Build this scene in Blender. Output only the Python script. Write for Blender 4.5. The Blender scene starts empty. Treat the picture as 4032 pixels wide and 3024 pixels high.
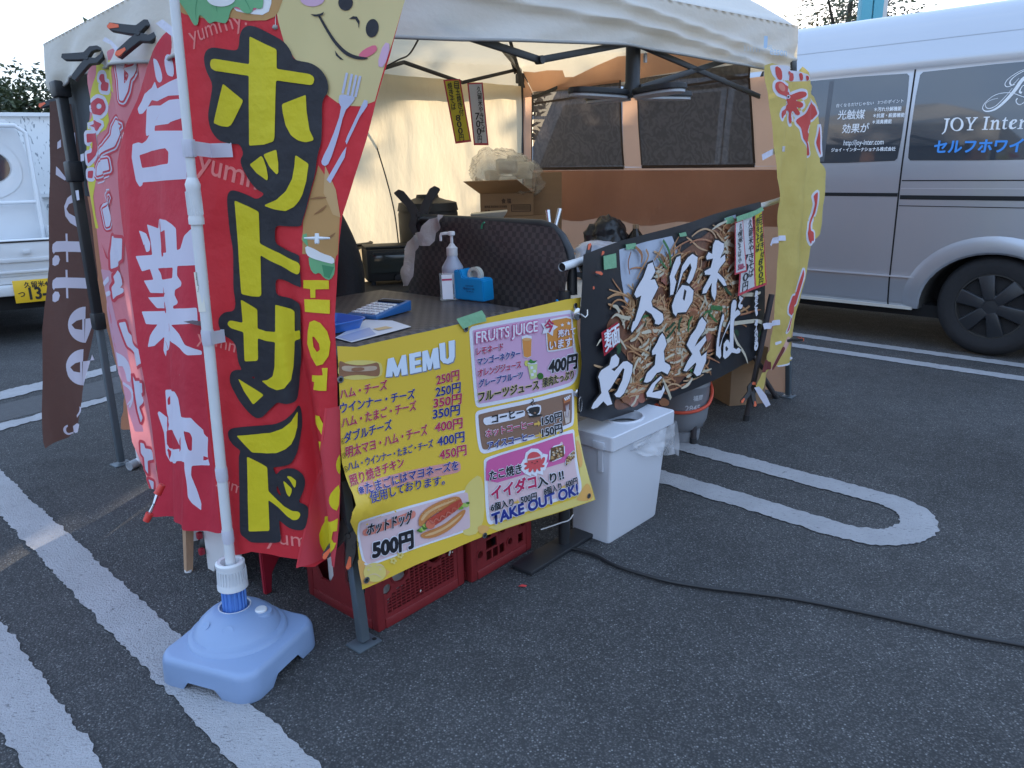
import bpy, bmesh, math, random
from mathutils import Vector, Matrix
from mathutils.geometry import delaunay_2d_cdt
V3 = Vector
rnd = random.Random(7)
SC = bpy.context.scene
COL = SC.collection
# ------------------------------------------------------------------ camera
FPX, PITCH, ROLL, CAMH = 3028.0, math.radians(15.6), math.radians(1.0), 1.2
FW = V3((0, math.cos(PITCH), -math.sin(PITCH)))
U0 = V3((0, math.sin(PITCH), math.cos(PITCH)))
RT = V3((1, 0, 0)) * math.cos(ROLL) - U0 * math.sin(ROLL)
UP = V3((1, 0, 0)) * math.sin(ROLL) + U0 * math.cos(ROLL)
CP = V3((0, 0, CAMH))
cam = bpy.data.cameras.new("camera")
cam.sensor_width = 36
cam.lens = FPX / 4032 * 36
cam.clip_start, cam.clip_end = 0.05, 2000
camo = bpy.data.objects.new("camera", cam)
COL.objects.link(camo)
camo.matrix_world = Matrix(((RT.x, UP.x, -FW.x, CP.x), (RT.y, UP.y, -FW.y, CP.y), (RT.z, UP.z, -FW.z, CP.z), (0, 0, 0, 1)))
SC.camera = camo
# ------------------------------------------------------------------ world, sun, exposure
SUN_EL, SUN_AZ = math.radians(16), math.radians(9)      # azimuth from +Y towards +X
world = bpy.data.worlds.new("World")
SC.world = world
world.use_nodes = True
wn, wl = world.node_tree.nodes, world.node_tree.links
bg = wn["Background"]
sky = wn.new("ShaderNodeTexSky")
sky.sky_type = 'NISHITA'
sky.sun_disc = False
sky.sun_elevation = SUN_EL
sky.sun_rotation = SUN_AZ
sky.air_density, sky.dust_density, sky.ozone_density = 1.0, 1.5, 2.5
tc = wn.new("ShaderNodeTexCoord")
mp = wn.new("ShaderNodeMapping")
mp.inputs['Scale'].default_value = (1.6, 1.6, 6.0)
cn = wn.new("ShaderNodeTexNoise")
cn.inputs['Scale'].default_value = 2.4
cn.inputs['Detail'].default_value = 8
cn.inputs['Roughness'].default_value = 0.55
cr = wn.new("ShaderNodeValToRGB")                      # thin veil of evening cloud: blue-grey gaps, pale cream tops
cr.color_ramp.elements[0].position = 0.36
cr.color_ramp.elements[0].color = (1.35, 2.0, 3.2, 1)
cr.color_ramp.elements[1].position = 0.62
cr.color_ramp.elements[1].color = (2.05, 2.65, 3.6, 1)
sx_ = wn.new("ShaderNodeSeparateXYZ")
lo_ = wn.new("ShaderNodeMapRange")
lo_.inputs[1].default_value, lo_.inputs[2].default_value, lo_.inputs[3].default_value, lo_.inputs[4].default_value = 0.02, 0.30, 1.0, 0.0
mw = wn.new("ShaderNodeMixRGB")
mw.inputs[2].default_value = (1.75, 1.72, 1.62, 1)
mx = wn.new("ShaderNodeMixRGB")
mx.inputs[0].default_value = 0.84
wl.new(tc.outputs['Generated'], mp.inputs['Vector'])
wl.new(tc.outputs['Generated'], sx_.inputs[0])
wl.new(sx_.outputs['Z'], lo_.inputs[0])
wl.new(mp.outputs['Vector'], cn.inputs['Vector'])
wl.new(cn.outputs['Fac'], cr.inputs['Fac'])
hz_ = wn.new("ShaderNodeMath")
hz_.operation = 'MULTIPLY'
hz_.inputs[1].default_value = 0.8
wl.new(lo_.outputs[0], hz_.inputs[0])
wl.new(hz_.outputs[0], mw.inputs[0])
wl.new(cr.outputs['Color'], mw.inputs[1])
wl.new(mw.outputs['Color'], mx.inputs[2])
wl.new(sky.outputs['Color'], mx.inputs[1])
wl.new(mx.outputs['Color'], bg.inputs['Color'])
bg.inputs['Strength'].default_value = 0.15
sl = bpy.data.lights.new("sun", 'SUN')
sl.energy = 2.0
sl.angle = math.radians(0.6)
sl.color = (1.0, 0.86, 0.68)
so = bpy.data.objects.new("sun", sl)
COL.objects.link(so)
sd = V3((math.sin(SUN_AZ) * math.cos(SUN_EL), math.cos(SUN_AZ) * math.cos(SUN_EL), math.sin(SUN_EL)))
so.rotation_euler = sd.to_track_quat('Z', 'Y').to_euler()
so.location = (0, 30, 20)
SC.view_settings.view_transform = 'Standard'
SC.view_settings.look = 'None'
SC.view_settings.exposure = 2.0
SC.view_settings.gamma = 1.0
SC.cycles.max_bounces = 10
SC.cycles.transparent_max_bounces = 24

# ------------------------------------------------------------------ pixel helpers (photo pixels -> real points on real planes)
def ray(x, y):
    return RT * ((x - 2016) / FPX) - UP * ((y - 1512) / FPX) + FW
def gp(x, y, z=0.0):
    d = ray(x, y)
    return CP + d * ((z - CAMH) / d.z)
def at(x, y, depth):
    return CP + ray(x, y) * depth
class Zone:
    """a window of the photograph: local (x, y) -> photo pixels"""
    def __init__(s, x0, y0, k): s.x0, s.y0, s.k = x0, y0, k
    def __call__(s, p): return (s.x0 + p[0] * s.k, s.y0 + p[1] * s.k)
SRC = Zone(0, 0, 1)
class Surf:
    """a plane with an optional relief; uv in metres, h = height in front of it"""
    def __init__(s, O, U, N, V=(0, 0, 1), disp=None):
        s.O, s.U = V3(O), V3(U).normalized()
        s.V = (V3(V) - s.U * V3(V).dot(s.U)).normalized()
        n = s.U.cross(s.V)
        s.N = n if n.dot(V3(N)) > 0 else -n
        s.disp = disp or (lambda u, v: 0.0)
    def __call__(s, u, v, h=0.0):
        return s.O + s.U * u + s.V * v + s.N * (s.disp(u, v) + h)
    def uv(s, x, y):
        d = ray(x, y)
        off = 0.0
        for _ in range(14):
            o = s.O + s.N * off
            p = CP + d * ((o - CP).dot(s.N) / d.dot(s.N))
            q = p - s.O
            u, v = q.dot(s.U), q.dot(s.V)
            off = 0.5 * off + 0.5 * s.disp(u, v) if _ else s.disp(u, v)
        return (u, v)

# ------------------------------------------------------------------ materials
def C(r, g, b):
    f = lambda c: c / 12.92 if c <= 0.04045 else ((c + 0.055) / 1.055) ** 2.4
    return tuple(f(c / 255) for c in (r, g, b))
MATS = {}
def M(name, col, rough=0.55, metal=0.0, var=0.1, scale=6.0, bump=0.0, bscale=80.0, trans=0.0, spec=0.5, coat=0.0, tcol=None, alpha=None, stretch=None):
    if name in MATS: return MATS[name]
    m = bpy.data.materials.new(name)
    m.use_nodes = True
    n, l = m.node_tree.nodes, m.node_tree.links
    b = n["Principled BSDF"]
    out = n["Material Output"]
    b.inputs['Roughness'].default_value = rough
    b.inputs['Metallic'].default_value = metal
    b.inputs['Specular IOR Level'].default_value = spec
    b.inputs['Coat Weight'].default_value = coat
    tcn = n.new("ShaderNodeTexCoord")
    src = tcn.outputs['Object']
    if stretch:
        mpn = n.new("ShaderNodeMapping")
        mpn.inputs['Scale'].default_value = stretch
        l.new(src, mpn.inputs['Vector'])
        src = mpn.outputs['Vector']
    nz = n.new("ShaderNodeTexNoise")
    nz.inputs['Scale'].default_value = scale
    nz.inputs['Detail'].default_value = 5
    l.new(src, nz.inputs['Vector'])
    mixc = n.new("ShaderNodeMixRGB")
    mixc.inputs[1].default_value = (*[c * (1 - var) for c in col], 1)
    mixc.inputs[2].default_value = (*[min(1, c * (1 + var)) for c in col], 1)
    l.new(nz.outputs['Fac'], mixc.inputs[0])
    l.new(mixc.outputs['Color'], b.inputs['Base Color'])
    nrm = None
    if bump:
        nb = n.new("ShaderNodeTexNoise")
        nb.inputs['Scale'].default_value = bscale
        nb.inputs['Detail'].default_value = 4
        l.new(src, nb.inputs['Vector'])
        bp = n.new("ShaderNodeBump")
        bp.inputs['Strength'].default_value = bump
        bp.inputs['Distance'].default_value = 0.01
        l.new(nb.outputs['Fac'], bp.inputs['Height'])
        l.new(bp.outputs['Normal'], b.inputs['Normal'])
        nrm = bp.outputs['Normal']
    sh = b.outputs['BSDF']
    if trans:
        tr = n.new("ShaderNodeBsdfTranslucent")
        if tcol: tr.inputs['Color'].default_value = (*tcol, 1)
        else: l.new(mixc.outputs['Color'], tr.inputs['Color'])
        if nrm: l.new(nrm, tr.inputs['Normal'])
        ms = n.new("ShaderNodeMixShader")
        ms.inputs[0].default_value = trans
        l.new(sh, ms.inputs[1]); l.new(tr.outputs[0], ms.inputs[2])
        sh = ms.outputs[0]
    if alpha is not None:
        tp = n.new("ShaderNodeBsdfTransparent")
        ms = n.new("ShaderNodeMixShader")
        ms.inputs[0].default_value = alpha
        l.new(tp.outputs[0], ms.inputs[1]); l.new(sh, ms.inputs[2])
        sh = ms.outputs[0]
    l.new(sh, out.inputs['Surface'])
    MATS[name] = m
    return m

# ------------------------------------------------------------------ objects
ORG = {}
def tag(o, label=None, cat=None, group=None, kind=None):
    for k, v in (('label', label), ('category', cat), ('group', group), ('kind', kind)):
        if v: o[k] = v
    return o
def thing(name, label, cat, loc, group=None):
    o = bpy.data.objects.new(name, None)
    o.empty_display_size = 0.05
    COL.objects.link(o)
    o.location = loc
    ORG[o.name] = V3(loc)
    return tag(o, label, cat, group)
def link(name, me, parent=None, loc=None):
    """me is in world coordinates; re-base it on its parent or on its own foot"""
    if parent is not None: org = ORG[parent.name]
    elif loc is not None: org = V3(loc)
    else:
        xs = [v.co for v in me.vertices]
        org = V3(((min(v.x for v in xs) + max(v.x for v in xs)) / 2, (min(v.y for v in xs) + max(v.y for v in xs)) / 2, min(v.z for v in xs)))
    me.transform(Matrix.Translation(-org))
    o = bpy.data.objects.new(name, me)
    COL.objects.link(o)
    if parent is not None: o.parent = parent
    else: o.location = org
    ORG[o.name] = V3(org)
    return o
class MB:
    """collects shapes into ONE mesh"""
    def __init__(s): s.bm = bmesh.new(); s.mats = []
    def mi(s, m):
        if m not in s.mats: s.mats.append(m)
        return s.mats.index(m)
    def face(s, pts, m):
        vs = [s.bm.verts.new(p) for p in pts]
        try: f = s.bm.faces.new(vs); f.material_index = s.mi(m)
        except ValueError: pass
    def mesh(s, verts, faces, m):
        vs = [s.bm.verts.new(p) for p in verts]
        k = s.mi(m)
        for f in faces:
            try: g = s.bm.faces.new([vs[i] for i in f]); g.material_index = k
            except ValueError: pass
    def take(s, bm2, m):
        vs = list(bm2.verts)
        for i, v in enumerate(vs): v.index = i
        s.mesh([v.co.copy() for v in vs], [[v.index for v in f.verts] for f in bm2.faces], m)
        bm2.free()
    def hexa(s, p, m, bevel=0.0, seg=2):
        """p = 8 corners: bottom 0..3, top 4..7"""
        b = bmesh.new()
        vs = [b.verts.new(q) for q in p]
        for f in ((3, 2, 1, 0), (4, 5, 6, 7), (0, 1, 5, 4), (1, 2, 6, 5), (2, 3, 7, 6), (3, 0, 4, 7)): b.faces.new([vs[i] for i in f])
        bmesh.ops.recalc_face_normals(b, faces=b.faces)
        if bevel: bmesh.ops.bevel(b, geom=b.edges[:], offset=bevel, segments=seg, affect='EDGES', profile=0.5)
        s.take(b, m)
    def box(s, c, sx, sy, sz, m, ax=(1, 0, 0), bevel=0.0, seg=2, az=(0, 0, 1)):
        """box with base centre c"""
        X = V3(ax).normalized(); Z = V3(az).normalized(); Y = Z.cross(X).normalized(); c = V3(c)
        p = []
        for z in (0, sz):
            for x, y in ((-1, -1), (1, -1), (1, 1), (-1, 1)): p.append(c + X * (x * sx / 2) + Y * (y * sy / 2) + Z * z)
        s.hexa(p, m, bevel, seg)
    def tube(s, path, r, m, seg=10, caps=True, flat=None):
        path = [V3(p) for p in path]
        n = len(path)
        rs = r if isinstance(r, (list, tuple)) else [r] * n
        up = None
        rings = []
        for i, p in enumerate(path):
            t = (path[min(i + 1, n - 1)] - path[max(i - 1, 0)]).normalized()
            if up is None:
                up = t.orthogonal().normalized() if flat is None else (V3(flat) - t * V3(flat).dot(t)).normalized()
            up = (up - t * up.dot(t)).normalized()
            sd_ = t.cross(up)
            rings.append([p + (up * math.cos(a) + sd_ * math.sin(a)) * rs[i] for a in [2 * math.pi * k / seg for k in range(seg)]])
        verts = [q for rg in rings for q in rg]
        faces = [[i * seg + k, i * seg + (k + 1) % seg, (i + 1) * seg + (k + 1) % seg, (i + 1) * seg + k] for i in range(n - 1) for k in range(seg)]
        if caps: faces += [list(range(seg))[::-1], [(n - 1) * seg + k for k in range(seg)]]
        s.mesh(verts, faces, m)
    def bar(s, a, b, w, h, m, up=(0, 0, 1), bevel=0.0):
        a, b = V3(a), V3(b)
        t = (b - a).normalized()
        sd_ = t.cross(V3(up))
        sd_ = sd_.normalized() if sd_.length > 1e-4 else t.orthogonal().normalized()
        u = sd_.cross(t).normalized()
        p = []
        for q in (a, b):
            for x, y in ((-1, -1), (1, -1), (1, 1), (-1, 1)): p.append(q + sd_ * (x * w / 2) + u * (y * h / 2))
        s.hexa(p, m, bevel)
    def lathe(s, c, prof, m, seg=28, ax=(0, 0, 1), cap0=True, cap1=True):
        c, Z = V3(c), V3(ax).normalized()
        X = Z.orthogonal().normalized(); Y = Z.cross(X)
        verts = [c + Z * z + (X * math.cos(a) + Y * math.sin(a)) * r for r, z in prof for a in [2 * math.pi * k / seg for k in range(seg)]]
        n = len(prof)
        faces = [[i * seg + k, i * seg + (k + 1) % seg, (i + 1) * seg + (k + 1) % seg, (i + 1) * seg + k] for i in range(n - 1) for k in range(seg)]
        if cap0: faces.append(list(range(seg))[::-1])
        if cap1: faces.append([(n - 1) * seg + k for k in range(seg)])
        s.mesh(verts, faces, m)
    def prism(s, pts2, O, X, Y, th, m, bevel=0.0):
        """2-D outline in plane O,X,Y pushed th along X x Y"""
        O, X, Y = V3(O), V3(X).normalized(), V3(Y).normalized()
        Z = X.cross(Y).normalized()
        v2, f2 = fill([pts2])
        b = bmesh.new()
        vs = [b.verts.new(O + X * p[0] + Y * p[1]) for p in v2]
        fs = []
        for f in f2:
            try: fs.append(b.faces.new([vs[i] for i in f]))
            except ValueError: pass
        r = bmesh.ops.extrude_face_region(b, geom=fs)
        bmesh.ops.translate(b, verts=[g for g in r['geom'] if isinstance(g, bmesh.types.BMVert)], vec=Z * th)
        bmesh.ops.recalc_face_normals(b, faces=b.faces)
        bmesh.ops.dissolve_limit(b, angle_limit=0.02, verts=b.verts, edges=b.edges)
        if bevel: bmesh.ops.bevel(b, geom=b.edges[:], offset=bevel, segments=2, affect='EDGES')
        s.take(b, m)
    def build(s, name, parent=None, label=None, cat=None, group=None, kind=None, loc=None, smooth=40, recalc=True):
        me = bpy.data.meshes.new(name)
        if recalc: bmesh.ops.recalc_face_normals(s.bm, faces=s.bm.faces)
        s.bm.to_mesh(me); s.bm.free()
        for m in s.mats: me.materials.append(m)
        if smooth:
            me.shade_smooth()
            if smooth < 180: me.set_sharp_from_angle(angle=math.radians(smooth))
        return tag(link(name, me, parent, loc), label, cat, group, kind)
def fill(loops):
    """triangulate 2-D loops (even-odd holes)"""
    vs, fs = [], []
    for lp in loops:
        k = len(vs)
        vs += [V3((p[0], p[1])) for p in lp]
        fs.append(list(range(k, k + len(lp))))
    v, e, f, *_ = delaunay_2d_cdt([x.to_2d() for x in vs], [], fs, 2, 1e-7)
    return [(p.x, p.y) for p in v], [list(t) for t in f]
def chaikin(p, n=1, closed=True):
    for _ in range(n):
        q = []
        L = len(p)
        rg = range(L) if closed else range(L - 1)
        if not closed: q.append(p[0])
        for i in rg:
            a, b = p[i], p[(i + 1) % L]
            q += [(a[0] * .75 + b[0] * .25, a[1] * .75 + b[1] * .25), (a[0] * .25 + b[0] * .75, a[1] * .25 + b[1] * .75)]
        if not closed: q.append(p[-1])
        p = q
    return p
def soften(p, r):
    """round the corners of an outline, radius at most r"""
    out = []
    n = len(p)
    for i in range(n):
        a, b, c = [V3((q[0], q[1], 0)) for q in (p[i - 1], p[i], p[(i + 1) % n])]
        la, lc = (a - b).length, (c - b).length
        if la < 1e-9 or lc < 1e-9: continue
        ra, rc = min(r, la * .42), min(r, lc * .42)
        A, D = b + (a - b) * (ra / la), b + (c - b) * (rc / lc)
        for t in (0, .33, .67, 1): q = A * (1 - t) ** 2 + b * 2 * t * (1 - t) + D * t * t; out.append((q.x, q.y))
    return out
def ell(cx, cy, rx, ry, rot=0, n=28, a0=0, a1=360):
    r = math.radians(rot); out = []
    for k in range(n):
        a = math.radians(a0 + (a1 - a0) * k / (n if a1 - a0 == 360 else n - 1))
        x, y = rx * math.cos(a), ry * math.sin(a)
        out.append((cx + x * math.cos(r) - y * math.sin(r), cy + x * math.sin(r) + y * math.cos(r)))
    return out
def offset(pts, d):
    """outline pushed outwards by d"""
    n = len(pts)
    ar = sum(pts[i][0] * pts[(i + 1) % n][1] - pts[(i + 1) % n][0] * pts[i][1] for i in range(n))
    sg = 1 if ar > 0 else -1
    out = []
    for i in range(n):
        a, b, c = V3(pts[i - 1]).to_2d(), V3(pts[i]).to_2d(), V3(pts[(i + 1) % n]).to_2d()
        e1, e2 = (b - a), (c - b)
        if e1.length < 1e-9 or e2.length < 1e-9: continue
        e1.normalize(); e2.normalize()
        n1, n2 = V3((e1.y, -e1.x)).to_2d(), V3((e2.y, -e2.x)).to_2d()
        m = n1 + n2
        if m.length < 0.35:
            out += [tuple(b + n1 * d * sg), tuple(b + n2 * d * sg)]; continue
        m.normalize()
        k = min(1 / max(m.dot(n1), 0.45), 1.8)
        out.append(tuple(b + m * (d * sg * k)))
    return out
_TX = {}
def text2d(body, bold=0.0):
    """flat text mesh, baseline y=0, em = 1; returns verts, faces, width, capheight"""
    key = (body, round(bold, 4))
    if key not in _TX:
        c = bpy.data.curves.new("txt", 'FONT')
        c.body = body
        c.offset = bold
        c.resolution_u = 3
        c.fill_mode = 'FRONT'
        o = bpy.data.objects.new("txt", c)
        COL.objects.link(o)
        me = bpy.data.meshes.new_from_object(o.evaluated_get(bpy.context.evaluated_depsgraph_get()))
        vs = [(v.co.x, v.co.y) for v in me.vertices]
        fs = [list(p.vertices) for p in me.polygons]
        bpy.data.objects.remove(o); bpy.data.curves.remove(c); bpy.data.meshes.remove(me)
        x0 = min(v[0] for v in vs); x1 = max(v[0] for v in vs); y1 = max(v[1] for v in vs); y0 = min(v[1] for v in vs)
        _TX[key] = ([(a - x0, b) for a, b in vs], fs, x1 - x0, y0, y1)
    return _TX[key]
LAY = 0.0007
class Print:
    """flat shapes printed on a surface, gathered into one mesh"""
    def __init__(s, surf, zone=SRC, cut=None): s.s, s.z, s.cut, s.mb, s.rnd = surf, zone, cut, MB(), 0.0
    def add(s, v2, f2, mat, lay, extra=0.0):
        h = lay * LAY + extra
        if not s.cut:
            s.mb.mesh([s.s(u, v, h) for u, v in v2], f2, mat); return
        b = bmesh.new()
        vs = [b.verts.new((u, v, 0)) for u, v in v2]
        for f in f2:
            try: b.faces.new([vs[i] for i in f])
            except ValueError: pass
        for ax, st in ((0, s.cut[0]), (1, s.cut[1])):
            if not st: continue
            lo = min(p[ax] for p in v2); hi = max(p[ax] for p in v2)
            k = math.ceil(lo / st + 1e-6)
            while k * st < hi - 1e-6:
                co = (k * st, 0, 0) if ax == 0 else (0, k * st, 0)
                no = (1, 0, 0) if ax == 0 else (0, 1, 0)
                bmesh.ops.bisect_plane(b, geom=b.verts[:] + b.edges[:] + b.faces[:], dist=1e-6, plane_co=co, plane_no=no)
                k += 1
        for v in b.verts: v.co = s.s(v.co.x, v.co.y, h)
        s.mb.take(b, mat)
    def uv(s, pts): return [s.s.uv(*s.z(p)) for p in pts]
    def poly(s, pts, mat, lay=1, holes=(), smooth=0, grow=0.0, extra=0.0):
        lp = [s.uv(p) for p in [pts] + list(holes)]
        if smooth: lp = [chaikin(p, smooth) for p in lp]
        elif s.rnd: lp = [soften(p, s.rnd) for p in lp]
        if grow: lp[0] = offset(lp[0], grow); lp = [lp[0]] + [offset(p, -grow * .8) for p in lp[1:]]
        v, f = fill(lp)
        s.add(v, f, mat, lay, extra)
    def polyuv(s, pts, mat, lay=1, holes=(), extra=0.0):
        v, f = fill([pts] + list(holes)); s.add(v, f, mat, lay, extra)
    def ribbon(s, pts, w, mat, lay=1, smooth=2, extra=0.0, px=True):
        """stroke of width w (pixels of the zone, or metres when px=False); w may be a list"""
        p = s.uv(pts) if px else list(pts)
        sc = 1.0
        if px:
            a, b = s.s.uv(*s.z((pts[0][0], pts[0][1]))), s.s.uv(*s.z((pts[0][0], pts[0][1] + 50)))
            sc = math.hypot(a[0] - b[0], a[1] - b[1]) / 50
        ws = w if isinstance(w, (list, tuple)) else [w] * len(p)
        q = chaikin([(x, y) for x, y in p], smooth, False)
        wq = []
        for i in range(len(q)):
            t = i / (len(q) - 1) * (len(ws) - 1); j = min(int(t), len(ws) - 2); wq.append((ws[j] * (1 - t + j) + ws[j + 1] * (t - j)) * sc / 2)
        L, R_ = [], []
        for i in range(len(q)):
            a, b = q[max(i - 1, 0)], q[min(i + 1, len(q) - 1)]
            dx, dy = b[0] - a[0], b[1] - a[1]
            n = math.hypot(dx, dy) or 1
            L.append((q[i][0] - dy / n * wq[i], q[i][1] + dx / n * wq[i])); R_.append((q[i][0] + dy / n * wq[i], q[i][1] - dx / n * wq[i]))
        n = len(q)
        s.add(L + R_, [[i, i + 1, n + i + 1, n + i] for i in range(n - 1)], mat, lay, extra)
    def text(s, body, p0, p1, mat, lay=1, bold=0.0, hp=None, halo=None, halo_w=0.03, shear=0.0, halo2=None, halo2_w=0.06, shadow=None):
        """text whose baseline runs from p0 to p1 (zone pixels); hp = glyph height in zone pixels"""
        a, b = s.s.uv(*s.z(p0)), s.s.uv(*s.z(p1))
        s.textuv(body, a, b, mat, lay, bold, None if hp is None else s._hp(p0, p1, hp), halo, halo_w, shear, halo2, halo2_w, shadow)
    def _hp(s, p0, p1, hp):
        m = ((p0[0] + p1[0]) / 2, (p0[1] + p1[1]) / 2)
        ang = math.atan2(p1[1] - p0[1], p1[0] - p0[0])
        a, b = s.s.uv(*s.z(m)), s.s.uv(*s.z((m[0] + math.sin(ang) * hp * 0, m[1] - hp)))
        return math.hypot(a[0] - b[0], a[1] - b[1])
    def textuv(s, body, a, b, mat, lay=1, bold=0.0, hgt=None, halo=None, halo_w=0.03, shear=0.0, halo2=None, halo2_w=0.06, shadow=None):
        dx, dy = b[0] - a[0], b[1] - a[1]
        L = math.hypot(dx, dy)
        cx, cy = dx / L, dy / L
        w0 = text2d(body, 0.0)
        sx = L / w0[2]
        sy = sx if hgt is None else hgt / (w0[4])
        vs, fs = w0[0], w0[1]
        items = [(bold, mat, lay + 2)]
        if halo: items.append((bold + halo_w, halo, lay + 1))
        if halo2: items.append((bold + halo2_w, halo2, lay))
        for bo, m, ly in items:
            # thicker strokes and outlines: the same signs laid again, shifted round a small circle
            n = 1 if bo < .004 else (6 if bo < .03 else 10)
            for k in range(n):
                ox, oy = (0, 0) if n == 1 else (bo * math.cos(6.2832 * k / n), bo * math.sin(6.2832 * k / n))
                pts = []
                for x, y in vs:
                    X, Y = (x + ox) * sx + y * sy * shear, y * sy + oy * min(sx, sy)
                    pts.append((a[0] + X * cx - Y * cy, a[1] + X * cy + Y * cx))
                s.add(pts, fs, m, ly, k * 0.00003)
    def build(s, name, parent=None, smooth=180, **k): return s.mb.build(name, parent, smooth=smooth, recalc=False, **k)

# ================================================================== THE SETTING
def asphalt(name, paint=False):
    m = bpy.data.materials.new(name)
    m.use_nodes = True
    n, l = m.node_tree.nodes, m.node_tree.links
    b = n["Principled BSDF"]
    tcn = n.new("ShaderNodeTexCoord")
    def noise(sc, det=4, rg=0.55):
        q = n.new("ShaderNodeTexNoise"); q.inputs['Scale'].default_value = sc; q.inputs['Detail'].default_value = det; q.inputs['Roughness'].default_value = rg
        l.new(tcn.outputs['Object'], q.inputs['Vector']); return q
    def ramp(src, p):
        r = n.new("ShaderNodeValToRGB"); e = r.color_ramp.elements
        while len(e) < len(p): e.new(0.5)
        for i, (pos, c) in enumerate(p): e[i].position = pos; e[i].color = (*c, 1) if isinstance(c, tuple) else (c, c, c, 1)
        l.new(src, r.inputs['Fac']); return r
    def mix(f, a, bb, mode='MIX'):
        q = n.new("ShaderNodeMixRGB"); q.blend_type = mode
        for i, x in ((0, f), (1, a), (2, bb)):
            if hasattr(x, 'is_output'): l.new(x, q.inputs[i])
            else: q.inputs[i].default_value = x if i == 0 else (*x, 1)
        return q.outputs[0]
    vo = n.new("ShaderNodeTexVoronoi"); vo.inputs['Scale'].default_value = 190; l.new(tcn.outputs['Object'], vo.inputs['Vector'])
    vf = n.new("ShaderNodeTexVoronoi"); vf.inputs['Scale'].default_value = 330; l.new(tcn.outputs['Object'], vf.inputs['Vector'])
    sep = n.new("ShaderNodeSeparateColor"); l.new(vo.outputs['Color'], sep.inputs[0])
    sef = n.new("ShaderNodeSeparateColor"); l.new(vf.outputs['Color'], sef.inputs[0])
    stone = ramp(sep.outputs[0], [(0.0, .055), (.50, .092), (.80, .16), (.93, .27), (1.0, .46)])
    fine = ramp(sef.outputs[0], [(0.0, .070), (.6, .11), (.93, .17), (1.0, .28)])
    stone.color_ramp.interpolation = 'LINEAR'
    dist = ramp(vo.outputs['Distance'], [(0.0, 0.0), (.35, 0.25), (.6, 1.0)])
    col = mix(0.45, stone.outputs[0], fine.outputs[0])
    col = mix(dist.outputs[0], col, (.050, .051, .054))
    big = ramp(noise(1.3, 6, .6).outputs['Fac'], [(.3, .80), (.7, 1.18)])
    col = mix(1.0, col, big.outputs[0], 'MULTIPLY')
    stain = ramp(noise(.55, 7, .62).outputs['Fac'], [(.30, .74), (.42, 1.0), (.66, 1.0), (.74, 1.16)])
    col = mix(1.0, col, stain.outputs[0], 'MULTIPLY')
    mid = ramp(noise(9, 5, .6).outputs['Fac'], [(.3, .86), (.7, 1.14)])
    col = mix(1.0, col, mid.outputs[0], 'MULTIPLY')
    hgt = n.new("ShaderNodeMath"); hgt.operation = 'MULTIPLY_ADD'
    l.new(vo.outputs['Distance'], hgt.inputs[0]); hgt.inputs[1].default_value = -1.0
    l.new(noise(420, 3).outputs['Fac'], hgt.inputs[2])
    bp = n.new("ShaderNodeBump"); bp.inputs['Strength'].default_value = 0.75; bp.inputs['Distance'].default_value = 0.006
    l.new(hgt.outputs[0], bp.inputs['Height'])
    if paint:
        wear = ramp(noise(24, 9, .72).outputs['Fac'], [(.30, 0.0), (.37, 1.0)])
        worn2 = ramp(noise(7, 4).outputs['Fac'], [(.3, .84), (.7, 1.0)])
        stretch = n.new("ShaderNodeMapping"); stretch.inputs['Rotation'].default_value = (0, 0, math.radians(45)); stretch.inputs['Scale'].default_value = (1.0, 2.6, 1)
        l.new(tcn.outputs['Object'], stretch.inputs['Vector'])
        crk = n.new("ShaderNodeTexNoise"); crk.inputs['Scale'].default_value = 55; crk.inputs['Detail'].default_value = 6; crk.inputs['Roughness'].default_value = .65
        l.new(stretch.outputs[0], crk.inputs['Vector'])
        crr = ramp(crk.outputs['Fac'], [(.33, .0), (.41, 1.0)])
        pc = mix(1.0, (.43, .43, .45), worn2.outputs[0], 'MULTIPLY')
        pc = mix(crr.outputs[0], (.20, .20, .21), pc)
        col = mix(wear.outputs[0], col, pc)
        h2 = n.new("ShaderNodeMath"); h2.operation = 'MULTIPLY_ADD'
        l.new(crk.outputs['Fac'], h2.inputs[0]); h2.inputs[1].default_value = 1.6; l.new(hgt.outputs[0], h2.inputs[2])
        l.new(h2.outputs[0], bp.inputs['Height'])
    l.new(col, b.inputs['Base Color'])
    b.inputs['Roughness'].default_value = 0.86
    b.inputs['Specular IOR Level'].default_value = 0.3
    l.new(bp.outputs['Normal'], b.inputs['Normal'])
    return m
AS, PA = asphalt("asphalt"), asphalt("worn road paint", True)
g = MB()
g.face([(-160, -40, 0), (160, -40, 0), (160, 260, 0), (-160, 260, 0)], AS)
g.build("ground", kind='structure', label='dark grey asphalt of the parking lot', loc=(0, 0, 0))
D = V3((-0.716, 0.698, 0)).normalized()      # along the bays (and the van)
Mv = V3((0.698, 0.716, 0)).normalized()      # across the bays
def dm(d, m, z=0): return D * d + Mv * m + V3((0, 0, z))
def jag(a): return rnd.uniform(-a, a)
def strip(mb, d0, d1, m0, m1, z=0.004, step=0.011, j=0.006):
    n = max(2, int(abs(d1 - d0) / step)); k = 5
    rows = []
    e0 = e1 = 0
    for i in range(n + 1):
        d = d0 + (d1 - d0) * i / n
        e0 = e0 * .6 + jag(j) * .8; e1 = e1 * .6 + jag(j) * .8
        rows.append([dm(d, m0 + (m1 - m0) * t / k + (e0 * (1 - t / k) + e1 * t / k), z) for t in range(k + 1)])
    vs = [p for r in rows for p in r]
    mb.mesh(vs, [[i * (k + 1) + t, i * (k + 1) + t + 1, (i + 1) * (k + 1) + t + 1, (i + 1) * (k + 1) + t] for i in range(n) for t in range(k)], PA)
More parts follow.
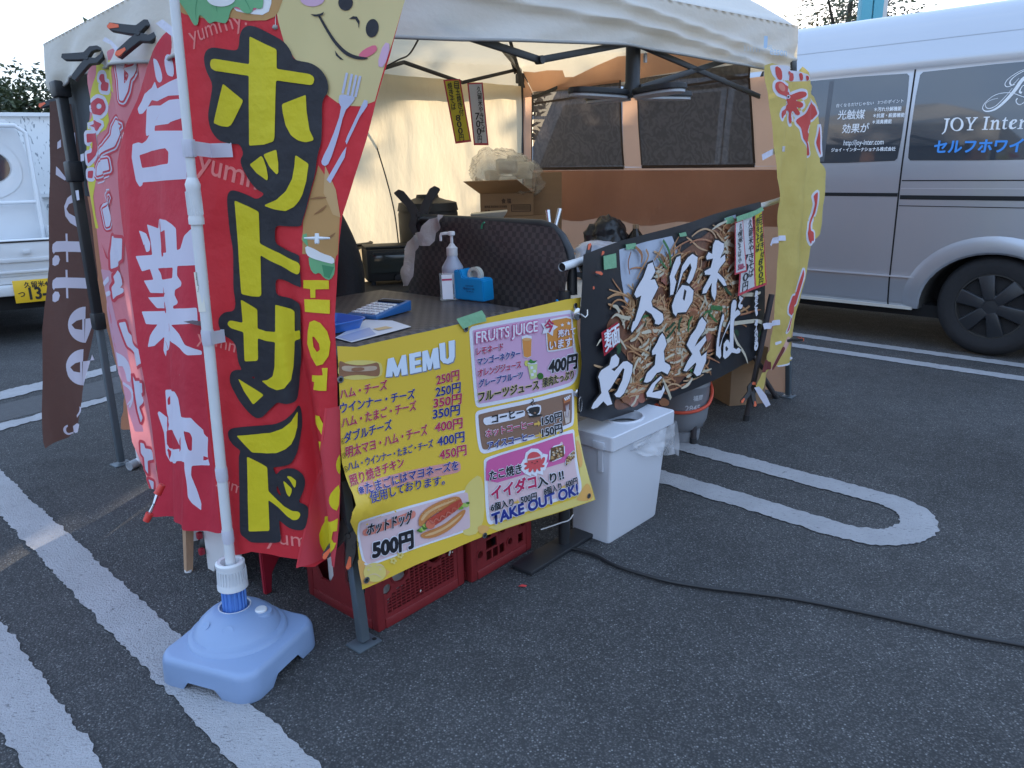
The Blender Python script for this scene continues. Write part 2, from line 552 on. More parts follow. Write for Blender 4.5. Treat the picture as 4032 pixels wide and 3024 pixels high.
def hairpin(name, mc, ro, ri, dend, dfar, label):
    mb = MB()
    strip(mb, dend, dfar, mc - ro, mc - ri); strip(mb, dend, dfar, mc + ri, mc + ro)
    n = 60; vs = []
    eo = ei = 0
    for i in range(n + 1):
        a = math.pi * i / n
        eo = eo * .5 + jag(.006); ei = ei * .5 + jag(.006)
        for t in range(6):
            r = (ri + ei) * (1 - t / 5) + (ro + eo) * t / 5
            vs.append(dm(dend - math.sin(a) * r, mc - math.cos(a) * r, 0.004))
    mb.mesh(vs, [[i * 6 + t, i * 6 + t + 1, i * 6 + 7 + t, i * 6 + 6 + t] for i in range(n) for t in range(5)], PA)
    mb.build(name, kind='structure', label=label, loc=dm(dend, mc), smooth=0)
hairpin("parking_line", 2.65, .240, .120, .86, 4.3, 'white hairpin parking line running out from under the noodle stall')
hairpin("parking_line", 5.215, .225, .115, .0, 9, 'white double parking line under the silver van')
hairpin("parking_line", 0.452, .217, .094, .86, 3.9, 'broad worn white double line under the blue flag base')
mb = MB()
def quadline(px, n=60):
    (a, b, c, d) = [gp(*p) for p in px]
    vs = []; e0 = e1 = 0
    for i in range(n + 1):
        t = i / n
        e0 = e0 * .5 + jag(.012); e1 = e1 * .5 + jag(.012)
        p, q = a.lerp(b, t), d.lerp(c, t)
        w = (q - p).normalized()
        for k in range(4): vs.append((p + w * e0).lerp(q + w * e1, k / 3) + V3((0, 0, .004)))
    mb.mesh(vs, [[i * 4 + k, i * 4 + k + 1, i * 4 + 5 + k, i * 4 + 4 + k] for i in range(n) for k in range(3)], PA)
quadline([(-300, 1610), (458, 1440), (458, 1463), (-300, 1652)])
quadline([(-300, 1742), (424, 1564), (424, 1582), (-300, 1778)])
mb.build("parking_line", kind='structure', label='two thin white lines crossing the lot behind the brown flag', loc=gp(200, 1560), smooth=0)
mb = MB()
mb.mesh([gp(*p) + V3((0, 0, .0015)) for p in ((-300, 1665), (480, 1480), (480, 1545), (-300, 1735))], [[0, 1, 2, 3]], M("gutter concrete", (.075, .075, .078), .9, var=.25, scale=25, bump=.5, bscale=200))
mb.build("gutter", kind='structure', label='pale concrete gutter strip between thin white lines', loc=gp(100, 1620))

# ================================================================== SILVER VAN
W0 = V3((2.968, 4.749, 0))
SILVER = M("silver paint", (.46, .48, .52), .30, .55, var=.03, scale=3, coat=.6, bump=.02, bscale=500)
GLASSD = M("tinted glass", (.045, .052, .062), .05, 0, var=.15, scale=2, spec=.9, coat=.8)
BLACKP = M("black plastic", (.018, .018, .02), .5, var=.2, scale=30)
RUBBER = M("rubber", (.016, .016, .018), .8, var=.35, scale=40, bump=.3, bscale=180)
CHROME = M("chrome", (.75, .76, .78), .18, 1.0, var=.05)
DARKM = M("dark seam", (.006, .006, .007), .8)
WHITEL = M("white lettering", (.80, .82, .84), .5, var=.02)
BLUEL = M("blue lettering", (.05, .28, .75), .5, var=.05)
def inset(z):
    pr = [(.2, .05), (.26, .035), (.30, .018), (.46, .0), (.475, .004), (.97, .0), (1.1, .0), (1.2, .004), (1.5, .028), (1.78, .055), (1.80, .045), (1.86, .06), (2.0, .085), (2.06, .11), (2.10, .15), (2.13, .22)]
    for (z0, i0), (z1, i1) in zip(pr, pr[1:]):
        if z <= z1: return i0 + (i1 - i0) * max(0, (z - z0)) / (z1 - z0)
    return .22
VS = Surf(W0, -D, -Mv, disp=lambda u, v: -inset(v))
UREAR, UFRONT = 1.22, -4.15
van = thing("parked_van", 'silver high-roof van with dark lettered windows parked behind the stall', 'van', W0 - D * -1.4)
p = Print(VS, cut=(.12, .03))
zs = [(UFRONT + .55, 2.10), (UFRONT + .95, 2.12)]
front = [(UFRONT + .95, 2.12), (UFRONT + .62, 1.95), (UFRONT + .22, 1.25), (UFRONT + .02, 1.05), (UFRONT, .45), (UFRONT + .05, .27)]
def arch(uc):
    q = []
    for k in range(25):
        a = math.pi * k / 24
        q.append((uc - .415 * math.cos(a) * (1 if True else 0), .262 + .385 * math.sin(a) ** .9 if math.sin(a) > 0 else .262))
    return q
side = front + arch(UFRONT + 1.04) + [(-.43, .262)] + arch(0.02)[0:] + [(UREAR - .03, .30), (UREAR, .5), (UREAR - .02, 1.2), (UREAR - .10, 2.0), (UREAR - .16, 2.12)]
p.polyuv(side, SILVER, 0)
# raised wheel-arch lips
def flare(uc):
    n = 24; vs = []
    for k in range(n + 1):
        a = math.pi * k / n
        for r, h in ((0, .0), (.012, .012), (.05, .016), (.09, .006), (.11, .0)):
            u, v = uc - (.413 + r) * math.cos(a), .262 + (.385 + r) * math.sin(a) ** .9 if math.sin(a) > 1e-6 else .262
            vs.append(VS(u, v, h + .002))
    p.mb.mesh(vs, [[i * 5 + t, i * 5 + t + 1, i * 5 + 6 + t, i * 5 + 5 + t] for i in range(n) for t in range(4)], SILVER)
flare(.02); flare(UFRONT + 1.04)
mb = p.mb
# far side, roof, nose and tail
WID = 1.66
far = [q for q in front] + [(UFRONT + .06, .262), (UREAR - .03, .262), (UREAR, .5), (UREAR - .02, 1.2), (UREAR - .10, 2.0), (UREAR - .16, 2.12)]
v, f = fill([far])
mb.mesh([W0 - D * a + Mv * (WID - inset(b)) + V3((0, 0, b)) for a, b in v], f, SILVER)
ring = far[6:] + []
def across(a, b):
    (u0, z0), (u1, z1) = a, b
    n = 6
    rows = []
    for (u, z) in (a, b):
        i = inset(z)
        rows.append([W0 - D * u + Mv * (i + (WID - 2 * i) * t / n) + V3((0, 0, z + (.06 * math.sin(math.pi * t / n) if z > 2.05 else 0))) for t in range(n + 1)])
    mb.mesh(rows[0] + rows[1], [[t, t + 1, n + 2 + t, n + 1 + t] for t in range(n)], SILVER)
loop = [(UREAR - .16, 2.12)] + front + [(UFRONT + .06, .262)]
for a, b in zip(loop, loop[1:]): across(a, b)
tail = [(UREAR - .03, .262), (UREAR, .5), (UREAR - .02, 1.2), (UREAR - .10, 2.0), (UREAR - .16, 2.12)]
for a, b in zip(tail, tail[1:]): across(a, b)
q = Print(VS, cut=(None, .03)); q.mb = mb
# trim lines: gutter, seams, sliding rail, sill
q.polyuv([(UFRONT + .7, 1.775), (UREAR - .1, 1.775), (UREAR - .1, 1.792), (UFRONT + .7, 1.792)], DARKM, 2)
q.polyuv([(UFRONT + .8, 1.93), (UREAR - .1, 1.93), (UREAR - .1, 1.935), (UFRONT + .8, 1.935)], M("silver shade", (.36, .38, .41), .4, .5), 2)
q.polyuv([(-.590, .262), (-.580, .262), (-.586, 1.765), (-.596, 1.765)], DARKM, 2)
q.polyuv([(-1.90, .262), (-1.89, .262), (-1.89, 1.765), (-1.90, 1.765)], DARKM, 2)
q.polyuv([(-.578, 1.083), (UREAR, 1.083), (UREAR, 1.090), (-.578, 1.090)], DARKM, 2)
q.polyuv([(-.578, .968), (UREAR, .968), (UREAR, .995), (-.578, .995)], DARKM, 2)
q.polyuv([(-.578, 1.035), (UREAR, 1.035), (UREAR, 1.040), (-.578, 1.040)], M("silver light", (.62, .64, .68), .3, .5), 2)
q.polyuv([(-.578, .925), (UREAR, .925), (UREAR, .930), (-.578, .930)], DARKM, 2)
q.polyuv([(-1.89, .985), (-.594, .985), (-.594, 1.008), (-1.89, 1.008)], DARKM, 2)
body = mb.build("body", van, smooth=35)
mb = MB()
for u0, u1 in ((-1.85, -.43),): mb.bar(VS(u0, .262, .012), VS(u1, .262, .012), .02, .02, M("sill metal", (.60, .58, .53), .5, .2))
for u0, u1 in ((-1.85, -.405),): mb.bar(VS(u0, .468, .002), VS(u1, .468, .002), .018, .008, M("silver light", (.62, .64, .68), .3, .5))
mb.build("sill_trim", van)
def pane(name, pts, lay=3):
    q = Print(VS, cut=(None, .04)); q.polyuv(pts, GLASSD, lay); return q.build(name, van)
def rr(u0, u1, z0, z1, r=.03): return chaikin([(u0 + r, z0), (u1 - r, z0), (u1, z0 + r), (u1, z1 - r), (u1 - r, z1), (u0 + r, z1), (u0, z1 - r), (u0, z0 + r)], 1)
w1 = pane("window", rr(-1.84, -.615, 1.204, 1.752))
w2 = pane("window", rr(-.565, UREAR - .2, 1.204, 1.752))
pane("window", [(-1.95, 1.22), (-1.95, 1.74), (UFRONT + .66, 1.74), (UFRONT + .40, 1.22)])
q = Print(VS, cut=(None, .05))
q.polyuv([(-1.13, 1.215), (-1.10, 1.215), (-1.10, 1.74), (-1.13, 1.74)], M("pane strip", (.09, .10, .115), .3), 4)  # lighter vertical strip across the pane
q.build("pane_strip", w1)
# lettering on the panes
Z3r = Zone(2832, 0, 1200 / 2212)
q = Print(VS, Z3r, cut=(None, .05))
T = lambda s, a, b, m, h=None, bo=.012: q.text(s, a, b, m, 5, bo, h)
T("白くなるだけじゃない", (852, 778), (1122, 758), WHITEL); T("3つのポイント", (1152, 755), (1338, 743), WHITEL)
T("光触媒", (860, 862), (1055, 858), WHITEL, 62); T("効果が", (893, 962), (1085, 955), WHITEL, 62)
T("＊汚れ分解機能", (1125, 808), (1323, 800), WHITEL, 28, .03); T("＊抗菌・殺菌機能", (1118, 852), (1345, 847), WHITEL, 28, .03); T("＊消臭機能", (1112, 898), (1252, 893), WHITEL, 28, .03)
T("http://joy-inter.com", (903, 1055), (1193, 1048), WHITEL, 38, .01); T("ジョイ・インターナショナル株式会社", (815, 1100), (1280, 1092), WHITEL, 26, .03)
q.build("lettering", w1)
ZJ = Zone(3700, 250, 332 / 1377)
q = Print(VS, ZJ, cut=(None, .05))
# serif capitals, outlined by hand
JO = [[(78, 898), (172, 895), (170, 912), (150, 918), (118, 1060), (95, 1120), (45, 1160), (36, 1148), (72, 1110), (90, 1050), (108, 920), (78, 912)],
      [(430, 880), (515, 878), (512, 893), (490, 898), (512, 985), (575, 893), (552, 890), (552, 878), (630, 876), (628, 890), (608, 896), (525, 1005), (512, 1072), (555, 1076), (552, 1090), (445, 1092), (448, 1078), (478, 1074), (490, 1005), (455, 897), (430, 895)],
      [(722, 870), (822, 866), (820, 882), (792, 888), (758, 1068), (792, 1070), (790, 1083), (692, 1085), (695, 1070), (722, 1068), (755, 888), (722, 884)],
      [(835, 935), (890, 918), (890, 945), (930, 918), (962, 922), (975, 945), (960, 1060), (992, 1066), (990, 1078), (915, 1080), (922, 1062), (938, 955), (925, 945), (890, 975), (872, 1064), (892, 1068), (890, 1080), (812, 1082), (815, 1070), (838, 1066), (858, 950), (835, 948)],
      [(1025, 930), (1050, 920), (1080, 878), (1092, 878), (1085, 920), (1118, 920), (1115, 938), (1080, 938), (1062, 1040), (1075, 1055), (1105, 1045), (1100, 1060), (1060, 1078), (1030, 1068), (1028, 1045), (1048, 940), (1025, 940)],
      [(1310, 918), (1360, 910), (1352, 945), (1400, 912), (1420, 915), (1405, 945), (1370, 955), (1350, 975), (1335, 1055), (1362, 1060), (1360, 1070), (1270, 1072), (1272, 1060), (1300, 1055), (1322, 935), (1310, 932)]]
for s_ in JO: q.poly(s_, WHITEL, 5)
q.poly(ell(285, 993, 108, 112, 0, 36), WHITEL, 5, holes=[ell(285, 993, 66, 96, 12, 30)])
q.poly([(1250, 912), (1268, 925), (1262, 955), (1185, 1000), (1180, 1030), (1200, 1050), (1255, 1030), (1250, 1048), (1195, 1075), (1150, 1068), (1130, 1030), (1145, 960), (1195, 915)], WHITEL, 5, holes=[[(1228, 928), (1200, 945), (1185, 985), (1230, 958)]])
for r_, w_ in (([(955, 568), (850, 590), (760, 640), (745, 690), (775, 735), (840, 735), (930, 690), (1060, 560), (1190, 405)], [6, 8, 8, 9, 12, 14, 12, 9, 5]),
               ([(1380, 100), (1280, 140), (1130, 240), (1065, 320), (1075, 375), (1120, 385), (1200, 350), (1300, 240)], [8, 10, 10, 12, 12, 12, 9, 6]),
               ([(1400, 110), (1250, 190), (1160, 270), (1145, 330), (1180, 360), (1230, 340)], [10, 12, 14, 22, 20, 10]),
               ([(1460, 190), (1340, 270), (1240, 430), (1100, 590), (960, 720), (850, 775), (760, 785), (710, 760), (700, 710), (760, 620), (900, 510), (1060, 475), (1200, 480), (1320, 530), (1420, 560)], [10, 60, 58, 52, 40, 30, 20, 14, 12, 10, 10, 10, 10, 10, 10]),
               ([(1420, 380), (1370, 350), (1330, 400), (1300, 470), (1345, 480)], [14, 14, 12, 30, 34]),
               ([(1275, 570), (1245, 600), (1260, 650), (1310, 680), (1380, 640), (1440, 560)], [22, 16, 12, 12, 12, 14])):
    q.ribbon(r_, w_, WHITEL, 5)
q.text("セルフホワイト", (-95, 1450), (1600, 1430), BLUEL, 5, .035, 190)
q.text("national", (1405, 1070), (2100, 1060), WHITEL, 5, 0, 200)
q.build("lettering", w2)
# wheels
def wheel(uc):
    c = W0 - D * uc + V3((0, 0, .318)) + Mv * .035
    ax = -Mv
    t = MB()
    t.lathe(c + Mv * .10, [(.20, -.09), (.285, -.09), (.312, -.065), (.318, -.03), (.318, .05), (.312, .075), (.29, .098), (.25, .103), (.205, .092), (.20, .06)], RUBBER, 48, ax)
    tyre = t.build("tyre", van, smooth=50)
    h = MB()
    cap = M("black wheel cover", (.022, .024, .028), .38, var=.2, scale=10)
    h.lathe(c + Mv * .10, [(.0, .055), (.19, .055), (.205, .07), (.203, .09), (.195, .09), (.188, .062)], M("rim shadow", (.03, .028, .026), .6), 48, ax, False, False)
    X, Y = V3((0, 0, 1)), D
    for k in range(6):
        a = math.pi * 2 * k / 6 + .25
        r_, w_ = X * math.cos(a) + Y * math.sin(a), -X * math.sin(a) + Y * math.cos(a)
        o = c + Mv * .10 + ax * .075
        h.hexa([o + r_ * .04 - w_ * .035, o + r_ * .04 + w_ * .035, o + r_ * .195 + w_ * .052, o + r_ * .195 - w_ * .052] + [x + ax * e for x, e in ((o + r_ * .04 - w_ * .03, .032), (o + r_ * .04 + w_ * .03, .032), (o + r_ * .195 + w_ * .045, .018), (o + r_ * .195 - w_ * .045, .018))], cap, .006)
    h.lathe(c + Mv * .10 + ax * .06, [(.085, 0), (.075, .038), (.05, .046), (.046, .042), (.0, .044)], cap, 32, ax, True, False)
    h.build("hub_cap", van, smooth=40)
    w = MB()
    n = 24; vs = []
    for k in range(n + 1):
        a = math.pi * k / n
        u, v_ = uc - .414 * math.cos(a), .262 + .386 * math.sin(a) ** .9 if math.sin(a) > 1e-6 else .262
        vs += [W0 - D * u + Mv * .02 + V3((0, 0, v_)), W0 - D * u + Mv * .34 + V3((0, 0, v_))]
    w.mesh(vs, [[2 * i, 2 * i + 1, 2 * i + 3, 2 * i + 2] for i in range(n)], M("wheel well", (.05, .048, .044), .9, var=.5, scale=12))
    w.mesh([W0 - D * (uc - .42) + Mv * .34 + V3((0, 0, .2)), W0 - D * (uc + .42) + Mv * .34 + V3((0, 0, .2)), W0 - D * (uc + .42) + Mv * .34 + V3((0, 0, .66)), W0 - D * (uc - .42) + Mv * .34 + V3((0, 0, .66))], [[0, 1, 2, 3]], DARKM)
    w.build("wheel_well", van)
for uc in (.02, UFRONT + 1.04): wheel(uc)
mb = MB()
for uc in (.02, UFRONT + 1.04):
    mb.lathe(W0 - D * uc + Mv * 1.52 + V3((0, 0, .318)), [(.2, -.1), (.3, -.1), (.318, -.05), (.318, .05), (.3, .1), (.2, .1)], RUBBER, 32, Mv)
mb.hexa([W0 - D * u + Mv * m_ + V3((0, 0, z)) for z in (.20, .28) for u, m_ in ((UFRONT + .3, .1), (UREAR - .1, .1), (UREAR - .1, 1.5), (UFRONT + .3, 1.5))], DARKM)
mb.build("underbody", van)

# ================================================================== WHITE KEI TRUCK
TKO, TKU, TKN = V3((-3.72, 5.66, 0)), V3((.82, .57, 0)).normalized(), V3((.57, -.82, 0)).normalized()
TK = Surf(TKO, TKU, TKN)
TWH = M("white truck paint", (.66, .68, .70), .35, var=.04, scale=4, coat=.4)
truck = thing("kei_truck", 'small white flatbed truck with yellow number plate at the far left', 'truck', TKO + V3((-.6, -.4, 0)))
u1 = .50; u0 = u1 - 1.42
def tp(u, dn, z): return TKO + TKU * u - TKN * dn + V3((0, 0, z))
zb, zt = .50, .86
mb = MB()
def tbox(ua, ub, da, db, za, zb_, m, bev=.0, b=None):
    (b or mb).hexa([tp(u, d, z) for z in (za, zb_) for u, d in ((ua, da), (ub, da), (ub, db), (ua, db))], m, bev)
tbox(u0, u1, .02, 1.95, .44, .50, TWH, .01)
tbox(u0, u1, .0, .03, .50, .765, TWH, .012)
tbox(u0, u0 + .03, .05, 1.95, .502, .76, TWH, .01); tbox(u1 - .03, u1, .05, 1.95, .502, .76, TWH, .01)
tbox(u0 + .01, u1 - .01, .035, 1.95, .25, .438, DARKM)
mb.build("flatbed", truck)
mb = MB()
tbox(u0 + .03, u1 - .03, -.004, .0, .742, .754, BLACKP); tbox(u0 + .05, u1 - .05, -.012, -.001, .60, .63, TWH, .004); tbox(u0 + .05, u1 - .05, -.012, -.001, .52, .54, TWH, .004)
for u in (u0 + .2, u1 - .35): tbox(u, u + .05, -.03, -.013, .66, .69, TWH, .004)
mb.build("tailgate", truck)
mb = MB()
tbox(u0 - .0, u1, -.05, .05, .36, .44, TWH, .015)
tbox(u0 + .0, u0 + .2, -.06, -.051, .38, .42, M("tail lamp red", (.5, .02, .02), .2)); tbox(u1 - .2, u1, -.06, -.051, .38, .42, M("tail lamp red", (.5, .02, .02), .2))
mb.build("rear_bumper", truck)
pl = MB()
PS = Surf(TKO + TKN * .062, TKU, TKN)
ZP = Zone(0, 900, .6028)
a = PS.uv(*ZP((78, 345))); b = PS.uv(*ZP((105, 490)))
pw, ph, pu, pz = .33, .165, a[0], b[1]
tbox(pu, pu + pw, -.061, -.052, pz, pz + ph, M("plate yellow", (.80, .50, .02), .4, var=.03), .002, pl)
plate = pl.build("number_plate", truck)
q = Print(PS)
INK = M("plate ink", (.02, .02, .02), .5)
q.textuv("久留米480", (pu + .07, pz + .112), (pu + .265, pz + .112), INK, 1, .02, .04)
q.textuv("つ", (pu + .025, pz + .045), (pu + .065, pz + .045), INK, 1, .02, .034)
q.textuv("13-", (pu + .095, pz + .022), (pu + .205, pz + .022), INK, 1, .035, .085)
q.build("lettering", plate)
# cab back, window, guard frame
mb = MB()
cabz = [(.60, 0.0), (.90, .0), (1.25, -.04), (1.62, -.12), (1.72, -.20)]
rows = []
for d in (2.0, 3.25):
    for z, i in cabz: rows.append([tp(u0 - i, d + (0 if d < 3 else -(z - .9) * .25 if z > .9 else 0), z), tp(u1 + i, d + (0 if d < 3 else -(z - .9) * .25 if z > .9 else 0), z)])
n = len(cabz)
vs = [p_ for r_ in rows for p_ in r_]
fs = [[2 * i, 2 * i + 1, 2 * i + 3, 2 * i + 2] for i in range(n - 1)] + [[2 * n + 2 * i, 2 * n + 2 * i + 1, 2 * n + 2 * i + 3, 2 * n + 2 * i + 2] for i in range(n - 1)]
fs += [[2 * i + s_, 2 * i + 2 + s_, 2 * n + 2 * i + 2 + s_, 2 * n + 2 * i + s_] for i in range(n - 1) for s_ in (0, 1)] + [[2 * n - 2, 2 * n - 1, 4 * n - 1, 4 * n - 2]]
mb.mesh(vs, fs, TWH)
mb.build("cab", truck, smooth=30)
CB = Surf(tp(0, 1.995, 0), TKU, TKN)
q = Print(CB)
cu = (u0 + u1) / 2
q.polyuv(chaikin([(cu - .60, .98), (cu + .60, .98), (cu + .54, 1.60), (cu - .54, 1.60)], 3), TWH, 4, holes=[ell(cu, 1.30, .50, .22, 0, 40)])
fr = q.build("window_frame", truck)
q = Print(CB)
q.polyuv(chaikin([(cu - .50, 1.12), (cu + .50, 1.12), (cu + .46, 1.50), (cu - .46, 1.50)], 3), GLASSD, 8)
q.build("window", truck)
mb = MB()
mb.tube([tp(u0 + .06, 1.9, .60), tp(u0 + .06, 1.9, 1.60), tp(u0 + .14, 1.9, 1.66), tp(u1 - .14, 1.9, 1.66), tp(u1 - .06, 1.9, 1.60), tp(u1 - .06, 1.9, .60)], .022, TWH)
mb.tube([tp(u0 + .06, 1.9, .98), tp(u1 - .06, 1.9, .98)], .018, TWH)
mb.build("guard_frame", truck)
for u in (u0 + .16, u1 - .16):
    t = MB(); t.lathe(tp(u, .62, .27), [(.15, -.07), (.24, -.07), (.265, -.04), (.265, .04), (.24, .07), (.15, .07)], RUBBER, 32, TKU); t.build("wheel", truck)
    t = MB(); t.lathe(tp(u, 2.75, .27), [(.15, -.07), (.24, -.07), (.265, -.04), (.265, .04), (.24, .07), (.15, .07)], RUBBER, 32, TKU); t.build("wheel", truck)

# ================================================================== BUILDING ACROSS THE LOT (mirrored in the van glass)
bd_ = thing("shop_building", 'low beige building with brown pitched roof across the lot, mirrored in the van windows', 'building', (6, -19, 0))
m_ = MB(); m_.hexa([V3((x, y, z)) for z in (0, 3.4) for x, y in ((-10, -25), (20, -25), (20, -19), (-10, -19))], M("beige render", (.42, .36, .27), .85, var=.15, scale=2)); m_.build("wall", bd_)
m_ = MB(); m_.mesh([V3(p_) for p_ in ((-10.6, -18.2, 3.35), (20.6, -18.2, 3.35), (20.6, -22, 5.1), (-10.6, -22, 5.1), (-10.6, -25.8, 3.35), (20.6, -25.8, 3.35))], [[0, 1, 2, 3], [3, 2, 5, 4]], M("brown roof", (.11, .08, .065), .7, var=.2, scale=3)); m_.build("roof", bd_)
for k in range(5):
    m_ = MB(); x = -7.5 + k * 6; m_.hexa([V3((x + a, y, z)) for z in (.9, 2.3) for a, y in ((0, -18.96), (2.6, -18.96), (2.6, -18.99), (0, -18.99))], GLASSD); m_.build("window", bd_)
# ================================================================== FENCE, TREES, POSTS BEHIND
FWH = M("white fence mesh", (.72, .74, .75), .5, var=.06)
fence = thing("mesh_fence", 'white perforated panel fence behind the small truck', 'fence', (-5.6, 9.6, 0))
FA, FB = V3((-16, 5.2, 0)), V3((-3.4, 9.9, 0)) + V3((4.2, 1.5, 0))
fu = (FB - FA).normalized(); FL = (FB - FA).length
fm = bpy.data.materials.new("fence panel"); fm.use_nodes = True
n_, l_ = fm.node_tree.nodes, fm.node_tree.links
tcn = n_.new("ShaderNodeTexCoord"); mpn = n_.new("ShaderNodeMapping"); mpn.inputs['Scale'].default_value = (26, 26, 9)
br = n_.new("ShaderNodeTexNoise"); br.inputs['Scale'].default_value = 1.6; br.inputs['Detail'].default_value = 2
cr_ = n_.new("ShaderNodeValToRGB"); cr_.color_ramp.elements[0].position = .60; cr_.color_ramp.elements[0].color = (.74, .76, .77, 1); cr_.color_ramp.elements[1].position = .66; cr_.color_ramp.elements[1].color = (.26, .29, .32, 1)
l_.new(tcn.outputs['Object'], mpn.inputs[0]); l_.new(mpn.outputs[0], br.inputs['Vector']); l_.new(br.outputs['Fac'], cr_.inputs[0]); l_.new(cr_.outputs[0], n_["Principled BSDF"].inputs['Base Color'])
ZF = 1.90
def fz(x): return 1.86
mb = MB()
for k in range(int(FL / 2.0)):
    a, b = FA + fu * (k * 2 + .05), FA + fu * (k * 2 + 1.95)
    mb.hexa([a, b, b + V3((0, .02, 0)), a + V3((0, .02, 0))] + [q_ + V3((0, 0, fz(0))) for q_ in (a, b, b + V3((0, .02, 0)), a + V3((0, .02, 0)))], fm)
mb.build("panel", fence)
mb = MB()
for k in range(int(FL / 2.0) + 1):
    a = FA + fu * (k * 2) + V3((0, -.02, 0)); mb.bar(a, a + V3((0, 0, 1.92)), .06, .06, FWH)
for z in (.1, 1.0, 1.88): mb.bar(FA + V3((0, -.03, z)), FB + V3((0, -.03, z)), .03, .04, FWH)
mb.build("fence_frame", fence)
LEAF = [M("leaf dark", (.030, .045, .022), .6, var=.5, scale=3, trans=.15), M("leaf mid", (.055, .075, .035), .6, var=.4, scale=3, trans=.2), M("leaf warm", (.10, .085, .045), .6, var=.4, scale=3, trans=.25)]
BARK = M("bark", (.09, .07, .055), .9, var=.4, scale=20, bump=.6, bscale=40)
def tree(label, base, h, r, n, dens=1.0, mats=LEAF[:2], leaf=.10, seed=1, group=None):
    R_ = random.Random(seed)
    base = V3(base)
    t = thing("tree", label, 'tree', base, group)
    mb = MB()
    mb.tube([base, base + V3((.1, .0, h * .3)), base + V3((-.05, .1, h * .62)), base + V3((0, 0, h * .9))], [h * .035, h * .028, h * .018, h * .006], BARK, 9)
    tips = []
    for k in range(16):
        a = R_.uniform(0, 6.28); z0 = h * R_.uniform(.28, .8); ln = r * R_.uniform(.5, .95) * (1.15 - z0 / h * .6)
        e = base + V3((math.cos(a) * ln, math.sin(a) * ln, z0 + ln * R_.uniform(.25, .9)))
        m_ = base + V3((math.cos(a) * ln * .5, math.sin(a) * ln * .5, z0 + ln * .2))
        mb.tube([base + V3((0, 0, z0)), m_, e], [h * .012, h * .008, h * .003], BARK, 6)
        tips += [(m_.lerp(e, R_.uniform(.3, 1.15)), R_.uniform(.28, .5) * r) for _ in range(3)]
    mb.build("trunk", t)
    lf = MB(); 
    tips.append((base + V3((0, 0, h * .92)), r * .4))
    per = int(n / len(tips))
    for c, rad in tips:
        for _ in range(per):
            d = V3((R_.gauss(0, 1), R_.gauss(0, 1), R_.gauss(0, 1))).normalized() * rad * R_.random() ** .5
            p_ = c + d
            s_ = leaf * R_.uniform(.6, 1.4)
            x_ = V3((R_.gauss(0, 1), R_.gauss(0, 1), R_.gauss(0, .6))).normalized(); y_ = x_.orthogonal().normalized()
            lf.face([p_ - x_ * s_, p_ + y_ * s_ * .45, p_ + x_ * s_, p_ - y_ * s_ * .45], mats[R_.randrange(len(mats))])
    lf.build("crown", t, smooth=0, recalc=False)
    return t
tree('dark bushy evergreen tree above the white fence', (-9.6, 13.5, 0), 2.95, 1.6, 14000, leaf=.05, seed=3)
tree('taller dark evergreen behind the white fence, left of the tent corner', (-7.6, 13.9, 0), 2.6, 1.5, 14000, leaf=.05, seed=8)
tree('added leafy evergreen blocking sun behind the tent, shortest of three', (-5.6, 13.2, 0), 3.4, 1.7, 9000, leaf=.13, seed=21)  # added row of three, unseen, keeps sun off the left side
tree('added leafy evergreen blocking sun behind the tent, middle of three', (-3.2, 13.4, 0), 4.5, 1.9, 11000, leaf=.14, seed=22)
tree('added leafy evergreen blocking sun behind the tent, tallest of three', (-.65, 13.4, 0), 5.3, 1.9, 15000, leaf=.14, seed=23)
tree('added dense evergreen blocking sun behind the stall and the van nose', (2.4, 13.3, 0), 4.5, 1.3, 12000, leaf=.13, seed=31)  # added unseen tree that puts the orange wall in shade
for k_, (x_, h_) in enumerate(((4.6, 2.5), (6.6, 2.4), (8.8, 2.5))):  # added unseen low trees that shade the ground beyond the van
    tree(('added rounded low evergreen shading ground behind the van, nearest the van nose', 'added rounded low evergreen shading ground behind the middle of the van', 'added rounded low evergreen shading ground behind the van tail')[k_], (x_, 12.6, 0), h_, 1.5, 7000, leaf=.11, seed=40 + k_)
tree('sparse leafy tree beyond the van roof', (7.2, 17.5, 0), 5.2, 1.9, 5200, mats=[LEAF[2], LEAF[1]], leaf=.06, seed=5)
TEAL = M("teal post paint", (.10, .40, .50), .4, var=.06)
for k, (px, w_, m_, lab) in enumerate(((3403, .20, TEAL, 'wider teal sign post rising behind the van roof'), (3449, .19, TEAL, 'narrower teal sign post beside the pale pole'), (3474, .09, M("pale post", (.62, .60, .58), .5), 'thin pale pole touching the second teal post'))):
    b = at(px, 60, 14.5); b.z = 0
    mb = MB(); mb.bar(b, b + V3((0, 0, 7.5)), w_, .2, m_, up=(0, 1, 0), bevel=.01)
    t = thing("sign_post", lab, 'post', b)
    mb.build("column", t)
    mb = MB(); mb.box(b, .45, .45, .06, M("base concrete", (.3, .3, .29), .9)); mb.build("footing", t)

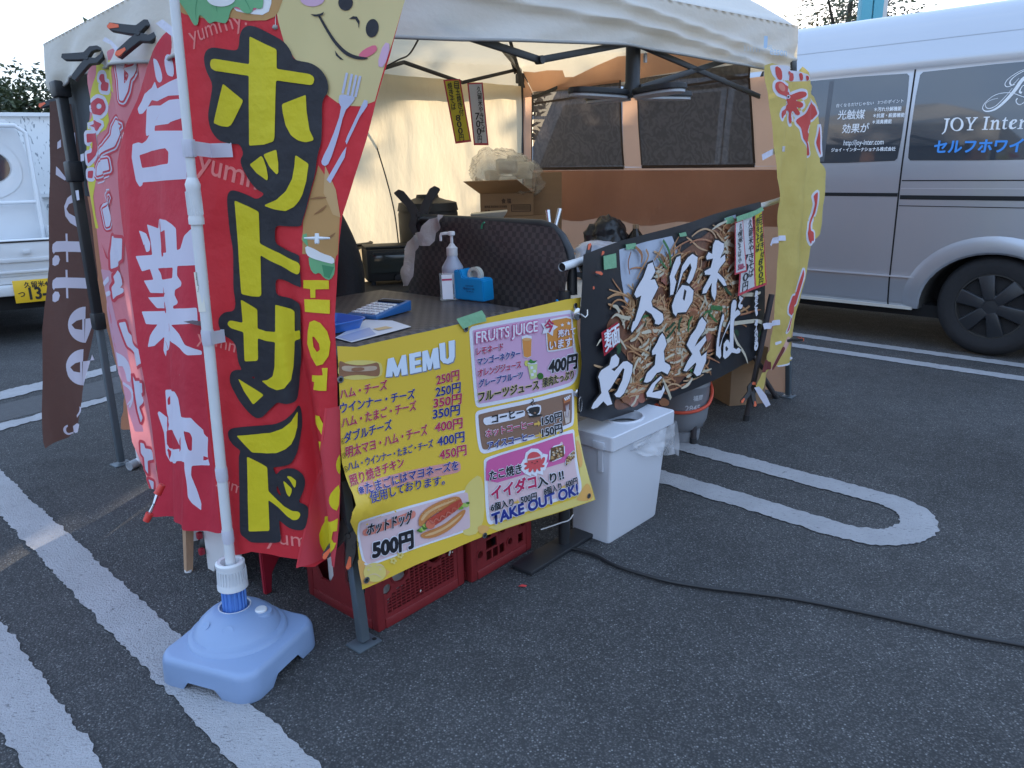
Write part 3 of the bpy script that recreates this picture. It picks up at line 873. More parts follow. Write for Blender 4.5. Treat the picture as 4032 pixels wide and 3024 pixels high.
# ================================================================== THE TENT
from mathutils import noise as mnoise
PB, EA, EO = V3((-.403, 1.773, 0)), V3((.655, .756, 0)).normalized(), V3((.756, -.655, 0)).normalized()
PA_, PC, PD = V3((-1.694, 3.117, 0)), V3((1.481, 3.948, 0)), V3((.10, 5.20, 0))
EG = V3((-.693, .721, 0)).normalized()
Zv = V3((0, 0, 1))
def T3(a, o, z=0): return PB + EA * a + EO * o + Zv * z
SBC = Surf(PB, EA, EO)
def BCs(o, disp=None): return Surf(PB + EO * o, EA, EO, disp=disp)
EN = V3((-.721, -.693, 0)).normalized()
def ABs(o, disp=None): return Surf(PA_ + EN * o, -EG, EN, disp=disp)
ad = (PD - PA_).normalized(); ADn = V3((ad.y, -ad.x, 0))
cd = (PC - PD).normalized(); CDn = V3((cd.y, -cd.x, 0))
def ADs(o, disp=None): return Surf(PA_ + ADn * o, ad, ADn, disp=disp)
def CDs(o, disp=None): return Surf(PD + CDn * o, cd, CDn, disp=disp)
CREAM = M("canopy cloth", (.74, .735, .70), .75, var=.05, scale=4, trans=.36, tcol=(.80, .70, .50), bump=.25, bscale=16, stretch=(1, 1, 2.2))
WALLC = M("cream wall cloth", (.72, .66, .52), .8, var=.06, scale=3, trans=.62, tcol=(.86, .72, .48), bump=.9, bscale=7, stretch=(1.6, 1.6, .7))
GREYM = M("grey blue leg paint", (.11, .135, .155), .42, .35, var=.1, scale=30)
BLKM = M("black frame paint", (.022, .024, .028), .45, .1, var=.15, scale=30)
tent = thing("canopy_tent", 'cream pop-up canopy tent over the food stall', 'tent', (PA_ + PC) / 2)
CT = {'A': (V3((-1.80, 3.245, 1.70)), 1.53), 'B': (V3((-.46, 1.735, 1.69)), 1.49), 'C': (V3((1.322, 3.772, 1.80)), 1.622), 'D': (V3((.10, 5.24, 1.83)), 1.655)}
APEX = V3((-.15, 3.5, 2.36))
mb = MB()
def wr(p, s=3.0, a=.010): return a * mnoise.noise(p * s) + a * .5 * mnoise.noise(p * s * 2.7)
NS, NT = 40, 16
for c0, c1 in ('AB', 'BC', 'CD', 'DA'):
    a, b = CT[c0][0], CT[c1][0]
    vs = []
    for t in range(NT + 1):
        for s in range(NS + 1):
            p = a.lerp(b, s / NS).lerp(APEX, t / NT)
            k = math.sin(math.pi * t / NT) * math.sin(math.pi * s / NS)
            p.z += -.05 * k + .05 * math.sin(math.pi * t / NT) * (1 - math.sin(math.pi * s / NS)) * .6 + wr(p, 2.5, .012) * min(1, t / 2)
            vs.append(p)
    mb.mesh(vs, [[t * (NS + 1) + s, t * (NS + 1) + s + 1, (t + 1) * (NS + 1) + s + 1, (t + 1) * (NS + 1) + s] for t in range(NT) for s in range(NS)], CREAM)
    # valance
    n = ((b - a).cross(Zv)).normalized()
    if (n.dot((a + b) / 2 - APEX)) < 0: n = -n
    NV = 14
    vs = []
    for t in range(NV + 1):
        for s in range(NS * 2 + 1):
            f = s / NS / 2
            top = a.lerp(b, f)
            zb_ = CT[c0][1] * (1 - f) + CT[c1][1] * f
            if c0 == 'B':
                prof = [(0, 1.487), (.10, 1.503), (.49, 1.588), (.87, 1.592), (1, 1.622)]
                for (f0, z0), (f1, z1) in zip(prof, prof[1:]):
                    if f0 <= f <= f1: zb_ = z0 + (z1 - z0) * (f - f0) / (f1 - f0)
            if c0 == 'A': zb_ += .03 * math.sin(math.pi * min(1, f * 1.6))
            v = t / NV
            p = V3((top.x, top.y, top.z * (1 - v) + zb_ * v))
            w = 0
            if c0 == 'B':      # long oblique pulls across the cloth
                q = f * 2.7 + v * .55
                w = .012 * math.sin(q * 5.2 + 1.3 * mnoise.noise(V3((f * 4, v, 3)))) * v + .005 * math.sin(q * 13 + v * 4) * v * (.4 + f)
                d1 = v - (.15 + f * .95 + .05 * math.sin(f * 7)); w += .028 * math.exp(-(d1 / .05) ** 2) * math.sin(math.pi * f) ** .5
                d2 = v - (-.25 + f * 1.05); w += .020 * math.exp(-(d2 / .05) ** 2)
            else:
                w = .016 * math.sin(f * 24 + v * 3 + 2 * mnoise.noise(V3((f * 6, v * 2, 7)))) * v
            p += n * (w + wr(p, 6, .008) * v)
            vs.append(p)
    m_ = NS * 2 + 1
    mb.mesh(vs, [[t * m_ + s, t * m_ + s + 1, (t + 1) * m_ + s + 1, (t + 1) * m_ + s] for t in range(NV) for s in range(m_ - 1)], CREAM)
    if c0 in 'BDA':   # hem binding
        mb.tube([vs[NV * m_ + s] for s in range(0, m_, 2)], .005, M("hem tape", (.34, .33, .31), .8), 5)
bmesh.ops.remove_doubles(mb.bm, verts=mb.bm.verts, dist=1e-5)
canopy = mb.build("canopy", tent, smooth=180)
# faded logo on the valance near the right corner
q = Print(BCs(.012), Zone(2850, 100, 320 / 2212))
FADE = M("faded print", (.50, .62, .74), .7)
q.text("eason", (1190, 800), (1640, 850), FADE, 14, .0, 150)
q.text("S", (1130, 640), (1240, 650), FADE, 14, .0, 90)
for k, x in enumerate((500, 590, 660, 740, 820, 900)): q.ribbon([(x, 560 + k * 22), (x + 14, 620 + k * 14), (x + 4, 700 + k * 8)], [40, 26, 34], FADE, 14)
q.build("faded_lettering", canopy)
def leg(foot, top, zsplit, strap=False):
    top = V3(top)
    f = lambda z: V3(foot).lerp(top, z / top.z)
    m = MB(); m.bar(f(.012), f(zsplit + .05), .026, .026, GREYM, up=EA, bevel=.003)
    l = m.build("leg", tent)
    m = MB(); m.bar(f(zsplit), f(top.z), .036, .036, BLKM, up=EA, bevel=.004)
    m.bar(f(zsplit - .03), f(zsplit + .04), .046, .046, BLKM, up=EA, bevel=.006); m.bar(f(1.18), f(1.26), .055, .055, BLKM, up=EA, bevel=.008); m.bar(f(top.z - .06), f(top.z), .06, .06, BLKM, up=EA, bevel=.008)
    m.build("outer_tube", l)
    m = MB(); m.box(V3(foot), .075, .06, .006, GREYM, EA, .002); m.lathe(V3(foot) + EA * .026 + EO * .012 + Zv * .0055, [(.006, 0), (.006, .002)], DARKM, 12)
    m.build("foot_plate", l)
leg(PA_, (-1.718, 3.165, 1.555), .62)
leg(PB, (-.475, 1.775, 1.66), .50)
leg(PC, (1.285, 3.765, 1.66), .75)
leg(PD, (.095, 5.19, 1.78), .70)
m = MB()
SF = BCs(-.05); SAD = ADs(.06); SCD = CDs(.06)
def trs(sf, pa, pb, w=.020):
    a, b = sf(*sf.uv(*pa)), sf(*sf.uv(*pb)); m.bar(a, b, w * .55, w, BLKM if w < .03 else GREYM, up=Zv, bevel=.002)
for pa, pb in (((1690, 95), (2125, 236)), ((2125, 236), (2470, 172)), ((2520, 178), (2990, 380)), ((2520, 345), (2960, 205))): trs(SF, pa, pb)
m.lathe(SF(*SF.uv(2125, 236)), [(.012, -.012), (.012, .012)], BLKM, 12, EO)
for pa, pb in (((1440, 290), (1590, 245)), ((1590, 245), (1820, 325)), ((1820, 325), (2045, 272)), ((2000, 165), (2060, 345)), ((1995, 165), (2030, 290))): trs(SAD, pa, pb)
for pa, pb in (((2100, 385), (2290, 305)), ((2290, 305), (2560, 352)), ((2560, 352), (2740, 270)), ((2740, 270), (3000, 330)), ((2500, 375), (3010, 315))): trs(SCD, pa, pb)
m.bar(V3((-.1, 3.5, 2.31)), V3((-.1, 3.5, 1.75)), .03, .03, BLKM); 
for c in 'ABCD': m.bar(V3((-.1, 3.5, 1.78)).lerp(CT[c][0], .12), V3((-.15, 3.5, 2.3)).lerp(CT[c][0], .96) + V3((0, 0, -.06)), .012, .02, BLKM)
m.build("truss", tent)

# ------------------------------------------------------------------ side walls
def cloth_disp(seed, a1, k1, a2, k2):
    def f(u, v):
        return a1 * mnoise.noise(V3((u * k1, v * k1 * .35, seed))) + a2 * mnoise.noise(V3((u * k2, v * k2 * .6, seed + 5)))
    return f
q = Print(ADs(.025, cloth_disp(1, .03, 3.2, .010, 9)), cut=(.03, .04))
q.polyuv([(.70, .03), (2.70, .03), (2.70, 1.70), (1.4, 1.69), (.70, 1.66)], WALLC, 0)
q.build("side_wall", label='glowing cream back wall cloth of the tent', cat='side wall', loc=PA_ + ad * 1.3)
ORW = M("orange wall cloth", (.50, .26, .165), .75, var=.08, scale=3, trans=.5, tcol=(.92, .56, .36), bump=.6, bscale=8, stretch=(1.5, 1.5, .7))
OR2 = M("shaded orange cloth", (.42, .22, .155), .75, var=.08, scale=3, trans=.12, tcol=(.6, .3, .2), bump=.6, bscale=8, stretch=(1.5, 1.5, .7))  # darker copy of the wall cloth, shade put into the colour
wallR = thing("mesh_wall", 'orange side wall with two dark mesh windows', 'side wall', PD + cd * .93)
cd0 = cloth_disp(4, .025, 3, .008, 10)
cdd = lambda u, v: cd0(u, v) + .13 * max(0, u) * max(0, min(1, (v - .9) / .7))
q = Print(CDs(.02, cdd), cut=(.03, .04))
q.polyuv([(.02, .02), (1.86, .02), (1.86, 1.192), (.02, 1.205)], ORW, 0)
q.polyuv([(.02, 1.206), (.105, 1.205), (.10, 1.64), (.105, 1.66), (.02, 1.77)], ORW, 0)
q.polyuv([(.825, 1.203), (.945, 1.20), (.955, 1.62), (.84, 1.62)], ORW, 0)
q.polyuv([(1.645, 1.195), (1.80, 1.193), (1.80, 1.60), (1.645, 1.60)], ORW, 0)
q.polyuv([(.02, 1.79), (.105, 1.664), (.3, 1.655), (.45, 1.65), (.84, 1.655), (1.2, 1.67), (1.60, 1.68), (1.60, 1.74), (1.2, 1.78), (.80, 1.79), (.47, 1.715), (.40, 1.72), (.38, 1.76), (.24, 1.775), (.12, 1.775)], ORW, 0)
q.build("wall_cloth", wallR)
q = Print(CDs(.04, lambda u, v: cdd(u, v) + .02 * math.sin(u * 9) * max(0, 1.15 - v)), cut=(.03, .04))
hem = [(.04 + 1.8 * i / 24, .905 + .018 * math.sin(i * .9) - .03 * (i / 24) + (.05 if i > 15 else 0) * 0) for i in range(25)]
q.polyuv(hem + [(1.85, 1.175), (.04, 1.19)], OR2, 0)  # added darker layer, so the lighter wall below it reads as sunlit
q.build("shade_flap", wallR)
# dark mesh
mm = bpy.data.materials.new("dark window mesh"); mm.use_nodes = True
n_, l_ = mm.node_tree.nodes, mm.node_tree.links
tcn = n_.new("ShaderNodeTexCoord")
wv = n_.new("ShaderNodeTexWave"); wv.inputs['Scale'].default_value = 5; wv.inputs['Distortion'].default_value = 40; wv.inputs['Detail'].default_value = 4; wv.inputs['Detail Scale'].default_value = .8; wv.inputs['Detail Roughness'].default_value = .6
rp = n_.new("ShaderNodeValToRGB"); rp.color_ramp.elements[0].color = (.078, .064, .057, 1); rp.color_ramp.elements[1].color = (.112, .095, .086, 1)
tp_ = n_.new("ShaderNodeBsdfTransparent"); ms_ = n_.new("ShaderNodeMixShader"); ms_.inputs[0].default_value = .93
tr_ = n_.new("ShaderNodeBsdfTranslucent"); m2_ = n_.new("ShaderNodeMixShader"); m2_.inputs[0].default_value = .35
pb_ = n_["Principled BSDF"]; pb_.inputs['Roughness'].default_value = .8
l_.new(tcn.outputs['Object'], wv.inputs[0]); l_.new(wv.outputs['Fac'], rp.inputs[0]); l_.new(rp.outputs[0], pb_.inputs['Base Color']); l_.new(rp.outputs[0], tr_.inputs['Color'])
l_.new(pb_.outputs[0], m2_.inputs[1]); l_.new(tr_.outputs[0], m2_.inputs[2])
l_.new(tp_.outputs[0], ms_.inputs[1]); l_.new(m2_.outputs[0], ms_.inputs[2]); l_.new(ms_.outputs[0], n_["Material Output"].inputs[0])
for s0, s1 in ((.106, .826), (.954, 1.644)):
    q = Print(CDs(.016, cdd), cut=(.05, .05)); q.polyuv([(s0, 1.205), (s1, 1.197), (s1, 1.67), (s0, 1.662)], mm, 0); w_ = q.build("mesh_window", wallR)
    q = Print(CDs(.026, cdd), cut=(.05, .05))
    for pts in ([(s0 - .004, 1.192), (s1, 1.188), (s1, 1.204), (s0 - .004, 1.210)], [(s0 - .006, 1.21), (s0 + .006, 1.21), (s0 + .006, 1.655), (s0 - .006, 1.655)], [(s1 - .006, 1.21), (s1 + .006, 1.21), (s1 + .006, 1.665), (s1 - .006, 1.665)], [(s0, 1.585), (s1, 1.60), (s1, 1.612), (s0, 1.597)]): q.polyuv(pts, M("dark binding", (.05, .035, .03), .8), 0)
    q.build("edge_binding", w_)

# grey and orange curtain pieces by the left leg
q = Print(ABs(-.06, cloth_disp(9, .02, 4, .006, 12)), cut=(.04, .05))
q.poly([(235, 300), (385, 270), (385, 780), (300, 760), (262, 560)], M("dark grey curtain", (.055, .065, .075), .8, var=.15), 0)
q.build("grey_curtain", label='dark grey curtain cloth behind the left tent leg', cat='curtain', loc=PA_ - EG * .1)
q = Print(ABs(-.10, cloth_disp(12, .02, 4, .008, 14)), cut=(.03, .05))
ORC = M("thin orange cloth", (.36, .16, .10), .8, var=.1, trans=.4, tcol=(.75, .36, .2), bump=.3, bscale=20)
q.poly([(296, 700), (355, 690), (450, 1150), (540, 1500), (560, 1692), (476, 1690), (490, 1560), (430, 1330), (385, 1180), (322, 960)], ORC, 0)
q.build("orange_curtain", label='narrow thin orange cloth between brown flag and pink flag', cat='curtain', loc=PA_ - EG * .3)

# ------------------------------------------------------------------ counter table with checked cloth
def checked(name, ang):
    ck = bpy.data.materials.new(name); ck.use_nodes = True
    n_, l_ = ck.node_tree.nodes, ck.node_tree.links
    tcn = n_.new("ShaderNodeTexCoord"); mpn = n_.new("ShaderNodeMapping"); mpn.inputs['Rotation'].default_value = (0, 0, -ang); mpn.inputs['Location'].default_value = (.0031, .0093, .0067)
    ch = n_.new("ShaderNodeTexChecker"); ch.inputs['Scale'].default_value = 58; ch.inputs['Color1'].default_value = (.085, .070, .068, 1); ch.inputs['Color2'].default_value = (.043, .036, .037, 1)
    nz_ = n_.new("ShaderNodeTexNoise"); nz_.inputs['Scale'].default_value = 500; bp_ = n_.new("ShaderNodeBump"); bp_.inputs['Strength'].default_value = .3; bp_.inputs['Distance'].default_value = .002
    l_.new(tcn.outputs['Object'], mpn.inputs[0]); l_.new(mpn.outputs[0], ch.inputs[0]); l_.new(ch.outputs[0], n_["Principled BSDF"].inputs['Base Color']); l_.new(nz_.outputs['Fac'], bp_.inputs['Height']); l_.new(bp_.outputs[0], n_["Principled BSDF"].inputs['Normal'])
    n_["Principled BSDF"].inputs['Roughness'].default_value = .5
    return ck
ck = checked("brown checked cloth", math.atan2(EA.y, EA.x))
# the screen stands a few degrees off the table, so its weave follows its own plane
ck2 = checked("brown checked screen cloth", math.atan2(EG.y, EG.x))
def ftable(name, label, a0, a1, o0, o1, z, mat, group=None):
    t = thing(name, label, 'table', T3((a0 + a1) / 2, (o0 + o1) / 2), group)
    m = MB(); m.hexa([T3(a, o, zz) for zz in (z - .03, z) for a, o in ((a0, o0), (a1, o0), (a1, o1), (a0, o1))], mat, .006); m.build("tabletop", t)
    for a in (a0 + .06, a1 - .06):
        for o in (o0 + .05, o1 - .05):
            m = MB(); m.tube([T3(a, o, 0), T3(a, o, z - .03)], .013, BLKM, 10); m.build("leg", t)
    return t
ftable("counter_table", 'small counter table under the brown checked cloth', .0, .67, -.60, -.03, .785, M("table board", (.55, .53, .5), .5))
m = MB()
NU, NVv = 30, 30
def clp(s, t):   # s along front, t from front hem over the edge to the back
    a = -.06 + .752 * s
    r = .022
    L = .16
    d = t * (L + .66)
    if d < L: o, z = .006 + .012 * math.sin(a * 40) * (1 - d / L), .80 - r - (L - d)
    elif d < L + r * 1.57: k = (d - L) / r; o, z = .006 - r + r * math.cos(k), .80 - r + r * math.sin(k)
    else: o, z = .006 - r - (d - L - r * 1.57), .80
    e = max(0, a - .665) / .03
    z -= .02 * e * e * 1.2
    return T3(a, o, z + .0015 * mnoise.noise(V3((a * 9, o * 9, 0))))
ts = [i / 60 for i in range(61)]
vs = [clp(i / NU, t) for t in ts for i in range(NU + 1)]
m.mesh(vs, [[j * (NU + 1) + i, j * (NU + 1) + i + 1, (j + 1) * (NU + 1) + i + 1, (j + 1) * (NU + 1) + i] for j in range(60) for i in range(NU)], ck)
# right-hand drop
vs = [clp(1, t) for t in ts] + [clp(1, t) + EA * .012 + V3((0, 0, -.14 if clp(1, t).z > .75 else 0)) for t in ts]
m.mesh(vs, [[i, i + 1, 62 + i, 61 + i] for i in range(20, 60)], ck)
m.build("tablecloth", label='brown checked cloth covering the counter table', cat='tablecloth', loc=T3(.3, -.3, .66))

# ------------------------------------------------------------------ partition board: black tube frame, cloth, foot
part = thing("partition_screen", 'black tube partition screen draped in brown checked cloth', 'screen', T3(.765, .085))
PST = T3(.765, .085)
m = MB(); m.tube([PST, PST + Zv * .845], .019, BLKM, 16); m.build("post", part)
m = MB(); m.hexa([T3(a, o, z) for z in (.002, .016) for a, o in ((.545, .045), (.90, .045), (.90, .125), (.545, .125))], BLKM, .003); m.build("foot_plate", part)
SP = Surf(PST + V3((.015, .01, 0)), -EG, EN)
m = MB()
fr = [SP(-.75, .50), SP(-.75, 1.0), SP(-.74, 1.022), SP(-.72, 1.034), SP(-.13, 1.034), SP(-.09, 1.026), SP(-.05, 1.00), SP(-.02, .96), SP(-.008, .90), SP(-.005, .83)]
m.tube([V3(p) + EN * -.02 for p in fr], .016, BLKM, 12); m.build("frame", part)
Zc = Zone(1500, 700, 1000 / 2212)
pd = lambda u, v: .004 + .012 * math.sin(v * 30 + u * 8) * .4 + .020 * math.exp(-((u - .015) / .035) ** 2) * math.sin(v * 9) + .006 * mnoise.noise(V3((u * 7, v * 5, 2)))
SPd = Surf(SP.O, -EG, EN, disp=pd)
q = Print(SPd, Zc, cut=(.02, .03))
q.poly([(480, 345), (620, 343), (900, 372), (1430, 425), (1500, 437), (1545, 500), (1605, 640), (1650, 770), (1620, 880), (1600, 1050), (1615, 1240), (1200, 1240), (700, 1190), (240, 1130), (240, 1010), (250, 900), (310, 600), (430, 580), (478, 470)], ck2, 0)
cl = q.build("cloth", part)

# ================================================================== BANNERS
RED = M("flag red cloth", (.62, .024, .036), .62, var=.06, scale=5, trans=.22, bump=.6, bscale=17, tcol=(.80, .05, .06))
YEL = M("flag yellow", (.70, .58, .012), .62, var=.05, scale=8, trans=.15, bump=.55, bscale=20)
BLKF = M("flag black", (.016, .016, .022), .65, var=.2, scale=8, bump=.5, bscale=20)
PALEY = M("flag pale yellow", (.72, .62, .30), .65, var=.04, trans=.2)
PINKF = M("flag faint pink print", (.72, .20, .18), .65, var=.05)
def flagmat(n, c): return M(n, c, .65, var=.05, trans=.12)
GRN, GRN2, BRD, BRD2, WHF, PNK, MAUV = flagmat("print green", (.16, .42, .20)), flagmat("print dark green", (.06, .26, .12)), flagmat("print bread", (.50, .28, .10)), flagmat("print crust", (.30, .14, .05)), flagmat("print white", (.78, .78, .78)), flagmat("print pink", (.76, .16, .24)), flagmat("print mauve", (.66, .42, .56))
LAV = flagmat("print lavender", (.52, .54, .70))
# ---- hot sandwich flag on its pole
stand = thing("flag_stand", 'tall red hot sandwich flag on a white pole in a pale blue water base', 'flag stand', (-.70, 1.68, 0))
def hs(u, v):
    d = .012 * math.sin(u * 21 + v * 2.2) + .006 * math.sin(u * 47 - v * 3) + .004 * mnoise.noise(V3((u * 12, v * 9, 4)))
    k = max(0, min(1, (1.15 - v) / .6))              # the lower half is drawn together in a pleat
    c = .255 - .05 * max(0, v - .5)
    return d * .8 + k * (-.045 * math.exp(-((u - c) / .022) ** 2) + .02 * math.exp(-((u - c - .05) / .03) ** 2)) - .02 * max(0, (u - .3))
HS = Surf((-.735, 1.805, 0), (.98, -.2, 0), (-.2, -.98, 0), V=(.018, -.014, 1), disp=hs)
q = Print(HS, SRC, cut=(.012, .04))
q.poly([(640, -420), (655, -250), (700, 0), (718, 300), (745, 620), (775, 960), (790, 1200), (815, 1600), (848, 1900), (868, 2080), (885, 2165), (920, 2186), (990, 2172), (1100, 2192), (1180, 2202), (1172, 2230), (1240, 2231), (1315, 2230), (1328, 2060), (1330, 1800), (1328, 1500), (1318, 1250), (1328, 1080), (1335, 960), (1348, 850), (1395, 700), (1440, 560), (1480, 400), (1535, 220), (1600, -20), (1720, -420)], RED, 0)
flag = q.build("flag", stand)
Z2, Z4, Z6, Z9 = Zone(600, 0, 1000 / 1659), Zone(600, 900, 1000 / 1659), Zone(680, 0, 960 / 2212), Zone(800, 1600, 640 / 1659)
cutf = (.012, .05)
pic, let = Print(HS, Z6, cut=cutf), Print(HS, Z2, cut=cutf)
pic.mb = MB(); let.rnd = .004
pic.poly([(1130, -700), (1010, -40), (945, 110), (960, 200), (1010, 380), (1100, 520), (1250, 700), (1400, 860), (1500, 935), (1600, 960), (1710, 965), (1835, 918), (1990, 400), (2115, -20), (2330, -700)], PALEY, 1)
pic.poly([(55, -60), (58, 100), (110, 130), (300, 170), (520, 160), (700, 190), (850, 186), (925, 155), (960, 110), (1005, -10), (1010, -80)], BRD, 2)
pic.poly([(540, 92), (700, 128), (865, 142), (910, 0), (880, -60), (540, -60)], WHF, 3, smooth=1)
pic.poly([(540, 62), (610, 90), (700, 112), (760, 88), (830, 10), (820, -60), (540, -60)], PNK, 4)
pic.poly([(60, -80), (62, 10), (75, 25), (150, 135), (190, 218), (218, 238), (240, 215), (245, 145), (262, 140), (290, 160), (340, 220), (370, 205), (400, 195), (480, 218), (510, 190), (540, 75), (600, 60), (640, 110), (700, 132), (735, 95), (740, 70), (800, 85), (830, 60), (830, -80)], GRN, 5, smooth=1)
for s_ in ([(235, -20), (215, 80), (222, 180)], [(420, -10), (405, 60), (412, 110)], [(660, -10), (700, 60), (715, 100)]): pic.ribbon(s_, [10, 6, 2], GRN2, 6)
pic.poly(ell(450, -12, 130, 75), WHF, 7)
pic.poly(ell(1572, 25, 66, 72), BLKF, 3); pic.poly(ell(1813, 257, 58, 84, 8), BLKF, 3)
pic.ribbon([(1330, 140), (1400, 265), (1480, 390), (1580, 490), (1680, 528), (1775, 530)], [22, 28, 32, 36, 30, 4], BLKF, 4)
pic.poly([(1255, 130), (1310, 133), (1350, 125), (1378, 110), (1370, 135), (1330, 152), (1290, 150)], BLKF, 5)
pic.poly([(1675, 512), (1740, 445), (1835, 405), (1858, 430), (1850, 470), (1760, 527)], PNK, 3, smooth=1)
pic.poly([(1602, 172), (1640, 148), (1675, 152), (1700, 195), (1692, 262), (1685, 215), (1660, 175)], BLKF, 3); pic.poly([(1475, 458), (1505, 500), (1556, 546), (1525, 540), (1485, 505)], BLKF, 3)
pic.poly(ell(1270, -20, 115, 80), MAUV, 3); pic.poly([(1920, 382), (1985, 402), (1925, 615), (1853, 600)], MAUV, 3, smooth=1)
for a, b in (((1585, 662), (1545, 850)), ((1630, 672), (1592, 862)), ((1670, 682), (1628, 872)), ((1706, 690), (1660, 882))): pic.ribbon([a, ((a[0] + b[0]) / 2, (a[1] + b[1]) / 2), b], 24, LAV, 3)
pic.poly([(1520, 852), (1508, 920), (1540, 990), (1440, 1280), (1352, 1455), (1358, 1492), (1390, 1508), (1425, 1480), (1500, 1260), (1562, 1010), (1622, 950), (1668, 882), (1600, 866)], LAV, 4, smooth=1)
pic.poly([(1742, 905), (1772, 915), (1770, 960), (1700, 1060), (1610, 1250), (1582, 1312), (1570, 1285), (1585, 1240), (1650, 1100), (1710, 970)], LAV, 3); pic.poly([(1545, 1380), (1400, 1630), (1432, 1662), (1565, 1425), (1580, 1330)], LAV, 3)
pic.z = Z2
pic.poly([(1085, 1080), (1170, 1210), (1225, 1420), (1213, 1659), (1195, 1680), (980, 1659), (985, 1450), (1045, 1230)], BRD, 1)
pic.poly([(1130, 1080), (1200, 1240), (1230, 1420), (1180, 1400), (1120, 1260)], flagmat("print light bread", (.58, .36, .16)), 2)
for s_ in ([(1060, 1400), (1110, 1370), (1140, 1340)], [(1135, 1562), (1170, 1545), (1198, 1520)], [(1030, 1300), (1090, 1290), (1140, 1290)]): pic.ribbon(s_, [3, 16, 3], BRD2, 3)
pic.z = Z4
pic.poly([(985, 20), (1213, 0), (1205, 150), (1195, 218), (1080, 150), (1020, 130), (975, 70)], BRD, 2)
pic.poly([(985, 40), (1010, 30), (1020, 120), (985, 80)], GRN, 3)
pic.poly([(1020, 170), (1100, 190), (1190, 195), (1197, 285), (1165, 338), (1125, 325), (1095, 285), (1060, 300), (1030, 255)], GRN, 3, smooth=1); pic.poly([(1110, 235), (1190, 250), (1160, 325), (1125, 310)], GRN2, 4)
pic.poly([(1000, 108), (1060, 130), (1110, 160), (1190, 185), (1195, 232), (1130, 218), (1050, 195), (1010, 170)], WHF, 5, smooth=1)
pic.poly([(990, 336), (1155, 338), (1157, 394), (1068, 396), (1068, 452), (1036, 452), (1034, 394), (990, 388)], YEL, 4); pic.poly([(995, 460), (1162, 465), (1162, 556), (1000, 542)], YEL, 4)
pic.poly([(1030, 610), (1060, 598), (1100, 615), (1145, 670), (1166, 740), (1155, 830), (1115, 885), (1075, 895), (1040, 835), (1015, 750), (1018, 670)], YEL, 4, holes=[[(1048, 705), (1060, 705), (1092, 750), (1098, 790), (1078, 806), (1055, 770)]])
pic.poly([(1046, 955), (1116, 957), (1110, 910), (1148, 908), (1140, 1057), (1055, 1050), (1060, 1000), (1046, 996)], YEL, 4)
pic.z = Z9
pic.poly([(1150, 85), (1190, 95), (1205, 130), (1232, 182), (1222, 300), (1190, 240), (1155, 170)], YEL, 4); pic.poly([(1183, 350), (1212, 355), (1200, 470)], YEL, 4)
STR = flagmat("flag hem red", (.64, .045, .06))
pic.poly([(1258, 20), (1412, -10), (1412, 300), (1408, 620), (1405, 900), (1395, 1150), (1375, 1400), (1342, 1640), (962, 1640), (1010, 1440), (1060, 1220), (1120, 960), (1170, 700), (1215, 400), (1240, 200)], M("flag folded red", (.66, .06, .08), .62, var=.06, scale=5, trans=.25), 5)
pic.ribbon([(1262, 10), (1240, 200), (1212, 420), (1160, 740), (1105, 1010), (1050, 1260), (1000, 1450), (965, 1640)], 24, STR, 6, smooth=1)
pic.poly([(1410, 470), (1375, 530), (1362, 610), (1385, 670), (1408, 690)], YEL, 7, smooth=1); pic.poly([(1408, 780), (1350, 830), (1297, 905), (1290, 970), (1320, 1030), (1392, 1062)], YEL, 7, smooth=1)
pic.poly([(1245, 1122), (1384, 1135), (1374, 1262), (1332, 1270), (1318, 1345), (1340, 1382), (1366, 1382), (1345, 1440), (1288, 1508), (1240, 1480), (1200, 1390), (1192, 1300), (1218, 1220)], YEL, 7)
pic.build("picture", flag)
# black outlines
let.z = Z2; let.rnd = .014
let.poly([(575, 300), (577, 235), (600, 185), (640, 166), (700, 182), (860, 265), (912, 330), (930, 395), (1040, 410), (1110, 455), (1150, 520), (1160, 595), (1115, 660), (1116, 800), (1112, 930), (1090, 1000), (1082, 1040), (1072, 1130), (1045, 1230), (1010, 1370), (985, 1450), (979, 1480),
          (808, 1470), (808, 1590), (870, 1622), (965, 1664), (968, 1680), (979, 1870), (972, 1874), (812, 1812), (814, 1928), (940, 1960), (974, 1985), (978, 2160), (973, 2400), (962, 2555), (953, 2604), (930, 2625), (885, 2636), (830, 2625), (812, 2632), (745, 2700), (728, 2720), (690, 2730), (650, 2704), (580, 2623), (515, 2503), (513, 2448), (530, 2420), (560, 2410), (595, 2414),
          (568, 2365), (552, 2235), (462, 2175), (437, 2115), (443, 2070), (478, 2035), (542, 2030), (553, 1975), (538, 1893), (536, 1640), (512, 1500), (496, 1325), (498, 1272), (518, 1242), (553, 1243), (640, 1278), (690, 1304), (745, 1265), (690, 1240), (640, 1180), (592, 1092), (582, 1042), (605, 1005), (580, 940), (530, 942), (440, 920), (388, 850), (370, 760), (388, 650), (405, 550), (358, 462), (343, 382), (360, 330), (400, 310), (560, 335)], BLKF, 8, holes=[[(655, 2458), (676, 2456), (672, 2472)]])
let.z = Z9
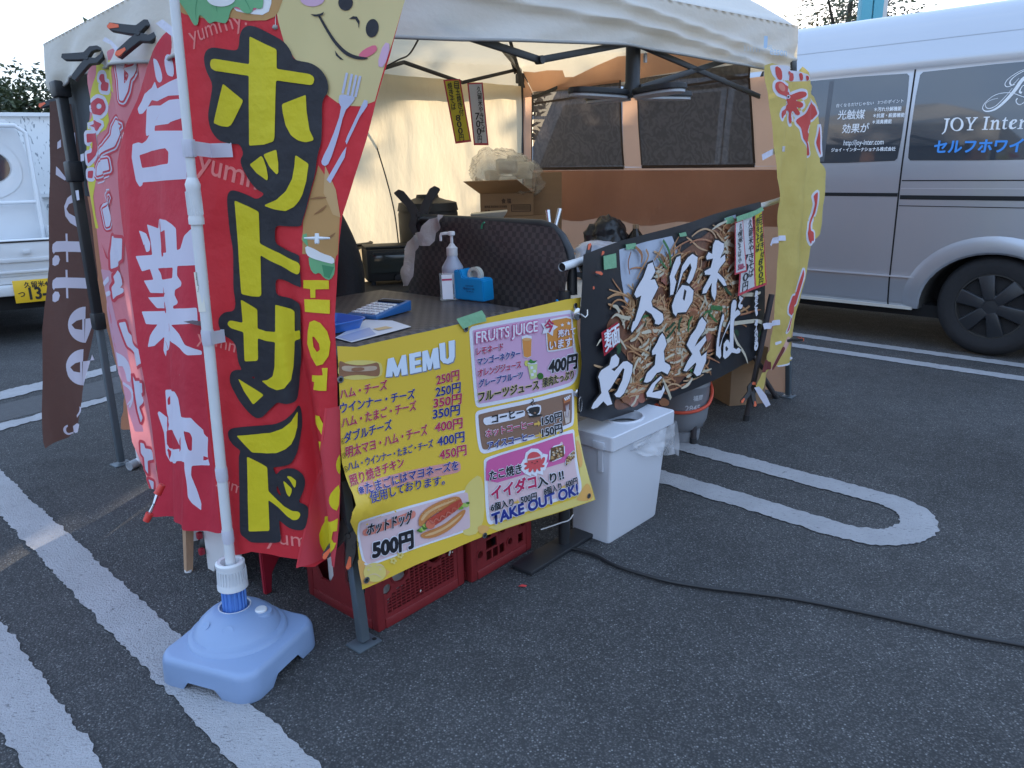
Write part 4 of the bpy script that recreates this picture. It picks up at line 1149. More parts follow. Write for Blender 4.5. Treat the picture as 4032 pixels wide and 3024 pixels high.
let.poly([(262, 250), (300, 215), (420, 200), (600, 190), (740, 178), (850, 130), (940, 50), (985, -30), (1015, 20), (1025, 180), (1000, 330), (975, 460), (910, 580), (800, 610), (720, 612), (745, 670), (758, 690), (800, 640), (870, 620), (950, 625), (1020, 670), (1054, 740), (1045, 830), (1000, 930), (985, 970), (1040, 985), (1088, 1020), (1080, 1130), (1050, 1250), (960, 1255), (880, 1230), (800, 1165), (785, 1150), (795, 1250), (806, 1340), (795, 1375), (740, 1386), (560, 1384), (490, 1375), (440, 1332), (395, 1300), (385, 1250), (383, 1000), (378, 700), (375, 500), (395, 440), (330, 400), (270, 320)], BLKF, 8, holes=[[(765, 790), (812, 910), (775, 880), (760, 840)]])
# yellow strokes
let.z = Z2; let.rnd = .004
let.poly([(645, 240), (822, 325), (822, 452), (1035, 485), (1060, 500), (1068, 522), (1060, 548), (1045, 558), (818, 527), (808, 900), (800, 925), (740, 945), (642, 952), (641, 497), (420, 465), (395, 448), (387, 420), (395, 392), (415, 386), (643, 422)], YEL, 10)
let.poly([(472, 548), (605, 658), (528, 815), (505, 830), (460, 825), (411, 805)], YEL, 10)
let.poly([(1012, 620), (1016, 720), (1035, 850), (1062, 905), (1060, 918), (1010, 930), (960, 918), (915, 885), (880, 820), (862, 740), (855, 682)], YEL, 10)
let.poly([(722, 1017), (735, 1035), (755, 1095), (766, 1160), (760, 1180), (690, 1130), (645, 1075)], YEL, 10); let.poly([(820, 977), (832, 1060), (833, 1128), (822, 1140), (775, 1090), (735, 1010)], YEL, 10)
let.poly([(943, 1012), (1030, 1070), (1015, 1180), (990, 1270), (965, 1315), (935, 1350), (880, 1378), (800, 1365), (745, 1345), (745, 1337), (820, 1305), (880, 1250), (922, 1170), (938, 1080)], YEL, 10)
let.z = Z4
let.poly([(547, -185), (705, -111), (712, 95), (960, 218), (974, 240), (970, 288), (955, 298), (915, 280), (716, 172), (722, 428), (710, 442), (660, 440), (592, 425), (575, 200)], YEL, 10)
let.poly([(587, 460), (695, 525), (697, 650), (750, 667), (812, 672), (812, 492), (938, 537), (938, 668), (972, 660), (975, 715), (938, 730), (930, 900), (915, 985), (870, 1040), (820, 1051), (770, 1030), (722, 990), (760, 985), (795, 960), (807, 900), (811, 738), (750, 730), (698, 712), (700, 850), (690, 860), (612, 863), (605, 672), (520, 645), (500, 622), (508, 600), (530, 597), (600, 612)], YEL, 10)
let.poly([(570, 975), (737, 1082), (668, 1145), (610, 1060)], YEL, 10)
let.z = Z9
let.poly([(355, 290), (560, 275), (700, 262), (820, 220), (910, 150), (980, 40), (975, 200), (950, 300), (915, 375), (850, 430), (760, 468), (660, 470), (515, 462)], YEL, 10)
let.poly([(462, 502), (600, 570), (668, 612), (680, 855), (750, 925), (840, 1010), (920, 1055), (980, 1060), (1003, 1080), (1003, 1110), (975, 1145), (930, 1150), (870, 1110), (780, 1020), (679, 945), (690, 1245), (680, 1260), (478, 1264)], YEL, 10)
let.poly([(830, 750), (855, 765), (920, 830), (915, 870), (893, 915), (865, 880)], YEL, 10); let.poly([(875, 698), (910, 705), (962, 745), (958, 800), (945, 825), (900, 745), (870, 712)], YEL, 10)
let.z = Z6
let.text("yummy!", (170, 400), (680, 225), PINKF, 0, .0)
let.z = Z2
let.text("yummy", (290, 1110), (800, 1290), PINKF, 0, .01)
let.z = Z4
let.text("yummy", (290, 740), (640, 830), PINKF, 0, .0)
let.z = Z9
let.text("yum", (130, 770), (400, 900), PINKF, 0, .0); let.text("yum", (640, 1400), (1080, 1430), PINKF, 0, .0, 100)
let.build("lettering", flag)
# pole, joint, loops
WHP = M("white pole plastic", (.62, .64, .66), .4, var=.06, scale=20)
PTOP, PBOT = V3((-.657, 1.705, 1.95)), V3((-.732, 1.772, .02))
pf = lambda z: PBOT.lerp(PTOP, (z - .02) / 1.93)
m = MB(); m.tube([pf(.02), pf(1.16)], .0125, WHP, 18); m.tube([pf(1.12), pf(1.93)], .0098, WHP, 18); m.lathe(pf(1.93), [(.012, 0), (.012, .02), (.0, .024)], WHP, 16)
pole = m.build("pole", stand)
m = MB(); m.lathe(pf(1.095), [(.0165, 0), (.0168, .012), (.0152, .02), (.0152, .075), (.0165, .085), (.0125, .095), (.0105, .10)], WHP, 22, (PTOP - PBOT), False, False)
for k in range(22):
    a = 6.283 * k / 22; c = pf(1.115); X = V3((math.cos(a), math.sin(a), 0)) * .0155; m.bar(c + X, c + X + Zv * .05, .0016, .0016, WHP)
m.build("joint_collar", pole)
TAPE = M("white sleeve tape", (.62, .62, .70), .6, var=.08, trans=.2)
for z in (1.252, .835, .492, .322):
    m = MB(); c = pf(z)
    m.lathe(c - Zv * .015, [(.0135, 0), (.0145, .008), (.0145, .03), (.0135, .036)], TAPE, 18, (0, 0, 1), False, False)
    u_ = (c.x + .735) / .98
    if z > .6:
        L = .085 if z > 1 else .02
        m.mesh([(c + V3((.012, -.011, zz))) if x < .02 else HS(u_ + x, z + zz - .004, .006) for x in (.012, .03, L) for zz in (-.012, .018)], [[0, 1, 3, 2], [2, 3, 5, 4]], TAPE)
    m.build("sleeve_loop", pole)
m = MB()
c = pf(.90); m.box(c + V3((-.002, -.0128, 0)), .016, .0006, .09, M("pole label", (.70, .68, .60), .6)); 
for k in range(9): m.box(c + V3((-.006 + .0012 * (k % 7), -.0134, .045 + .004 * k)), .0008, .0004, .003, INK)
for k in range(14): m.box(c + V3((-.001, -.0134, .06 + .0022 * k)), .010, .0004, .0009, INK)
m.build("barcode_label", pole)
# water base
BLUEP = M("pale blue plastic", (.215, .305, .475), .42, var=.03, scale=4, bump=.04, bscale=260)
BC_, Ux, Vx = V3((-.702, 1.708, 0)), V3((math.cos(1.204), math.sin(1.204), 0)), V3((-math.sin(1.204), math.cos(1.204), 0))
bc = lambda x, y, z: BC_ + Ux * x + Vx * y + Zv * z * .86
m = MB()
H, R0, KB = .142, .046, .95
def sqp(h, r, n=12):
    out = []
    for k, (sx, sy) in enumerate(((1, 1), (-1, 1), (-1, -1), (1, -1))):
        for i in range(n + 1):
            a = math.pi / 2 * (k + i / n); out.append((sx * (h - r) + r * math.cos(a), sy * (h - r) + r * math.sin(a)))
    per = []
    N = len(out)
    for i in range(N):      # split the straight sides too
        a, b = out[i], out[(i + 1) % N]; d = math.hypot(b[0] - a[0], b[1] - a[1]); s_ = max(1, int(d / .02))
        per += [(a[0] + (b[0] - a[0]) * j / s_, a[1] + (b[1] - a[1]) * j / s_) for j in range(s_)]
    return per
per = sqp(1.0, R0 / H)
N = len(per)
lv = [(1.0, .0), (1.01, .004), (1.005, .035), (.995, .066), (.985, .076), (.955, .086), (.93, .088)]
rings = []
for sc, z in lv:
    ring = []
    for (x, y) in per:
        zz = z
        if z < .03:
            for (t_, o_) in ((x, abs(y)), (y, abs(x))):
                if o_ > .9:
                    k = abs(t_) ; zz = max(zz, .030 * max(0, min(1, (.42 - abs(abs(t_) - .0)) / .14)) * (1 - z / .03) + z)
        ring.append(bc(x * H * sc, y * H * sc, zz))
    rings.append(ring)
# dome on top: blend the square into circles
CH = V3((-.7215, 1.742)) if False else None
hx, hy = (pf(.1) - BC_).dot(Ux), (pf(.1) - BC_).dot(Vx)
for r, z, k in [(a * KB, b, c) for a, b, c in ((.142, .0885, .25), (.134, .089, .7), (.128, .091, 1), (.126, .098, 1), (.121, .1015, 1), (.112, .1025, 1), (.109, .109, 1), (.098, .122, 1), (.080, .134, 1), (.060, .142, 1), (.046, .1445, 1))]:
    ring = []
    for (x, y) in per:
        a = math.atan2(y, x); t_ = max(0, min(1, (.13 - r / KB) / .085))
        cx, cy = hx * (.25 + .75 * t_), hy * (.25 + .75 * t_)
        ring.append(bc((cx + r * math.cos(a)) * k + x * H * .93 * (1 - k), (cy + r * math.sin(a)) * k + y * H * .93 * (1 - k), z))
    rings.append(ring)
for r, z in ((.037, .143), (.034, .128), (.030, .126)):
    rings.append([bc(hx + r * math.cos(math.atan2(y, x)), hy + r * math.sin(math.atan2(y, x)), z) for x, y in per])
vs = [p for r_ in rings for p in r_]
m.mesh(vs, [[i * N + j, i * N + (j + 1) % N, (i + 1) * N + (j + 1) % N, (i + 1) * N + j] for i in range(len(rings) - 1) for j in range(N)] + [[(len(rings) - 1) * N + j for j in range(N)]], BLUEP)
base = m.build("water_base", stand, smooth=50)
m = MB(); fc = bc(hx + .01, hy - .075, -.02)
m.lathe(fc, [(.030, .095), (.0285, .128), (.026, .134), (.018, .135), (.0, .135)], BLUEP, 28, cap0=False, cap1=False); m.build("filler_boss", base, smooth=50)
m = MB(); m.lathe(fc, [(.0, .1352), (.015, .1352), (.0155, .139), (.013, .142), (.0, .1425)], WHP, 24, cap0=False, cap1=False); m.build("filler_cap", base)
m = MB(); m.lathe(pf(.106), [(.033, .0), (.038, .0185), (.041, .0195), (.041, .0165), (.038, .015)], WHP, 32, cap0=False, cap1=False)
m.build("socket_ring", base)
m = MB()
nn = 48
m.lathe(pf(.10), [(.028, 0), (.028, .10)], M("blue socket", (.10, .24, .62), .4), 16)
for k in range(16):
    a = 6.283 * k / 16; X = V3((math.cos(a), math.sin(a), 0)) * .028; m.bar(pf(.10) + X, pf(.20) + X, .004, .004, M("blue socket", (.10, .24, .62), .4))
m.build("socket", base)
m = MB(); m.lathe(pf(.178), [(.034, 0), (.038, .002), (.038, .012), (.036, .018), (.034, .058), (.036, .064), (.036, .072), (.031, .076), (.024, .074), (.018, .060)], WHP, 40, cap0=False, cap1=False)
for k in range(30):
    a = 6.283 * k / 30; X = V3((math.cos(a), math.sin(a), 0)); m.bar(pf(.198) + X * .0362, pf(.234) + X * .0350, .0025, .002, WHP, up=X)
m.build("locking_collar", base)
for x, y in ((.02, .085), (-.085, .035)):
    m = MB(); dx, dy = hx + x * .95 - .06, hy + y * .6 - .02
# shallow finger dimples on the dome
for ang in (2.75, 3.6):
    c = bc(hx * .7 + .082 * math.cos(ang), hy * .7 + .082 * math.sin(ang), .1305)
    nrm = (Ux * math.cos(ang) + Vx * math.sin(ang)) * .55 + Zv * .8
    m = MB(); m.lathe(c, [(.0125, -.001), (.0135, .0012), (.0115, .0014), (.009, .0002), (.0, -.0004)], BLUEP, 24, nrm, False, False); m.build("dimple", base, smooth=60)

# ---- red open-for-business flag on the left side
def rd(u, v): return .14 * (max(0, 1.55 - v) / 1.45) ** 1.5 + .018 * math.sin(u * 17 + v * 1.3) * (.3 + max(0, 1.55 - v) * .5) + .006 * math.sin(u * 43) * max(0, 1.5 - v) + .006 * mnoise.noise(V3((u * 9, v * 6, 8)))
RDS = ABs(.035, rd)
RED2 = M("flag crimson cloth", (.56, .018, .045), .62, var=.06, scale=5, trans=.25, bump=.6, bscale=15, tcol=(.75, .04, .08))
q = Print(RDS, SRC, cut=(.03, .05))
q.poly([(600, 205), (640, 140), (700, 80), (800, 20), (900, -60), (930, 300), (930, 1500), (940, 2110), (860, 2100), (800, 2090), (700, 2060), (580, 2030), (625, 1960), (630, 1940), (600, 1700), (575, 1540), (540, 1350), (515, 1150), (490, 950), (468, 760), (462, 640), (500, 480), (560, 330)], RED2, 0)
rf = q.build("open_flag", label='crimson flag with white brush characters hanging beside the flag pole', cat='flag', loc=PA_ - EG * 1.2)
ZC, ZD, ZE = Zone(300, 100, 400 / 830), Zone(340, 900, 400 / 830), Zone(420, 1500, 480 / 995)
WHC = M("flag white print", (.66, .66, .78), .65, var=.05, trans=.2)
q = Print(RDS, ZC, cut=(.03, .05)); q.rnd = .006
q.poly([(628, 268), (650, 275), (668, 292), (700, 380), (707, 450), (680, 472), (655, 440), (640, 350)], WHC, 1, smooth=1); q.poly([(735, 235), (775, 240), (800, 330), (800, 420), (765, 415), (740, 395), (720, 300)], WHC, 1, smooth=1)
q.poly([(645, 455), (663, 518), (760, 462), (860, 420), (880, 560), (840, 570), (755, 575), (665, 620), (620, 610), (545, 720), (515, 726), (502, 680), (560, 560), (620, 510)], WHC, 1)
q.poly([(580, 668), (620, 655), (690, 655), (760, 610), (840, 600), (880, 640), (860, 760), (770, 790), (755, 805), (645, 820), (642, 862), (900, 860), (905, 1255), (545, 1282), (543, 1305), (520, 1320), (490, 1270), (455, 1080), (462, 970), (510, 955), (540, 965), (575, 940), (600, 895), (575, 905), (570, 870), (576, 720)], WHC, 1, holes=[[(650, 782), (690, 712), (660, 765)], [(518, 1060), (620, 1025), (730, 1003), (756, 1035), (752, 1130), (540, 1165)]])
q.z = ZD
q.poly([(430, 15), (490, 40), (525, 120), (520, 180), (500, 192), (485, 185), (468, 130)], WHC, 1)
q.poly([(496, -35), (540, -20), (590, 0), (596, -80), (650, -70), (700, -35), (735, 0), (742, 178), (770, 165), (800, 60), (860, 0), (905, 140), (905, 298), (745, 305), (742, 385), (780, 440), (775, 470), (725, 500), (722, 545), (750, 600), (740, 620), (710, 632), (712, 655), (905, 645), (912, 770), (695, 787), (808, 950), (946, 1000), (946, 1031), (827, 1035), (710, 935), (680, 908), (668, 1000), (662, 1072), (632, 1000), (640, 882), (560, 958), (503, 968), (520, 880), (585, 783), (488, 780), (453, 677), (645, 673), (648, 652), (580, 650), (505, 562), (638, 558), (635, 528), (525, 525), (470, 425), (550, 418), (522, 330), (455, 350), (403, 225), (540, 215), (525, 90)], WHC, 1, holes=[[(585, 325), (708, 318), (704, 405), (620, 418), (612, 370)], [(604, 30), (642, 10), (655, 196), (622, 200)]])
q.z = ZE
q.poly([(480, 72), (555, 85), (585, 140), (608, 292), (690, 300), (735, 350), (800, 410), (830, 465), (825, 560), (830, 640), (845, 690), (695, 692), (690, 770), (735, 880), (775, 1000), (775, 1058), (700, 1000), (665, 950), (655, 830), (637, 720), (635, 660), (570, 655), (565, 672), (520, 660), (487, 600), (480, 520), (470, 420), (440, 330), (417, 260), (430, 245), (500, 302), (490, 220)], WHC, 1, holes=[[(490, 405), (540, 402), (605, 553), (520, 553), (492, 500)], [(630, 407), (680, 420), (700, 460), (698, 572), (670, 565)]])
q.build("lettering", rf)

# ---- pink flag with yellow strip
PKC = M("flag pink cloth", (.62, .20, .25), .65, var=.06, scale=5, trans=.3, bump=.25, bscale=30, tcol=(.85, .35, .40))
PKL = M("flag light pink", (.64, .36, .46), .65, var=.05, trans=.25)
YGR = M("flag lemon", (.66, .66, .08), .65, var=.05, trans=.25)
REDP = M("flag red print", (.58, .06, .09), .65, var=.05, trans=.2)
PKS = ABs(.012, lambda u, v: .014 * math.sin(u * 26 + v * 2) + .006 * mnoise.noise(V3((u * 11, v * 5, 21))))
q = Print(PKS, SRC, cut=(.03, .05))
q.poly([(362, 245), (450, 190), (530, 140), (610, 118), (640, 140), (600, 260), (560, 360), (505, 500), (475, 620), (478, 800), (500, 960), (525, 1150), (555, 1350), (585, 1550), (620, 1780), (632, 1950), (606, 1968), (565, 1840), (520, 1740), (500, 1600), (470, 1450), (440, 1330), (425, 1200), (405, 1090), (380, 900), (345, 730), (342, 560), (355, 420)], PKC, 0)
pf_ = q.build("waffle_flag", label='pink flag with lemon strip and outlined letters, between brown and crimson flags', cat='flag', loc=PA_ - EG * .5)
q = Print(PKS, ZC, cut=(.03, .05)); q.rnd = .006
q.poly([(165, 295), (310, 283), (285, 370), (298, 470), (290, 560), (258, 680), (270, 780), (245, 850), (170, 980), (150, 1100), (165, 1250), (140, 1400), (160, 1560), (185, 1659), (160, 1659), (130, 1480), (100, 1300), (85, 1050), (92, 800), (120, 560), (165, 400)], YGR, 1)
for pts, hl in (([(200, 400), (232, 395), (240, 460), (272, 472), (262, 538), (208, 532), (205, 490), (215, 470), (190, 440)], ()), ([(180, 590), (225, 605), (248, 660), (240, 700), (205, 735), (150, 725), (120, 680), (130, 630)], [ell(190, 660, 22, 22)]), ([(150, 770), (215, 805), (175, 865), (110, 820)], ()), ([(88, 885), (165, 875), (175, 960), (140, 1090), (100, 1130), (90, 1050), (130, 1040), (138, 950), (92, 960)], ()), ([(100, 1190), (145, 1185), (138, 1250), (98, 1245)], ())):
    q.poly(pts, WHC, 2, grow=.012); q.poly(pts, REDP, 3, holes=hl)
for pts in ([(345, 215), (380, 190), (420, 205), (425, 260), (400, 330), (400, 480), (430, 440), (440, 400), (390, 350), (470, 330), (490, 240), (520, 170), (530, 220), (500, 330), (450, 440), (430, 540), (390, 620), (360, 610), (350, 450), (330, 330)],
            [(330, 770), (375, 820), (360, 900), (320, 990), (200, 1075), (190, 1070), (220, 990), (290, 900), (300, 830)], [(190, 1120), (265, 1090), (280, 1180), (172, 1230), (175, 1160)], [(220, 1500), (275, 1400), (280, 1640), (250, 1650)]):
    q.poly(pts, REDP, 2, grow=.018); q.poly(pts, WHC, 3, grow=.011); q.poly(pts, REDP, 4, grow=.006); q.poly(pts, WHC, 5)
q.ribbon([(180, 1290), (260, 1240), (275, 1230)], 10, WHC, 3); q.ribbon([(275, 1340), (225, 1360), (262, 1450), (200, 1465), (250, 1640)], 12, WHC, 3)
q.z = ZD
q.poly([(120, 330), (205, 345), (200, 560), (240, 740), (330, 960), (380, 1300), (430, 1500), (470, 1659), (400, 1659), (340, 1480), (290, 1240), (240, 1040), (200, 860), (170, 600)], PKL, 1)
for pts in ([(215, 60), (300, 80), (295, 250), (260, 310), (205, 330), (200, 200)], [(260, 340), (300, 420), (280, 480), (310, 500), (250, 550), (225, 580), (210, 480), (240, 440), (225, 390)], [(270, 770), (325, 760), (350, 850), (440, 990), (455, 1100), (420, 1125), (340, 960)], [(385, 1200), (410, 1260), (460, 1260), (465, 1340), (440, 1360), (465, 1400), (430, 1460), (450, 1560), (410, 1400)]):
    q.poly(pts, REDP, 3, grow=.012); q.poly(pts, WHC, 4)
q.ribbon([(255, 1065), (310, 1080), (345, 1160), (350, 1250)], [26, 20, 14, 6], WHC, 3); q.ribbon([(305, 1260), (370, 1310), (385, 1390), (340, 1440)], [24, 18, 14, 10], WHC, 3); q.poly([(125, 105), (165, 240), (205, 265), (180, 240), (140, 150)], REDP, 3); q.poly([(140, 440), (185, 385), (190, 430), (150, 475)], WHC, 3); q.poly([(160, 520), (200, 505), (205, 540), (170, 560)], WHC, 3)
q.z = ZE
for pts in ([(225, 0), (295, 20), (300, 180), (270, 210), (300, 300), (285, 340), (260, 250), (240, 120)], [(280, 500), (310, 510), (320, 550), (370, 560), (390, 640), (340, 650), (345, 760), (320, 720), (310, 620), (285, 590)], [(345, 800), (390, 820), (385, 905), (370, 870)]):
    q.poly(pts, REDP, 3, grow=.012); q.poly(pts, WHC, 4)
q.ribbon([(150, 25), (210, 60), (220, 150), (190, 215)], [30, 22, 14, 20], WHC, 3)
q.build("lettering", pf_)

# ---- brown coffee flag at the far left
BRN = M("flag brown cloth", (.085, .040, .032), .65, var=.08, scale=5, trans=.12, bump=.25, bscale=30, tcol=(.30, .11, .08))
CFS = Surf((-1.9, 3.24, 0), V3((1, -.12, 0)), V3((-.12, -1, 0)), disp=lambda u, v: .012 * math.sin(u * 30 + v * 1.5) * max(.2, 1.4 - v) + .005 * mnoise.noise(V3((u * 12, v * 5, 31))))
q = Print(CFS, SRC, cut=(.03, .05))
q.poly([(195, 400), (235, 395), (280, 410), (300, 520), (330, 700), (358, 850), (385, 1080), (375, 1260), (345, 1420), (322, 1580), (302, 1690), (270, 1722), (215, 1742), (178, 1766), (170, 1740), (168, 1500), (166, 1300), (176, 1200), (193, 1050), (192, 800), (197, 640)], BRN, 0)
cfl = q.build("coffee_flag", label='dark brown coffee flag with white sideways letters at far left', cat='flag', loc=(-1.93, 3.2, 0))
Z5, Z7 = Zone(0, 400, 460 / 848), Zone(0, 900, 1000 / 1659)
CW = M("flag coffee white", (.66, .62, .72), .65, var=.05, trans=.2)
q = Print(CFS, Z5, cut=(.03, .05))
q.poly([(485, 235), (545, 225), (553, 325), (496, 325)], CW, 1); q.poly([(418, 295), (442, 275), (444, 330), (416, 345)], CW, 1); q.poly([(408, 470), (430, 490), (488, 565), (470, 572), (406, 530)], CW, 1)
q.poly([(593, 645), (598, 715), (540, 728), (500, 745), (483, 780), (500, 810), (545, 835), (618, 865), (624, 928), (560, 910), (510, 880), (475, 830), (467, 760), (490, 700), (540, 660)], CW, 1)
def eff(y):
    q.poly([(380, 1060 + y), (384, 1035 + y), (410, 1014 + y), (478, 1012 + y), (476, 958 + y), (490, 958 + y), (492, 1014 + y), (632, 1018 + y), (645, 1095 + y), (494, 1090 + y), (497, 1165 + y), (482, 1163 + y), (480, 1088 + y), (400, 1092 + y), (392, 1105 + y), (382, 1090 + y)], CW, 1)
    q.poly([(382, 1140 + y), (400, 1115 + y), (425, 1118 + y), (436, 1145 + y), (425, 1180 + y), (400, 1193 + y), (382, 1185 + y)], CW, 1)
eff(0); eff(263)
q.z = Z7
for y, dx in ((0, 0), (278, 2)):
    q.poly(ell(560 + dx * 0 - y * .05, 628 + y, 115, 118, 0, 36)[9:28] + [(552 - y * .05, 745 + y), (552 - y * .05, 590 + y), (645 - y * .1, 580 + y), (630 - y * .1, 545 + y), (590 - y * .05, 515 + y)][:4], CW, 1, holes=[[(468 - y * .03, 628 + y), (500 - y * .03, 602 + y), (538 - y * .05, 592 + y), (538 - y * .05, 662 + y), (490 - y * .03, 655 + y)]])
q.ribbon([(525, 1165), (525, 1195), (500, 1230), (490, 1255), (500, 1285)], [14, 10, 8], CW, 1); q.ribbon([(478, 1300), (455, 1283), (425, 1295), (422, 1325), (445, 1345), (480, 1332)], [8, 10, 14, 12, 8], CW, 1); q.poly([(478, 1290), (505, 1270), (518, 1280), (508, 1330), (492, 1335), (480, 1325)], CW, 1)
q.build("lettering", cfl)

# ---- yellow squid flag at the right corner
SQY = M("flag mustard cloth", (.58, .46, .13), .65, var=.06, scale=5, trans=.22, bump=.45, bscale=26, tcol=(.8, .66, .25))
def sq(u, v): return .058 + .022 * math.sin((u - 2.3) * 22 + .8) + .010 * mnoise.noise(V3((u * 12, v * 9, 41))) - .25 * max(0, u - 2.92)
SQS = Surf(PB + EO * .0, EA, EO, disp=sq)
q = Print(SQS, SRC, cut=(.012, .04))
q.poly([(3010, 258), (3040, 248), (3090, 262), (3140, 285), (3160, 262), (3185, 285), (3192, 330), (3205, 380), (3220, 420), (3228, 500), (3230, 640), (3224, 760), (3212, 870), (3195, 950), (3180, 1050), (3150, 1180), (3128, 1260), (3118, 1320), (3116, 1420), (3060, 1440), (3022, 1462), (3005, 1530), (2988, 1548), (2976, 1520), (3000, 1470), (3030, 1380), (3040, 1310), (3050, 1200), (3060, 1050), (3064, 900), (3060, 700), (3045, 560), (3032, 440), (3022, 360), (3012, 320)], SQY, 0)
sqf = q.build("squid_flag", label='mustard yellow flag with red squid hanging at the right tent corner', cat='flag', loc=T3(2.6, .02))
ZQ, ZR_ = Zone(2950, 250, 400 / 948), Zone(2850, 900, 400 / 830)
SRED, SWH, SRD2, MAR = flagmat("squid red", (.60, .07, .06)), flagmat("squid white", (.68, .68, .76)), flagmat("squid light red", (.66, .22, .16)), flagmat("squid maroon", (.16, .03, .03))
q = Print(SQS, ZQ, cut=(.012, .04)); q.rnd = .008
q.poly([(190, 20), (240, 12), (455, 70), (555, 110), (570, 150), (545, 165), (400, 168), (260, 160), (215, 110)], SWH, 1)
for pts in ([(240, 15), (300, 55), (306, 145), (285, 158), (258, 140), (240, 90)], [(360, 65), (405, 75), (415, 150), (395, 168), (372, 160), (366, 110)], [(458, 88), (495, 92), (500, 150), (482, 165), (468, 150)], [(525, 110), (552, 118), (555, 150), (538, 165), (528, 150)]): q.poly(pts, SRED, 3, smooth=1)
squid = [(270, 165), (310, 175), (345, 210), (365, 260), (375, 300), (430, 275), (485, 258), (530, 268), (535, 300), (480, 330), (420, 345), (490, 360), (505, 395), (470, 420), (430, 400), (480, 470), (440, 490), (400, 430), (385, 480), (395, 530), (378, 572), (362, 520), (370, 440), (345, 440), (320, 480), (310, 520), (295, 480), (310, 430), (360, 390), (350, 340), (320, 300), (270, 280), (238, 235), (240, 185)]
q.poly(squid, SWH, 1, grow=.012); q.poly(squid, SRED, 3, smooth=1)
q.poly(ell(300, 222, 26, 42, -30), SRD2, 4); q.poly(ell(360, 312, 18, 18), SWH, 4); q.poly(ell(360, 312, 8, 8), BLKF, 5)
ka = [[(580, 335), (610, 400), (635, 470), (590, 520), (560, 570), (540, 640), (545, 740), (560, 850), (545, 862), (525, 830), (500, 700), (480, 600), (430, 545), (440, 520), (520, 470), (560, 390)], [(652, 580), (660, 700), (665, 860), (640, 800), (620, 740), (640, 660)], [(638, 1195), (610, 1220), (596, 1240), (610, 1310), (590, 1400), (555, 1500), (545, 1580), (570, 1650), (600, 1659), (598, 1570), (570, 1560), (570, 1500), (610, 1400), (632, 1290)]]
for pts in ka: q.poly(pts, SWH, 1, grow=.011); q.poly(pts, SRED, 3)
q.z = ZR_
for pts in ([(700, 0), (682, 30), (690, 90), (710, 130), (722, 60)], [(650, 330), (655, 370), (620, 500), (585, 620), (550, 710), (528, 690), (530, 640), (560, 550), (590, 520), (625, 400)], [(545, 740), (555, 720), (530, 830), (512, 850)]): q.poly(pts, SWH, 1, grow=.010); q.poly(pts, SRED, 3)
q.poly([(415, 930), (470, 915), (470, 935), (420, 955)], SWH, 2); q.poly([(555, 1045), (560, 1065), (440, 1130), (430, 1120)], SWH, 2)
q.poly([(520, 880), (545, 890), (470, 1040), (400, 1150), (380, 1160), (440, 1030)], flagmat("squid flesh", (.6, .36, .3)), 2); q.poly([(480, 960), (500, 975), (430, 1110), (395, 1160), (390, 1140)], MAR, 3)
q.poly([(340, 1070), (385, 1090), (385, 1150), (310, 1175), (325, 1110)], MAR, 2)
q.build("lettering", sqf)

# ================================================================== MENU BANNER
def vin(n, c, r=.38, **k): return M(n, c, r, var=.03, scale=5, bump=.06, bscale=14, **k)
MY, MYL, MOR = vin("menu yellow", (.66, .45, .045)), vin("menu pale yellow", (.64, .52, .16)), vin("menu orange wash", (.66, .36, .10))
MWH, MPK, MPK2, MBR, MRD, MNV, MBK, MSAL = vin("menu white", (.66, .66, .72)), vin("menu lilac pink", (.56, .34, .50)), vin("menu magenta", (.54, .10, .28)), vin("menu brown", (.22, .125, .085)), vin("menu crimson", (.42, .018, .085)), vin("menu navy", (.014, .026, .20)), vin("menu black", (.014, .014, .018)), vin("menu salmon", (.60, .20, .15))
MPALE, MTAN = vin("menu pale pink", (.60, .44, .46)), vin("menu tan", (.62, .48, .26))
MO = PB + EO * .05
MU = ((PB + EA * .965 + EO * .140) - MO).normalized()
MN = V3((MU.y, -MU.x, 0))
def sms(x): x = max(0, min(1, x)); return x * x * (3 - 2 * x)
def mdisp(u, v):
    s = sms((.62 - v) / .52)
    return .075 * s * (.25 + .85 * min(1.1, u / .95)) + .006 * math.sin(u * 9 + v * 5) * (.4 + s) + .004 * mnoise.noise(V3((u * 6, v * 6, 51))) + (.022 * math.exp(-((v - .42) / .05) ** 2) * max(0, 1 - u / .12) if u < .12 else 0)
MS = Surf(MO, MU, MN, disp=mdisp)
M5, M6 = Zone(1200, 1100, 1200 / 2212), Zone(1200, 1600, 1200 / 2212)
q = Print(MS, M5, cut=(.03, .03))
edge = [(235, 485), (375, 490), (560, 448), (900, 375), (1220, 300), (1600, 215), (1890, 147), (2005, 130), (2000, 200), (1975, 320), (1985, 430), (2018, 600), (2005, 690), (1985, 800), (1975, 900), (1985, 1100), (2020, 1290), (2070, 1460), (2108, 1600), (1800, 1705), (1300, 1865), (800, 2075), (418, 2252), (405, 2150), (385, 1950), (378, 1860), (330, 1760), (345, 1690), (372, 1640), (350, 1560), (300, 1440), (270, 1330), (262, 1200), (255, 900), (245, 650)]
q.poly(edge, MY, 0)
menu = q.build("menu_banner", label='yellow vinyl menu banner hung across the counter front', cat='banner', loc=MS(.5, .1, 0))
q = Print(MS, M5, cut=(.06, .06))
